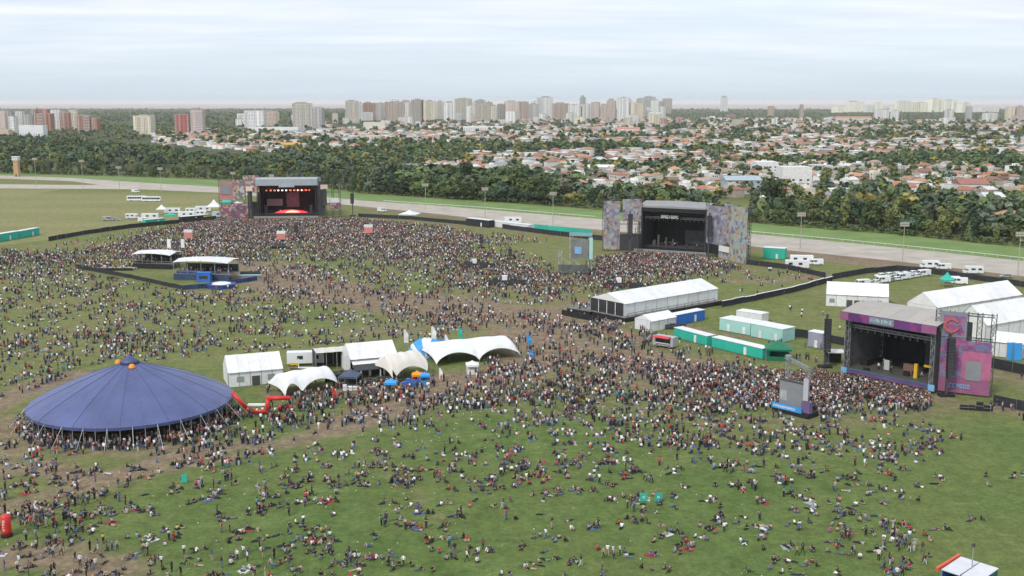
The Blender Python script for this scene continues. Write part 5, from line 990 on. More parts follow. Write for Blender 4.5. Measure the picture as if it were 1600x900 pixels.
def person_on(label, p, rz, pose='stand', cols=None): ON_STAGE.append((label, p, rz, pose, cols))
ON_STAGE = []
def banner(t, x0, x1, z0, z1, y, m, name='banner', th=.12): return MB().box(x0, x1, y-th, y, z0, z1).build(name, m, t)
# --- 1: red lit stage
o_, rz, W = FR((404,340), (497,339)); Hs_ = HT(450, 340, 277); t = thing('main_stage', 'big dark stage with silver roof and red lights, upper left', 'stage', o_, rz); D = 20; block_rect(o_, rz, -24, W+12, -6, D+6)
f1 = HT(450, 340, 290)
MB().box(0, W, 0, D, 0, 2.0).build('deck', M_char, t); MB().box(0, W, D, D+.4, 0, f1).build('back_wall', M_black, t); MB().box(-.4, 0, .5, D, 0, f1).build('side_wall', M_black, t); MB().box(W, W+.4, .5, D, 0, f1).build('side_wall', M_black, t)
r = MB().add([(-.6,-1.5,f1),(W+.6,-1.5,f1),(W+.6,D+1,f1),(-.6,D+1,f1),(-.6,-1.5,Hs_),(W+.6,-1.5,Hs_),(W+.6,D+1,Hs_-1.4),(-.6,D+1,Hs_-1.4)], [(0,3,2,1),(4,5,6,7),(0,1,5,4),(1,2,6,5),(2,3,7,6),(3,0,4,7)]).build('roof', M_silver, t)
banner(r, -.6, W+.6, Hs_-1.2, Hs_-.2, -1.5, mat('silver_light', (0.62, 0.66, 0.70), 0.45, 0.05), 'fascia_strip'); banner(r, W*.36, W*.62, f1-.9, f1+1.2, -1.5, M_silver, 'roof_sign')
for x in (.5, W-.5):
    for y in (.2, D-.5): MB().truss((x, y, 0), (x, y, f1), 1.2, .14).build('tower_truss', M_steel, t)
for k, (y, z) in enumerate(((2.5, f1-2.2), (8, f1-1.5), (14, f1-1.5))): tr = MB().truss((1, y, z), (W-1, y, z), .7, .1).build('light_truss', M_steel, t)
for k in range(12):
    x = W*(.14+.72*k/11); l = MB().lathe([(.02, -.5), (.3, -.5), (.26, .1), (.12, .2)], 10, (x, 2.4, f1-2.8)).build('spotlight', M_lampw if k in (3, 4, 8, 9, 5) else M_lampr, t)
for k in range(10): MB().lathe([(.02, -.5), (.28, -.5), (.22, .1)], 8, (W*(.2+.6*k/9), 8, f1-3.2)).build('spotlight', M_lampr, t)
banner(t, W*.42, W*.64, 4, 12.5, D-.5, mat('dim_screen', (0.16, 0.13, 0.17), 0.5, 0.3, 0.4), 'screen'); banner(t, 3, W*.36, 5, 9, D-3, M_screen, 'side_screen')
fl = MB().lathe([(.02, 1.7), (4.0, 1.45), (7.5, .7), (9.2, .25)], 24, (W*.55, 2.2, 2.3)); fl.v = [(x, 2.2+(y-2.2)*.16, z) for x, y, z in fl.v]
rl_ = bpy.data.lights.new('stage_red_light', 'POINT'); rl_.energy = 900; rl_.color = (1, .06, .06); rl_.shadow_soft_size = 1.0; ro_ = bpy.data.objects.new('stage_red_light', rl_); COL.objects.link(ro_); ro_.parent = t; ro_.location = (W*.55, 5, 6); fl.build('floor_lights', M_floorr, t)
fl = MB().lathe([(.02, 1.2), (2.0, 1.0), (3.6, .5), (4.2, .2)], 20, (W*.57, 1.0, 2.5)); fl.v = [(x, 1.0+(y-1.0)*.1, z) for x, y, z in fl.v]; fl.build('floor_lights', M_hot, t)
MB().box(W*.1, W*.14, 3, 4, 2.0, 6.5).build('side_fill', M_char, t); MB().box(W*.86, W*.9, 3, 4, 2.0, 6.5).build('side_fill', M_char, t); MB().box(W*.3, W*.5, 9, 13, 2.0, 3.4).build('riser', M_char, t)
banner(t, -.4, W+.4, .1, 2.0, -.02, M_black, 'deck_skirt'); MB().box(-2, W+2, -5, -4.6, 0, 1.2).build('pit_barrier', M_alu, t)
# wings of the red lit stage
s_ = S(340); z_ = lambda y: (340-y)*s_
for lab, xs_, items in (('left wing of the red lit stage with printed scaffold panels', (345, 403), [(0, 20, 283, 312, 'frame'), (2, 17, 287, 303, 'white'), (20, 38, 281, 312, 'w1'), (36, 60, 274, 300, 'w1'), (0, 18, 320, 340, 'w1b'), (18, 42, 318, 340, 'w1b'), (42, 58, 315, 338, 'dark')]),
                      ('right wing of the red lit stage with peach square and panels', (499, 532), [(0, 12, 283, 300, 'dark'), (3, 14, 288, 295, 'peach'), (0, 10, 300, 336, 'dark'), (16, 31, 309, 316, 'white'), (16, 33, 317, 326, 'w1b')])):
    o2, rz2, W2 = FR((xs_[0], 341), (xs_[1], 340)); w_ = thing('stage_wing', lab, 'stage wing', o2, rz2)
    for k in range(4): MB().truss((W2*k/3, .8, 0), (W2*k/3, .8, z_(278)), 1.0, .12).build('scaffold_tower', M_steel, w_)
    for y in (284, 300, 318): MB().truss((0, .8, z_(y)), (W2, .8, z_(y)), .7, .09).build('scaffold_beam', M_steel, w_)
    for k, (a, b_, y0, y1, mm) in enumerate(items):
        if mm == 'white' and 'left' in lab: banner(w_, a*s_, b_*s_, z_(y1), z_(y0), -.2, M_screen, 'screen')
        else: banner(w_, a*s_, b_*s_, max(.3, z_(y1)), z_(y0), -.04*k, {'frame': mat('rose_print', (0.50, 0.22, 0.22), 0.6, 0.2, 0.4), 'white': M_whitew, 'w1': A_wing1, 'w1b': A_wing1b, 'dark': M_char, 'peach': M_peach}[mm], 'printed_panel')
line_array('black line array left of the red lit stage', 392, 341, z_(299), 11, 2.4); line_array('black line array right of the red lit stage', 508, 341, z_(298), 11, 2.4); line_array('black line array standing apart right of the red lit stage', 551, 338, HT(551, 338, 303), 8, 2.0)
banner(thing('peach_sign', 'pale square sign above the left line array of the red lit stage', 'sign', G(391, 342)), -1.8, 1.8, z_(297), z_(290), 0, M_peach, 'board'); MB().bar((0, .1, 0), (0, .1, z_(297)), .3).build('post', M_steel, bpy.data.objects['peach_sign'])
# --- 2: dark middle stage
o_, rz, W = FR((1002,391), (1100,397)); Hs_ = HT(1002, 391, 320); t = thing('middle_stage', 'dark stage with grey roof and white sign, upper right centre', 'stage', o_, rz); D = 17; f1 = Hs_-2.2; block_rect(o_, rz, -18, W+20, -4, D+5)
MB().box(0, W, 0, D, 0, 1.9).build('deck', M_char, t); MB().box(0, W, D, D+.4, 0, f1).build('back_wall', M_black, t); MB().box(-.4, 0, .3, D, 0, f1).build('side_wall', M_char, t); MB().box(W, W+.4, .3, D, 0, f1).build('side_wall', M_black, t)
n = 12; vs = [];
for k in range(n+1):
    x = -1.2+(W+2.4)*k/n; zt = Hs_-.4*abs(k/n-.5)*2
    vs += [(x, -1.6, f1+.4), (x, -1.6, zt), (x, D*.5, zt+1.6), (x, D+1.5, zt-1.2)]
r = MB().add(vs, [(4*k+j, 4*k+4+j, 4*k+5+j, 4*k+1+j) for k in range(n) for j in range(3)]).build('roof', M_roofd, t); banner(r, -1.2, W+1.2, f1-.4, f1+1.3, -1.61, M_black, 'fascia')
for x in (-.8, W+.8):
    for y in (0, D-.5): MB().truss((x, y, 0), (x, y, f1), 1.1, .13).build('tower_truss', M_steel, t)
for y, z in ((2, f1-3.2), (6, f1-2.2), (11, f1-2.2)): MB().truss((.6, y, z), (W-.6, y, z), .7, .09).build('light_truss', M_alu if y == 2 else M_steel, t)
for k in range(14): MB().lathe([(.02, -.6), (.3, -.6), (.26, .1), (.1, .2)], 8, (1.2+(W-2.4)*k/13, 2, f1-3.9)).build('spotlight', M_steel, t)
sg = banner(t, W*.30, W*.60, f1-3.6, f1-1.6, .2, M_black, 'sign_board'); lettering(9, W*.28, 1.3, RL, W*.31, f1-3.2, .07, .1).build('sign_lettering', M_white, sg)
banner(t, W*.06, W*.94, 2.4, f1-6, D-.4, mat('black_backdrop', (0.03, 0.035, 0.035), 0.7, 0.4, 0.3), 'backdrop'); banner(t, W*.56, W*.96, 2.2, 8.4, D-4, mat('dim_set_panel', (0.10, 0.105, 0.10), 0.7, 0.3, 0.5), 'set_panel')
for x, z, w_ in ((.2, 6.6, .9), (.33, 5.6, .6), (.44, 5.0, .7), (.12, 4.2, 1.4)): MB().box(W*x, W*x+w_, 5, 6, 1.9, z).build('backline', M_steel, t)
MB().box(W*.3, W*.5, 8, 12, 1.9, 3.2).build('riser', M_char, t); banner(t, -.3, W+.3, .1, 1.9, -.02, M_black, 'deck_skirt'); MB().box(-2, W+2, -4, -3.7, 0, 1.2).build('pit_barrier', M_alu, t)
def wing(name, label, a, b_, base_, items, towers, beams, mats):
    o2, rz2, W2 = FR(a, b_); s2 = S((a[1]+b_[1])/2); w_ = thing(name, label, 'stage wing', o2, rz2); zz_ = lambda y: (base_-y)*s2; px2 = W2/(b_[0]-a[0])
    top = max(zz_(i_[2]) for i_ in items)
    for k in range(towers): MB().truss((W2*k/(towers-1), .9, 0), (W2*k/(towers-1), .9, top), 1.0, .12).build('scaffold_tower', M_steel, w_)
    for y in beams: MB().truss((0, .9, zz_(y)), (W2, .9, zz_(y)), .6, .08).build('scaffold_beam', M_steel, w_)
    for k, (x0, x1, y0, y1, mm, nm) in enumerate(items): banner(w_, (x0-a[0])*px2, (x1-a[0])*px2, max(.05, zz_(y1)), zz_(y0), -.03*k, mats[mm], nm)
    return w_, px2, zz_
MT = {'w2': A_wing2, 'lil': A_wing2b, 'yel': A_wing2c, 'dark': M_char, 'black': M_black, 'white': M_whitew, 'scr': M_screen, 'pink': M_pink, 'pink2': mat('bright_pink_vinyl', (0.42, 0.13, 0.245), 0.55, 0.2, 0.6), 'w3': A_wing3, 'grey': mat('slate_print', (0.22, 0.23, 0.28), 0.6, 0.15, 0.5), 'lblue': M_lblue, 'mint': M_mint}
wing('stage_wing', 'left wing of the middle stage with tall printed columns', (943,392), (1001,392), 392, [(943,968,314,390,'w2','printed_panel'),(972,1001,311,346,'w2','printed_panel'),(946,964,322,340,'lil','printed_panel'),(968,1001,365,391,'dark','drape')], 4, (330, 350, 372), MT)
wing('stage_wing', 'right wing of the middle stage with lilac and yellow panels', (1101,399), (1166,413), 406, [(1103,1130,324,385,'lil','printed_panel'),(1130,1143,318,380,'w2','printed_panel'),(1141,1166,320,409,'yel','printed_panel'),(1124,1140,385,394,'white','screen'),(1124,1141,396,409,'w2','printed_panel'),(1103,1123,386,400,'black','drape')], 5, (330, 352, 378), MT)
s_ = S(392); line_array('black line array left of the middle stage', 984, 396, HT(984, 396, 335), 13, 1.9); line_array('black line array right of the middle stage', 1107, 402, HT(1107, 402, 338), 12, 1.8)
t2 = thing('ramp_truss', 'dark curved truss beside the left of the middle stage', 'truss', G(994, 395)); MB().truss((0, 0, 0), (0, 0, 11), 1.0, .12).build('mast', M_steel, t2); MB().truss((0, 0, 11), (2.2, 0, 12.6), .8, .1).build('arm', M_steel, t2); MB().box(-1.2, 1.2, -1, 1, 0, .4).build('base', M_black, t2)
# --- 3: pink stage on the right
o_, rz, W = FR((1318,586), (1456,615)); Hs_ = HT(1318, 586, 484); t = thing('pink_stage', 'open stage with beige roof and purple fascia at the right', 'stage', o_, rz); D = 16.5; f1 = Hs_-1.9; block_rect(o_, rz, -2, W+2, -3, D+3)
MB().box(0, W, 0, D, 0, 1.9).build('deck', mat('stage_floor', (0.10, 0.095, 0.085), 0.6, 0.2, 0.5), t); MB().box(0, W, D, D+.3, 0, f1).build('back_wall', M_black, t)
for k in range(4): MB().box(.1-.3, .1, D*k/4+.02, D*(k+1)/4-.02, 0, f1).build('side_wall', mat('grey_scrim', (0.13, 0.13, 0.135), 0.8, 0.2, 0.6), t)
MB().box(W, W+.3, 0, D, 0, f1).build('side_wall', M_char, t)
NB = 6
for k in range(NB):
    x0, x1 = -.8+(W+1.6)*k/NB+.02, -.8+(W+1.6)*(k+1)/NB-.02; vs = []
    for x in (x0, (x0+x1)/2, x1):
        sg = .0 if x != (x0+x1)/2 else -.1
        for y, z in ((-1.2, Hs_-.3), (D*.35, Hs_+1.1), (D*.75, Hs_+.7), (D+.8, Hs_-.5)): vs.append((x, y, z+sg))
    MB().add(vs, [(4*i_+j, 4*i_+4+j, 4*i_+5+j, 4*i_+1+j) for i_ in range(2) for j in range(3)]).build('roof_panel', M_roofg, t, smooth=True)
fs_ = banner(t, -.8, W+.8, f1-.3, Hs_-.25, -1.2, A_fascia3, 'fascia'); banner(fs_, W*.30, W*.58, f1-.1, Hs_-.4, -1.33, MT['grey'], 'fascia_sign'); 
lettering(8, W*.24, .75, RL, W*.32, f1+.35, -1.46, .06).build('sign_lettering', M_mint, t); banner(fs_, -.8, W*.06, f1-.2, Hs_-.35, -1.33, M_pink, 'fascia_end'); banner(fs_, W*.88, W+.8, f1-.2, Hs_-.35, -1.33, M_pink, 'fascia_end')
for x in (.4, W-.4):
    for y in (.3, D-.5): MB().truss((x, y, 1.9), (x, y, f1), .9, .11).build('tower_truss', M_alu, t)
for y, z in ((1.5, f1-2.0), (6, f1-1.6), (11, f1-1.4)): MB().truss((.8, y, z), (W-.8, y, z), .6, .08).build('light_truss', M_alu, t)
for k in range(12): MB().lathe([(.02, -.5), (.25, -.5), (.22, .1), (.08, .2)], 8, (1.4+(W-2.8)*k/11, 1.5, f1-2.6)).build('spotlight', M_steel, t)
banner(t, .5, W*.52, 2.0, f1-1.5, D-.4, mat('navy_backdrop', (0.022, 0.026, 0.034), 0.8, 0.2, 0.4), 'backdrop'); banner(t, W*.55, W-.5, 2.0, f1-2.2, D-1.4, mat('set_print', (0.09, 0.095, 0.095), 0.7, 0.35, 0.7), 'set_panel')
dk = banner(t, -.6, W+.6, .75, 1.95, -.03, mat('deck_print', (0.16, 0.09, 0.24), 0.6, 0.3, 0.3), 'deck_banner'); banner(dk, -.6, .9, .6, 2.05, -.17, M_lblue, 'corner_sign'); banner(dk, W-.9, W+.6, .6, 2.05, -.17, M_lblue, 'corner_sign'); banner(t, -.4, W+.4, .05, .72, -.04, M_black, 'deck_skirt'); banner(dk, .95, W-.95, 1.75, 2.02, -.17, mat('deck_edge_blue', (0.06, 0.16, 0.24), 0.6), 'edge_strip')
MB().box(W*.60, W*.66, 3.2, 3.9, 1.9, 3.0).build('monitor', M_black, t); MB().box(W*.2, W*.26, 1, 1.7, 1.9, 2.5).build('monitor', M_black, t); MB().box(W*.72, W*.755, 3, 3.6, 1.9, 5.2).build('yellow_prop', M_yellow, t); MB().box(W*.78, W*.99, 5, 5.3, 4.4, 4.9).build('yellow_beam', M_yellow, t); MB().box(W*.36, W*.42, 4, 4.2, 2.2, 4.6).build('pale_prop', mat('pale_prop', (0.45, 0.48, 0.42), 0.7), t); MB().box(W*.5, W*.7, 8, 12, 1.9, 3.0).build('riser', M_char, t); MB().box(W*.53, W*.64, 6, 7, 1.9, 4.0).build('set_block', mat('rust_set', (0.22, 0.12, 0.10), 0.7), t); MB().box(W*.05, W*.14, 5, 8, 1.9, 3.6).build('backline', M_black, t)
for x in (0, 6, 12, 18): MB().box(x, min(W, x+5.9), -3.0, -2.8, 0, 1.15).build('pit_barrier', M_alu, t)
wg, p2, zf = wing('stage_wing', 'right wing of the pink stage with pink panels and grey screen', (1458,612), (1544,622), 617, [(1459,1545,590,614,'pink','printed_panel'),(1459,1504,527,590,'w3','printed_panel'),(1500,1545,545,590,'pink2','printed_panel'),(1462,1504,486,526,'grey','printed_panel'),(1506,1530,562,592,'scr','screen'),(1468,1500,492,522,'w3','printed_panel'),(1500,1544,530,545,'w3','printed_panel')], 5, (490, 528, 560), MT)
ring = MB(); cx, cz, r0, r1 = (1480-1458)*p2, zf(507), 1.1, 1.75
for k in range(16):
    a0, a1 = 2*math.pi*k/16+.5, 2*math.pi*(k+1)/16+.5
    if k >= 14: continue
    ring.add([(cx+r*math.cos(a), y, cz+r*math.sin(a)) for y in (-.55, -.45) for r, a in ((r0, a0), (r1, a0), (r1, a1), (r0, a1))], [(0,1,2,3),(7,6,5,4),(0,4,5,1),(2,6,7,3),(1,5,6,2),(3,7,4,0)])
ring.build('red_ring_emblem', mat('red_emblem', (0.44, 0.12, 0.13), 0.5, 0.2, 1.5), wg); lettering(6, 34*p2, .95, RL, (1482-1458)*p2, zf(606), -.25, .08).build('blue_lettering', M_lblue, wg)
line_array('black line array hung before the pink wing', 1480, 620, HT(1480, 620, 531), 11, 1.55); line_array('black line array standing free left of the pink stage', 1290, 575, HT(1290, 575, 500), 11, 1.5)
t2 = thing('stage_side_canopy', 'low grey canopy between the free line array and the pink stage', 'canopy', G(1303, 572)); MB().box(-1.5, 3, 0, 4, 3.2, 3.4).build('roof', M_whitew, t2); MB().box(-1.4, 2.9, 3.8, 3.95, 0, 3.2).build('back_drape', M_char, t2); [MB().bar((x, .1, 0), (x, .1, 3.2), .1).build('leg', M_alu, t2) for x in (-1.4, 2.9)]
# ------------------------------------------------------------------ screens and towers on the lawn
o_, rz, W = FR((1205,642), (1262,656)); s_ = S(648); t = thing('screen_tower', 'delay tower with grey video screen, white post and blue banner', 'screen tower', o_, rz); block_rect(o_, rz, -1, W+1, -2, 5); zz = lambda y: (648-y)*s_
MB().box(0, W, .3, 4, 0, 1.1).build('base', M_black, t); MB().box(0, W, .2, .28, 0, 1.2).build('skirt', M_black, t); bl = MB().box(.1, W*.82, .02, .14, .9, 2.1).build('blue_banner', M_sky, t); lettering(10, W*.62, .5, RL, .5, 1.2, .02, .04).build('lettering', M_white, bl)
MB().truss((W*.88, 1, 0), (W*.88, 1, zz(570)), .6, .1).build('post', M_alu, t); MB().truss((W*.18, 3.2, 0), (W*.18, 3.2, zz(562)), .7, .1).build('post', M_alu, t); MB().truss((W*.1, 3.2, zz(563)), (W*.9, 1, zz(570)), .55, .09).build('top_beam', M_alu, t); MB().box(W*.12, W*.26, 2.8, 3.4, zz(566), zz(559)).build('hoist', M_alu, t)
MB().box(W*.13, W*.80, 1.0, 1.3, zz(636), zz(597)).build('screen', M_screen, t); banner(t, W*.16, W*.34, zz(628), zz(612), .98, mat('screen_image_light', (0.42, 0.46, 0.45), 0.4, 0.3, 1.0), 'screen_image', .03); MB().box(W*.12, W*.81, .95, 1.35, zz(597), zz(594)).build('screen_frame', M_steel, t)
MB().box(W*.78, W*1.0, .4, 1.6, 1.1, 3.4).build('purple_drape', mat('purple_drape', (0.17, 0.11, 0.25), 0.7, 0.2, 0.8), t); banner(t, W*.82, W*.95, zz(620), zz(585), .5, mat('lilac_banner', (0.50, 0.48, 0.56), 0.6, 0.1), 'banner')
o_, rz, W = FR((872,428), (926,430)); s_ = S(428); t = thing('screen_tower', 'scaffold delay tower with pale blue top left of the middle stage', 'screen tower', o_, rz); block_rect(o_, rz, 0, W, -1, 8); zz = lambda y: (428-y)*s_
MB().box(0, W, .5, 7, 0, 1.6).build('base', M_black, t); MB().box(0, W*.85, .3, .48, .2, 3.6).build('drape', mat('mottled_scrim', (0.10, 0.11, 0.11), 0.8, 0.5, 0.6), t)
for x in (.03, .35, .9): MB().truss((W*x, 2, 0), (W*x, 2, zz(364 if x > .3 else 392)), 1.1, .13).build('scaffold_tower', M_alu, t)
MB().truss((W*.3, 2, zz(366)), (W*.95, 2, zz(366)), 1.1, .13).build('top_beam', M_alu, t); banner(t, W*.3, W*.95, zz(368), zz(363), 1.3, mat('dusty_blue_print', (0.24, 0.38, 0.48), 0.6, 0.2, 0.8), 'top_banner'); banner(t, W*.88, W*.98, zz(404), zz(370), 1.2, MT['mint'], 'side_banner'); banner(t, W*.36, W*.86, zz(404), zz(374), 1.4, mat('dull_screen', (0.20, 0.21, 0.20), 0.5, 0.3, 0.4), 'screen'); banner(t, W*.46, W*.66, zz(396), zz(385), 1.2, M_lblue, 'screen_image'); MB().bar((0, 1, zz(395)), (W*.5, .4, 1), .2).bar((W*.3, 1, zz(400)), (W*.9, .4, 1), .2).build('brace', M_alu, t)
for x, y, yt, lab in ((440,388,360,'salmon and white box on a mast in the crowd before the red lit stage'), (576,369,350,'salmon and white box mast in the crowd right of the red lit stage'), (295,379,358,'salmon and white box mast left of the red lit stage crowd')):
    p = G(x, y); h = HT(x, y, yt); s_ = S(y); t = thing('delay_mast', lab, 'delay mast', p); block_rect(p, 0, -3, 3, -2, 3); MB().truss((0, .8, 0), (0, .8, h), .9, .12).build('mast', M_steel, t); MB().box(-6.5*s_, 6.5*s_, -.6, .6, h-14*s_, h-5*s_).build('sign_box', M_pinkbox, t); MB().box(-6.5*s_, 6.5*s_, -.62, .62, h-5*s_+.003, h-.3).build('sign_top', M_whitew, t); MB().box(-4, 4, -1.5, 2.5, 0, .9).build('base', M_black, t)
for x, y, lab in ((745,419,'dark technical platform with white case, left of two on the middle lawn'), (793,446,'dark technical platform with white case, nearer of two on the middle lawn'), (972,450,'dark technical platform with white case above the long white marquee')):
    p = G(x, y); t = thing('control_platform', lab, 'platform', p, .05); block_rect(p, 0, -7, 7, -1, 5); MB().box(-7, 7, 0, 4.5, 0, .9).build('deck', M_black, t); MB().box(-6.8, 6.8, -.05, .002, .1, 1.9).build('barrier', M_char, t); MB().box(-1.9, -.1, .8, 2.2, .9, 3.4).build('white_case', M_white, t); MB().box(1.2, 3.6, 1, 2.4, .9, 2.2).build('desk', M_char, t); MB().box(-5, -3.4, 1, 2.6, .9, 2.6).build('rack', M_char, t)
line_array('slim dark speaker mast on the middle lawn, upper of two', 752, 388, HT(752, 388, 371), 4, 1.4); line_array('slim dark speaker mast on the middle lawn, lower of two', 797, 406, HT(797, 406, 390), 4, 1.4); line_array('dark speaker mast beside the salmon box before the red lit stage', 463, 375, HT(463, 375, 352), 5, 1.6)
# ------------------------------------------------------------------ hospitality platforms on the left
def canopy_platform(label, a, b_, depth, deck, h, m_front, name='hospitality_platform'):
    o2, rz2, W2 = FR(a, b_); t = thing(name, label, 'platform', o2, rz2); block_rect(o2, rz2, -1, W2+1, -2, depth+1); MB().box(0, W2, 0, depth, deck-.2, deck).build('deck', M_grass_deck, t); MB().box(0, W2, -.1, -.003, 0, deck-.01).build('skirt', m_front, t); MB().box(-.1, -.003, 0, depth, 0, deck-.01).build('skirt', M_black, t)
    n = 14; vs = []
    for k in range(n+1):
        u = k/n; z = h+.6*math.sin(math.pi*u)**.7
        vs += [(W2*u, -.8, z-.5), (W2*u, depth*.5, z+.3), (W2*u, depth+.6, z-.3)]
    b = MB(); f = [(3*k+j, 3*k+3+j, 3*k+4+j, 3*k+1+j) for k in range(n) for j in range(2)]; b.add(vs, f); b.add([(x, y, z-.06) for x, y, z in vs], [g[::-1] for g in f]); b.build('canopy', M_white, t, smooth=True)
    for k in range(5):
        for y in (.1, depth-.1): MB().bar((W2*k/4, y, deck), (W2*k/4, y, h+.2+(.55*math.sin(math.pi*k/4)**.7 if 0 < k < 4 else 0)-.3), .16).build('post', M_alu, t)
    MB().box(.2, W2-.2, depth-.3, depth-.2, deck, deck+2.6).build('back_drape', M_char, t); MB().box(.5, W2*.45, 1.2, 1.8, deck, deck+1.1).build('bar_counter', m_front, t); MB().box(0, W2, -.06, .02, deck+1.0, deck+1.1).build('handrail', M_alu, t)
    for k in range(9): MB().box(W2*k/8-.03, W2*k/8+.03, -.05, .01, deck, deck+1.0).build('railing_post', M_alu, t)
    return t, W2
canopy_platform('white roofed hospitality platform, left of two in the left crowd', (208,419), (268,421), 9, 2.0, 6.0, M_black); canopy_platform('white roofed hospitality platform with blue bar, right of two', (272,437), (358,439), 10, 2.2, 7.0, mat('navy_skirt', (0.04, 0.07, 0.16), 0.6, 0.3, 0.4))
t = thing('bar_island', 'round blue and white bar in front of the right hospitality platform', 'bar', G(346, 449)); b = MB().lathe([(4.9, 0), (4.9, 1.1), (5.1, 1.15), (5.1, 1.35), (.05, 1.5)], 20); b.build('counter', mat('deep_blue_print', (0.03, 0.07, 0.26), 0.5, 0.2), t); MB().lathe([(3.4, 1.42), (2.6, 1.7), (1.0, 1.85), (.05, 1.9)], 20).build('white_top', M_whitew, t)
t = thing('blue_cube', 'deep blue booth in front of the right hospitality platform', 'booth', G(318, 441)); MB().box(-2.4, 2.4, 0, 3, 0, 3.3).build('body', M_blue, t); MB().box(-2.6, 2.6, -.2, 3.2, 3.3, 3.45).build('roof', mat('booth_roof', (0.05, 0.2, 0.6), 0.5), t); MB().box(-1.6, 1.6, -.05, .001, 1.2, 2.4).build('hatch', M_char, t)
t = thing('banner_mast', 'dark mast with two white hanging banners between the hospitality roofs', 'banner mast', G(277, 417)); hh = HT(277, 417, 371); MB().truss((0, 0, 0), (0, 0, hh), 1.3, .16).build('mast', M_steel, t)
for x in (-3.4, 2.0): MB().box(x, x+1.4, -.5, -.4, hh-4.0, hh-.6).build('banner', M_white, t)
MB().bar((-3.5, -.45, hh-.5), (3.5, -.45, hh-.5), .15).build('cross_arm', M_steel, t)
t = thing('flat_barrier', 'pale fallen barrier lying on the grass above the big top', 'barrier', G(180, 526), math.radians(-24)); MB().box(0, 7.5, -.5, -.42, .02, .12).box(0, 7.5, .42, .5, .02, .12).build('rails', M_alu, t, kind='stuff'); [MB().box(7.4*k/10, 7.4*k/10+.08, -.42, .42, .03, .09).build('bar', M_alu, t) for k in range(11)]
t = thing('counter_row', 'teal and dark counter right of the hospitality bar', 'counter', G(372, 436), .05); MB().box(0, 8, 0, 1.4, 0, 1.3).build('counter', MT['grey'], t); MB().box(-.2, 8.2, -.2, 1.6, 1.3, 1.42).build('top', M_mint, t); MB().box(.3, 7.7, 3, 3.1, 0, 2.4).build('back_panel', M_char, t)
t = thing('pale_deck', 'pale plywood deck with black frame left of the hospitality platforms', 'deck', G(150, 423), .02); MB().box(0, 14, 0, 7, 0, .5).build('floor', M_wood, t); MB().box(-.2, 14.2, -.25, -.003, 0, 1.0).build('front_board', M_black, t); [MB().bar((x, 6.8, 0), (x, 6.8, 3.2), .12).build('post', M_steel, t) for x in (.2, 7, 13.8)]; MB().bar((.2, 6.8, 3.2), (13.8, 6.8, 3.2), .12).build('beam', M_yellow, t)
# ================================================================== PEOPLE
M_skin = mat('skin', (0.52, 0.32, 0.23), 0.6, 0.05); M_shoe = mat('shoes', (0.05, 0.05, 0.055), 0.7, 0.1)
M_hairs = [mat('hair_dark', (0.022, 0.016, 0.012), 0.6, 0.1), mat('hair_brown', (0.085, 0.048, 0.026), 0.6, 0.1), mat('hair_fair', (0.30, 0.19, 0.085), 0.6, 0.1)]
CL = [('black', (0.016, 0.016, 0.018), 30), ('charcoal', (0.05, 0.05, 0.055), 17), ('navy', (0.026, 0.032, 0.065), 8), ('white', (0.78, 0.78, 0.78), 15), ('light grey', (0.36, 0.36, 0.37), 10), ('red', (0.46, 0.045, 0.035), 5.5), ('burgundy', (0.16, 0.035, 0.045), 5), ('denim blue', (0.085, 0.13, 0.22), 5), ('pale blue', (0.25, 0.36, 0.48), 2), ('teal', (0.05, 0.27, 0.24), 1.2), ('green', (0.05, 0.13, 0.06), 1.5), ('pink', (0.48, 0.26, 0.28), 3), ('orange', (0.55, 0.20, 0.08), 1), ('yellow', (0.55, 0.42, 0.12), .7), ('beige', (0.40, 0.33, 0.25), 7), ('mauve', (0.20, 0.14, 0.16), 6)]
CLW = np.array([c[2] for c in CL], float); CLW /= CLW.sum()
TR = [('black', (0.018, 0.018, 0.02), 38), ('dark jeans', (0.03, 0.042, 0.085), 26), ('blue jeans', (0.10, 0.16, 0.28), 16), ('grey', (0.16, 0.16, 0.17), 8), ('beige', (0.40, 0.32, 0.22), 7), ('pale', (0.55, 0.55, 0.56), 5)]
TRW = np.array([c[2] for c in TR], float); TRW /= TRW.sum()
M_cloth = {c[0]: mat('top_'+c[0].replace(' ', '_'), c[1], 0.85, 0.12, 3.0) for c in CL}; M_trs = {c[0]: mat('trousers_'+c[0].replace(' ', '_'), c[1], 0.85, 0.12, 3.0) for c in TR}
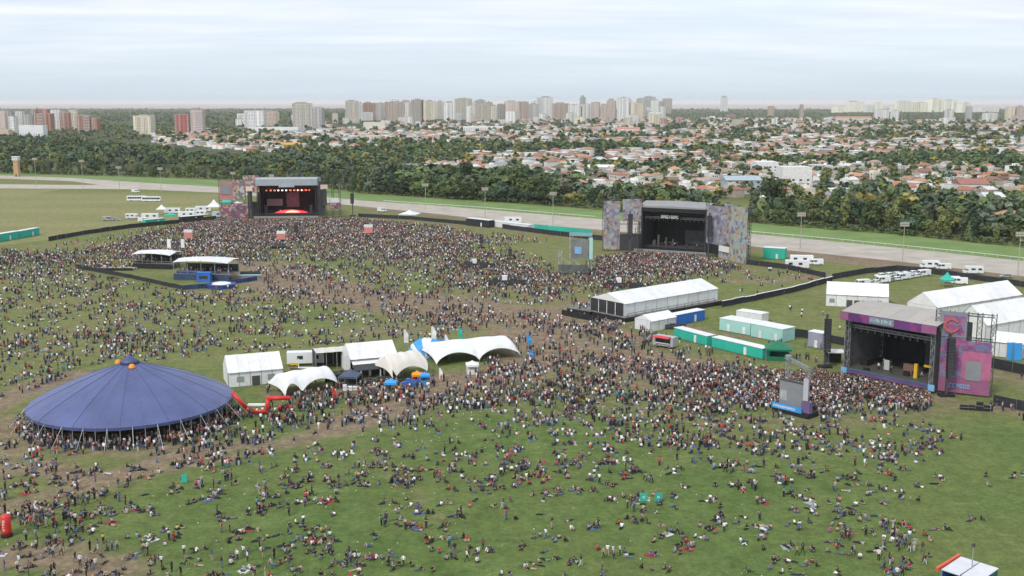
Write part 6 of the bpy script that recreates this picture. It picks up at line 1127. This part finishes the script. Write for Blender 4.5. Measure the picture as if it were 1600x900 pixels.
def skeleton(pose):
    """joints (x, y, z, radius, radius2, region) and bones; the figure faces -Y"""
    J = {}
    def j(n, p, r, r2=None, reg='top'): J[n] = (p, r, r2 or r, reg)
    st = pose in ('stand', 'walk', 'armsup', 'folded', 'phone')
    if st: pz, lean = .95, 0.0
    elif pose == 'lie': pz, lean = .12, 0
    else: pz, lean = .13, {'cross': -.05, 'knees': -.04, 'back': .22}[pose]
    if pose == 'lie':
        sp = lambda d, up: (0, d, .12+up); j('pelvis', sp(0, 0), .14, .11, 'leg'); j('spine', sp(.26, .02), .14, .11); j('chest', sp(.47, .05), .17, .12); j('neck', sp(.6, .1), .055, None, 'skin'); j('head', sp(.7, .14), .095, None, 'skin'); j('crown', sp(.8, .18), .085, None, 'hair')
    else:
        q = lambda h: lean*h/.6; j('pelvis', (0, 0, pz), .15, .115, 'leg'); j('spine', (0, q(.26), pz+.26), .14, .105); j('chest', (0, q(.46), pz+.46), .175, .115); j('neck', (0, q(.58), pz+.58), .055, None, 'skin'); j('head', (0, q(.58)-.02, pz+.69), .092, None, 'skin'); j('crown', (0, q(.58), pz+.80), .085, None, 'hair')
    c = J['chest'][0]
    for s, n in ((-1, 'l'), (1, 'r')):
        sh = (s*.19, c[1], c[2]+.03) if pose != 'lie' else (s*.2, c[1]+.03, c[2]); j('sho'+n, sh, .065)
        if pose == 'armsup' and not (s > 0 and False): el, wr, ha = (s*.30, c[1]-.05, c[2]+.22), (s*.26, c[1]-.1, c[2]+.48), (s*.25, c[1]-.12, c[2]+.57)
        elif pose == 'folded': el, wr, ha = (s*.25, c[1]-.06, c[2]-.22), (s*.06, c[1]-.2, c[2]-.17), (-s*.03, c[1]-.2, c[2]-.15)
        elif pose == 'phone' and s > 0: el, wr, ha = (s*.24, c[1]-.12, c[2]-.2), (s*.14, c[1]-.3, c[2]-.02), (s*.12, c[1]-.34, c[2]+.06)
        elif pose == 'walk': el, wr, ha = (s*.24, c[1]+s*.1, c[2]-.24), (s*.25, c[1]+s*.12-.1, c[2]-.46), (s*.25, c[1]+s*.12-.14, c[2]-.54)
        elif st: el, wr, ha = (s*.25, c[1]+.02, c[2]-.26), (s*.26, c[1]-.05, c[2]-.49), (s*.25, c[1]-.08, c[2]-.58)
        elif pose == 'back': el, wr, ha = (s*.28, c[1]+.13, c[2]-.2), (s*.3, c[1]+.22, .12), (s*.3, c[1]+.28, .05)
        elif pose == 'knees': el, wr, ha = (s*.26, c[1]-.14, c[2]-.22), (s*.12, c[1]-.42, c[2]-.2), (s*.03, c[1]-.46, c[2]-.2)
        elif pose == 'lie': el, wr, ha = (s*.38, c[1]+.1, .1), (s*.3, c[1]-.1, .07), (s*.26, c[1]-.18, .06)
        else: el, wr, ha = (s*.26, c[1]-.05, c[2]-.25), (s*.2, c[1]-.28, c[2]-.33), (s*.14, c[1]-.34, c[2]-.32)
        j('elb'+n, el, .05); j('wri'+n, wr, .036, None, 'skin'); j('han'+n, ha, .042, .03, 'skin')
        if st:
            dy = -.2*s if pose == 'walk' else 0; j('hip'+n, (s*.095, 0, .88), .092, None, 'leg'); j('kne'+n, (s*.1, dy*.7-.02, .49), .066, None, 'leg'); j('ank'+n, (s*.105, dy*1.3+.03+(.08 if dy > 0 else 0), .1), .046, None, 'leg'); j('toe'+n, (s*.12, dy*1.3-.13, .05), .048, None, 'shoe')
        elif pose == 'cross': j('hip'+n, (s*.12, -.05, .13), .095, None, 'leg'); j('kne'+n, (s*.38, -.32, .17), .07, None, 'leg'); j('ank'+n, (-s*.02, -.46-.03*s, .08), .05, None, 'leg'); j('toe'+n, (-s*.2, -.44-.05*s, .07), .05, None, 'shoe')
        elif pose == 'knees': j('hip'+n, (s*.1, -.06, .13), .095, None, 'leg'); j('kne'+n, (s*.12, -.38, .47), .066, None, 'leg'); j('ank'+n, (s*.12, -.55, .1), .048, None, 'leg'); j('toe'+n, (s*.13, -.72, .05), .048, None, 'shoe')
        else: j('hip'+n, (s*.1, -.06, .12), .095, None, 'leg'); j('kne'+n, (s*.14, -.48, .17 if s < 0 or pose == 'lie' else .4), .066, None, 'leg'); j('ank'+n, (s*.15, -.88 if s < 0 or pose == 'lie' else -.62, .08), .048, None, 'leg'); j('toe'+n, (s*.2, -.98 if s < 0 or pose == 'lie' else -.78, .12), .048, None, 'shoe')
    B = [('pelvis','spine'),('spine','chest'),('chest','neck'),('neck','head'),('head','crown')]
    for n in 'lr': B += [('chest','sho'+n),('sho'+n,'elb'+n),('elb'+n,'wri'+n),('wri'+n,'han'+n),('pelvis','hip'+n),('hip'+n,'kne'+n),('kne'+n,'ank'+n),('ank'+n,'toe'+n)]
    return J, B
REG = ['skin', 'top', 'leg', 'shoe', 'hair']
def body_mesh(pose, sub):
    J, B = skeleton(pose); names = list(J); ix = {n: k for k, n in enumerate(names)}; me = bpy.data.meshes.new('figure'); bm = bmesh.new(); lay = bm.verts.layers.skin.verify(); vs = []
    for n in names:
        v = bm.verts.new(J[n][0]); v[lay].radius = (J[n][1], J[n][2]); v[lay].use_root = (n == 'pelvis'); vs.append(v)
    for a, b in B: bm.edges.new((vs[ix[a]], vs[ix[b]]))
    bm.to_mesh(me); bm.free(); o = bpy.data.objects.new('figure', me); COL.objects.link(o); m = o.modifiers.new('skin', 'SKIN'); m.use_smooth_shade = True
    if sub: s = o.modifiers.new('sub', 'SUBSURF'); s.levels = 1; s.render_levels = 1
    dg = bpy.context.evaluated_depsgraph_get(); ev = o.evaluated_get(dg); r = bpy.data.meshes.new_from_object(ev); bpy.data.objects.remove(o); bpy.data.meshes.remove(me)
    # clothes regions from the nearest bone
    P = np.array([p.center[:] for p in r.polygons]); best = np.full(len(P), 1e9); reg = np.zeros(len(P), int)
    for a, b in B:
        pa, pb = np.array(J[a][0]), np.array(J[b][0]); d = pb-pa; t = np.clip(((P-pa)@d)/(d@d), 0, 1); D = np.linalg.norm(P-pa-t[:, None]*d, axis=1)-(J[a][1]*(1-t)+J[b][1]*t)
        rb = J[b][3] if b != 'head' else 'skin'
        if a == 'pelvis' and b == 'spine': rg = np.where(t > .25, REG.index('top'), REG.index('leg'))
        elif b == 'crown': rg = np.where(t > .35, REG.index('hair'), REG.index('skin'))
        elif b[:3] == 'toe': rg = np.where(t > .1, REG.index('shoe'), REG.index('leg'))
        else: rg = np.full(len(P), REG.index(rb))
        k = D < best; best[k] = D[k]; reg[k] = rg[k]
    hd, cr = np.array(J['head'][0]), np.array(J['crown'][0])                        # hair also covers the back of the head
    bk = np.array((0, 1.0, 0)) if pose != 'lie' else np.array((0, .6, -.6)); dh = P-hd; near = (np.linalg.norm(dh, axis=1) < .16) & (dh@bk > .03); reg[near & (P[:, 2] > J['neck'][0][2]-.02)] = REG.index('hair')
    r.materials.clear()
    for _ in REG: r.materials.append(None)
    r.polygons.foreach_set('material_index', reg.astype(np.int32)); r.name = 'person_'+pose; return r, reg
POSES = ['stand', 'walk', 'armsup', 'folded', 'phone', 'cross', 'knees', 'back', 'lie']
BODY = {p: body_mesh(p, True) for p in POSES}; MID = {}
for p in POSES:
    r, reg = body_mesh(p, False); r.calc_loop_triangles(); V = np.array([v.co[:] for v in r.vertices]); F = np.array([t.vertices[:] for t in r.loop_triangles]); MID[p] = (V, F, reg[np.array([t.polygon_index for t in r.loop_triangles])])
def low_body(sit):
    """simple far figure: legs, body with arms, head"""
    def tb(w0, d0, z0, w1, d1, z1, y0=0.0, y1=0.0): return np.array([(-w0,y0-d0,z0),(w0,y0-d0,z0),(w0,y0+d0,z0),(-w0,y0+d0,z0),(-w1,y1-d1,z1),(w1,y1-d1,z1),(w1,y1+d1,z1),(-w1,y1+d1,z1)])
    f = np.array([(0,1,5),(0,5,4),(1,2,6),(1,6,5),(2,3,7),(2,7,6),(3,0,4),(3,4,7),(4,5,6),(4,6,7)])
    L_ = [(tb(.13,.09,0,.18,.12,.9), 2), (tb(.19,.12,.85,.25,.13,1.42), 1), (tb(.08,.09,1.42,.09,.10,1.60), 0), (tb(.10,.11,1.58,.07,.08,1.76), 4)] if not sit else [(tb(.26,.36,0,.16,.2,.26,-.2,-.1), 2), (tb(.18,.12,.1,.23,.12,.62), 1), (tb(.09,.10,.66,.10,.11,.82), 0), (tb(.10,.11,.80,.07,.08,.94), 4)]
    V = np.concatenate([a for a, _ in L_]); F = np.concatenate([(f if r in (1, 4) else f[:8])+8*k for k, (_, r) in enumerate(L_)]); return V, F, np.array([r for _, r in L_])
LOW = {'stand': low_body(False), 'cross': low_body(True)}
# --- where people are: pixel polygon, count, share sitting, people in a group (1 = single)
rs = np.random.RandomState(99); ALL = []
def crowd(poly, n, sit, grp=1, spread_=1.2):
    even = poly is FRONT
    ng = max(1, int(n/max(1, (1+grp)/2))); x, y = sample_px(poly, int(ng*1.7), rs); nz = .5*smooth_noise(x, y, 7, 61)+.5*smooth_noise(x, y, 19, 62); pr = np.clip((nz-.5)*1.5+.55, .25, 1); keep = (rs.rand(len(x)) < pr) | even; keep &= np.cumsum(keep) <= ng
    for a, b in zip(x[keep], y[keep]):
        k = 1 if grp == 1 else rs.randint(1, grp+1); gs = rs.rand() < sit
        for q in range(k):
            an = rs.rand()*6.28; r = spread_*(.45+.6*rs.rand()) if k > 1 else 0; ALL.append((a+r*math.cos(an), b+r*math.sin(an), gs if rs.rand() < .95 else not gs, an+math.pi/2 if k > 1 else rs.rand()*6.28, k > 1))
FRONT = [(-20,905),(-20,720),(200,735),(420,690),(640,640),(1000,640),(1300,660),(1480,665),(1440,905)]
crowd(FRONT, 560, .95, 3, .9); crowd(FRONT, 330, .95, 4, 1.0); crowd(FRONT, 80, .1, 2); crowd([(420,905),(420,740),(1000,720),(1400,720),(1420,905)], 300, .93, 3, .9); crowd([(-20,905),(-20,690),(180,700),(330,690),(420,760),(420,905)], 340, .72, 4); crowd([(-20,905),(-20,760),(120,760),(240,905)], 90, .4, 4); crowd([(420,905),(420,830),(1000,850),(1330,850),(1330,905)], 110, .9, 5)
crowd([(380,700),(560,640),(900,610),(1300,640),(1480,660),(1440,740),(800,760),(420,780)], 820, .9, 5, 1.0); crowd([(1400,905),(1440,700),(1600,720),(1600,830),(1480,850)], 34, .9, 3); crowd([(1380,905),(1300,820),(1430,820),(1450,890)], 60, .5, 4); crowd([(850,600),(1200,640),(1470,665),(1500,690),(1400,720),(1000,700),(820,660)], 800, .65, 4)
crowd([(860,560),(1050,560),(1200,580),(1320,588),(1456,618),(1460,648),(1300,660),(1100,650),(880,630)], 1050, .1, 2, .8); crowd([(1000,570),(1200,585),(1320,590),(1456,620),(1450,645),(1300,650),(1050,630)], 850, .04, 1); crowd([(1150,582),(1320,590),(1456,620),(1450,640),(1300,645),(1150,622)], 900, .02, 1); crowd([(1270,583),(1318,590),(1456,620),(1450,636),(1280,625)], 620, 0, 1)
crowd([(820,500),(1010,520),(1200,575),(1200,600),(900,640),(700,620)], 850, .2, 3); crowd([(420,590),(680,595),(850,570),(860,620),(560,680),(420,660)], 900, .15, 3); crowd([(450,605),(640,600),(690,598),(640,625),(470,645)], 520, .1, 2); crowd([(330,650),(450,640),(480,680),(380,700),(300,715),(180,700),(60,685),(40,660)], 300, .2, 3)
T_ = [(C0.x+R0*1.06*math.cos(a), C0.y+R0*1.06*math.sin(a)) for a in np.linspace(math.radians(185), math.radians(355), 24)] + [(C0.x+R0*.8*math.cos(a), C0.y+R0*.8*math.sin(a)) for a in np.linspace(math.radians(355), math.radians(185), 24)]
for _ in range(520):
    a = math.radians(rs.uniform(170, 370)); r = R0*rs.uniform(.78, 1.10); ALL.append((C0.x+r*math.cos(a), C0.y+r*math.sin(a), rs.rand() < .1, rs.rand()*6.28, False))
LEFTF = [(-20,640),(-20,420),(120,425),(290,458),(420,445),(560,470),(820,495),(700,530),(440,545),(330,560),(190,560),(60,610)]
crowd(LEFTF, 2500, .78, 4, 1.2); crowd(LEFTF, 420, .3, 1); crowd([(-20,600),(-20,520),(330,520),(330,560),(180,565),(60,605)], 260, .5, 4)
crowd([(400,420),(560,450),(820,480),(900,500),(880,530),(600,500),(420,460)], 520, .12, 2)
MAIN = [(150,392),(240,362),(340,346),(560,343),(700,356),(760,372),(700,400),(540,410),(400,405),(240,412)]
crowd(MAIN, 7000, .05, 1); crowd([(280,352),(350,345),(560,343),(640,352),(620,372),(420,380),(300,378)], 5200, 0, 1); crowd([(-20,440),(-20,392),(100,392),(240,372),(240,420),(120,425)], 1700, .2, 2); crowd([(360,400),(560,405),(740,385),(900,440),(860,480),(560,460),(400,430)], 2500, .25, 3)
crowd([(690,370),(780,372),(880,425),(950,420),(980,460),(880,480),(700,440)], 800, .3, 3); crowd([(770,410),(870,430),(930,405),(1000,396),(1100,402),(1160,420),(1100,440),(960,455),(800,440)], 1300, .08, 1); crowd([(930,405),(1000,397),(1100,402),(1130,412),(1060,432),(930,430)], 1700, 0, 1); crowd([(1060,440),(1160,420),(1240,425),(1280,440),(1130,470),(1110,455)], 90, .4, 3); crowd([(640,358),(780,366),(860,378),(780,385),(660,375)], 300, .2, 1)
crowd([(80,392),(200,376),(330,352),(330,346),(200,362),(80,384)], 120, .1, 1); crowd([(930,500),(1000,512),(1040,540),(980,545),(900,520)], 120, .1, 2); crowd([(1190,535),(1290,545),(1310,580),(1240,575)], 22, 0, 1); crowd([(1560,620),(1600,640),(1600,660),(1540,640)], 14, 0, 1); crowd([(1395,495),(1500,530),(1600,570),(1600,600),(1550,580)], 16, 0, 1); crowd([(1230,470),(1330,470),(1320,520),(1240,515)], 8, 0, 1); crowd([(886,494),(920,499),(925,488),(895,482)], 10, 0, 1)
A_ = np.array([(a[0], a[1]) for a in ALL]); ok = np.ones(len(A_), bool)
for poly in BLOCKS: ok &= ~inside(poly, A_[:, 0], A_[:, 1])
apx, apy = PJn(A_[:, 0], A_[:, 1]); ok &= (apx > -15) & (apx < 1615) & (apy < 912)
ALL = [(ALL[k], apx[k], apy[k]) for k in range(len(ALL)) if ok[k]]
ALL.sort(key=lambda r: -r[2])
# no two near figures in the same spot
sel = []; seen = []
for r in ALL[:700]:
    if all((r[0][0]-q[0])**2+(r[0][1]-q[1])**2 > .30 for q in seen): sel.append(r); seen.append((r[0][0], r[0][1]))
ALL = sel + ALL[700:]
def dress(rs): return CL[rs.choice(len(CL), p=CLW)], TR[rs.choice(len(TR), p=TRW)], rs.choice(3, p=[.62, .28, .10])
def pick_pose(sit, rs): return ['cross', 'knees', 'back', 'cross', 'knees', 'lie'][rs.randint(6)] if sit else ['stand', 'walk', 'folded', 'stand', 'phone', 'walk'][rs.randint(6)]
SAY = {'stand': 'standing', 'walk': 'walking', 'armsup': 'arms raised', 'folded': 'arms folded', 'phone': 'hand raised', 'cross': 'sitting cross-legged', 'knees': 'knees up', 'back': 'leaning back', 'lie': 'lying down'}
HAIRW = ['dark', 'brown', 'fair']
def person_zone(x, y):
    near = 'bottom edge' if y > 868 else 'lower lawn'
    for lim, s in ((90,'by red column'), (210,'left muddy corner'), (330,'far left'), (450,'left of centre'), (580,'centre left'), (710,'just left of centre'), (840,'at centre'), (970,'left under teal banners'), (1090,'under teal banners'), (1210,'centre right'), (1330,'right side'), (1440,'left of kiosk'), (9999,'near kiosk')):
        if x < lim: return near + ' ' + s
def make_person(p, rz, pose, cl, tr, hr, sc, z=0.0):
    o = obj('person', BODY[pose][0]); o.location = (p[0], p[1], z); o.rotation_euler = (0, 0, rz); o.scale = (sc, sc, sc)
    for k, m in enumerate((M_skin, M_cloth[cl], M_trs[tr], M_shoe, M_hairs[hr])): o.material_slots[k].link = 'OBJECT'; o.material_slots[k].material = m
    return o
recs = []
for (a, x, y) in ALL[:300]:
    cl, tr, hr = dress(rs); ps = pick_pose(a[2], rs); o = make_person(a, a[3], ps, cl[0], tr[0], hr, rs.uniform(.93, 1.08)); tag(o, '', 'person', 'people on the front lawn')
    recs.append((o, 'person in %s top %s, %s' % (cl[0], SAY[ps], person_zone(x, y)), x, y))
settle_labels(recs)
# the rest of the crowd: one mass
REGC = {'skin': (0.50, 0.31, 0.23), 'shoe': (0.04, 0.04, 0.045)}; HAIRC = [(0.022, 0.016, 0.012), (0.085, 0.048, 0.026), (0.30, 0.19, 0.085)]
VV, FF, CC = [], [], []; o = 0
for (a, x, y) in ALL[300:]:
    near = y > 730
    if near: V, F, R_ = MID[pick_pose(a[2], rs)]
    else: V, F, R_ = LOW['cross' if a[2] else 'stand']
    cl, tr, hr = dress(rs); sc = rs.uniform(.9, 1.08); c, s = math.cos(a[3])*sc, math.sin(a[3])*sc
    # flat shaded colours: every face its own corners
    W = np.stack([V[:, 0]*c-V[:, 1]*s+a[0], V[:, 0]*s+V[:, 1]*c+a[1], V[:, 2]*sc], 1)
    pal = np.array([REGC['skin'], cl[1], tr[1], REGC['shoe'], HAIRC[hr]]); pal[0] *= rs.uniform(.75, 1.2)
    if near:
        vc = np.zeros((len(V), 3)); vc[F.ravel()] = np.repeat(pal[R_], 3, 0); VV.append(W); FF.append(F+o); o += len(W); CC.append(vc)
    else:
        vc = np.repeat(pal[R_], 8, 0); VV.append(W); FF.append(F+o); o += len(W); CC.append(vc)
EXTRA = []
def on_deck(a, b_, x0, x1, y0, y1, z, n):
    o2, rz2, W2 = FR(a, b_); c, s = math.cos(rz2), math.sin(rz2)
    for _ in range(n): u, v = rs.uniform(x0, x1)*W2, rs.uniform(y0, y1); EXTRA.append((o2.x+u*c-v*s, o2.y+u*s+v*c, z))
on_deck((208,419), (268,421), .05, .95, 2.4, 8, 2.0, 40); on_deck((272,437), (358,439), .05, .95, 2.4, 9, 2.2, 55); on_deck((886,488), (922,494), .05, .95, .5, 10, 1.4, 22); on_deck((922,492), (974,503), .1, .9, 1, 6, 1.55, 12); on_deck((404,340), (497,339), .15, .85, 4, 8, 2.0, 9); on_deck((1002,391), (1100,397), .1, .9, 3, 9, 1.9, 9); on_deck((1318,586), (1456,615), .05, .95, 5, 12, 1.9, 8)
for (cx_, cy_) in ((745,419), (793,446), (972,450)):
    p = G(cx_, cy_)
    for _ in range(7): EXTRA.append((p.x+rs.uniform(-6.5, 6.5), p.y+rs.uniform(.5, 4), .9))
for (ex, ey, ez) in EXTRA:
    V, F, R_ = MID[pick_pose(False, rs)] if ey < 300 else LOW['stand']; cl, tr, hr = dress(rs); an = rs.rand()*6.28; c, s = math.cos(an), math.sin(an); W = np.stack([V[:, 0]*c-V[:, 1]*s+ex, V[:, 0]*s+V[:, 1]*c+ey, V[:, 2]+ez], 1); pal = np.array([REGC['skin'], cl[1], tr[1], REGC['shoe'], HAIRC[hr]])
    if len(V) != 32: vc = np.zeros((len(V), 3)); vc[F.ravel()] = np.repeat(pal[R_], 3, 0)
    else: vc = np.repeat(pal[R_], 8, 0)
    VV.append(W); FF.append(F+o); o += len(W); CC.append(vc)
M_crowd = bpy.data.materials.new('crowd_clothes'); M_crowd.use_nodes = True; _t = M_crowd.node_tree; _a = _t.nodes.new('ShaderNodeAttribute'); _a.attribute_name = 'tint'; _t.links.new(_a.outputs['Color'], _t.nodes['Principled BSDF'].inputs['Base Color']); _t.nodes['Principled BSDF'].inputs['Roughness'].default_value = 0.9
cr = obj('crowd', np_mesh('crowd', np.concatenate(VV), np.concatenate(FF), M_crowd, np.concatenate(CC)), kind='stuff'); cr['label'] = 'festival crowd standing and sitting across the lawn toward the stages'; cr['category'] = 'crowd'
print('PEOPLE', len(ALL), 'crowd tris', sum(len(f) for f in FF), 'y of 300th', ALL[299][2])
# performers and crew on the pink stage
o_, rz, W = FR((1318,586), (1456,615))
for k, (u, d, ps, cl, lab) in enumerate(((.30, 4, 'stand', 'white', 'performer in white top left on the pink stage'), (.47, 3, 'armsup', 'black', 'performer with arms raised at the centre of the pink stage'), (.66, 5, 'folded', 'burgundy', 'performer in burgundy top beside the yellow prop on the pink stage'))):
    p = (o_.x+W*u*math.cos(rz)-d*math.sin(rz), o_.y+W*u*math.sin(rz)+d*math.cos(rz)); q = make_person(p, rz, ps, cl, 'black', 0, 1.0, 1.9); tag(q, lab, 'person')
# picnic blankets under some groups
rs = np.random.RandomState(3); recs = []; k = 0
BC = [('red', (0.46, 0.04, 0.035)), ('grey', (0.35, 0.35, 0.37)), ('blue', (0.07, 0.14, 0.34)), ('dark red', (0.26, 0.04, 0.04)), ('pale', (0.60, 0.60, 0.62)), ('brown', (0.16, 0.10, 0.07))]
BM = [(n, mat('blanket_'+n.replace(' ', '_'), c, 0.95, 0.2, 2.5)) for n, c in BC]
seen = []
for (a, x, y) in ALL[:900]:
    if not (a[2] and a[4]) or any((a[0]-q[0])**2+(a[1]-q[1])**2 < 30 for q in seen) or rs.rand() > .09: continue
    seen.append((a[0], a[1])); n, m = BM[rs.randint(len(BM))]; wv = MB(); gx, gy = rs.uniform(1.2, 1.9), rs.uniform(1.2, 2.0); vs = [(gx*(i_/5-.5)+rs.uniform(-.03, .03), gy*(j_/5-.5)+rs.uniform(-.03, .03), .02+.035*rs.rand()) for i_ in range(6) for j_ in range(6)]; f = [(i_*6+j_, i_*6+6+j_, i_*6+7+j_, i_*6+1+j_) for i_ in range(5) for j_ in range(5)]
    wv.add(vs, f); wv.add([(p, q, .008) for p, q, r_ in vs], [g[::-1] for g in f]); bl = wv.build('picnic_blanket', m); bl.location = (a[0], a[1]-.1, 0); bl.rotation_euler = (0, 0, rs.rand()*3); tag(bl, '', 'blanket', 'picnic blankets on the front lawn'); recs.append((bl, '%s picnic blanket on the grass, %s' % (n, person_zone(x, y)), x, y))
settle_labels(recs)
# cups and paper left on the grass
rs = np.random.RandomState(14); VV, FF, CC = [], [], []; o = 0
for poly, n in ((FRONT, 320), (LEFTF, 300), ([(420,680),(900,600),(1300,640),(1450,670),(800,700)], 260)):
    x, y = sample_px(poly, n, rs)
    for a_, b_ in zip(x, y):
        sz = rs.uniform(.03, .085); q = np.array([(-1,-1,0),(1,-1,0),(1,1,0),(-1,1,0),(-.7,-.7,1.2),(.8,-.6,1),(.6,.8,1.3),(-.8,.7,.9)])*sz*rs.uniform(.7, 1.3, (8, 3)); VV.append(q+np.array((a_, b_, .01))); FF.append(np.array([(0,1,5,4),(1,2,6,5),(2,3,7,6),(3,0,4,7),(4,5,6,7)])+o); o += 8; CC.append(np.tile([(.75,.75,.74),(.62,.6,.55),(.5,.1,.08),(.2,.3,.5)][rs.choice(4, p=[.6,.3,.06,.04])], (8, 1)))
li = obj('litter', np_mesh('litter', np.concatenate(VV), np.concatenate(FF), M_attr, np.concatenate(CC)), kind='stuff'); li['label'] = 'cups and paper scattered on the grass'; li['category'] = 'litter'
# ================================================================== AIR
hz = MB().box(-47000, 47000, -1700, 88000, -1.0, 118.0); ho = hz.build('haze', None); ho['kind'] = 'stuff'; ho['label'] = 'thin pale haze over the town and river'
hm_ = bpy.data.materials.new('haze_air'); hm_.use_nodes = True; ht = hm_.node_tree; ht.nodes.clear(); ho_ = ht.nodes.new('ShaderNodeOutputMaterial'); pv = ht.nodes.new('ShaderNodeVolumePrincipled'); pv.inputs['Color'].default_value = (1.0, 0.985, 0.975, 1); pv.inputs['Density'].default_value = HAZE_D; pv.inputs['Anisotropy'].default_value = 0.2
ht.links.new(pv.outputs[0], ho_.inputs['Volume']); ho.data.materials.append(hm_)
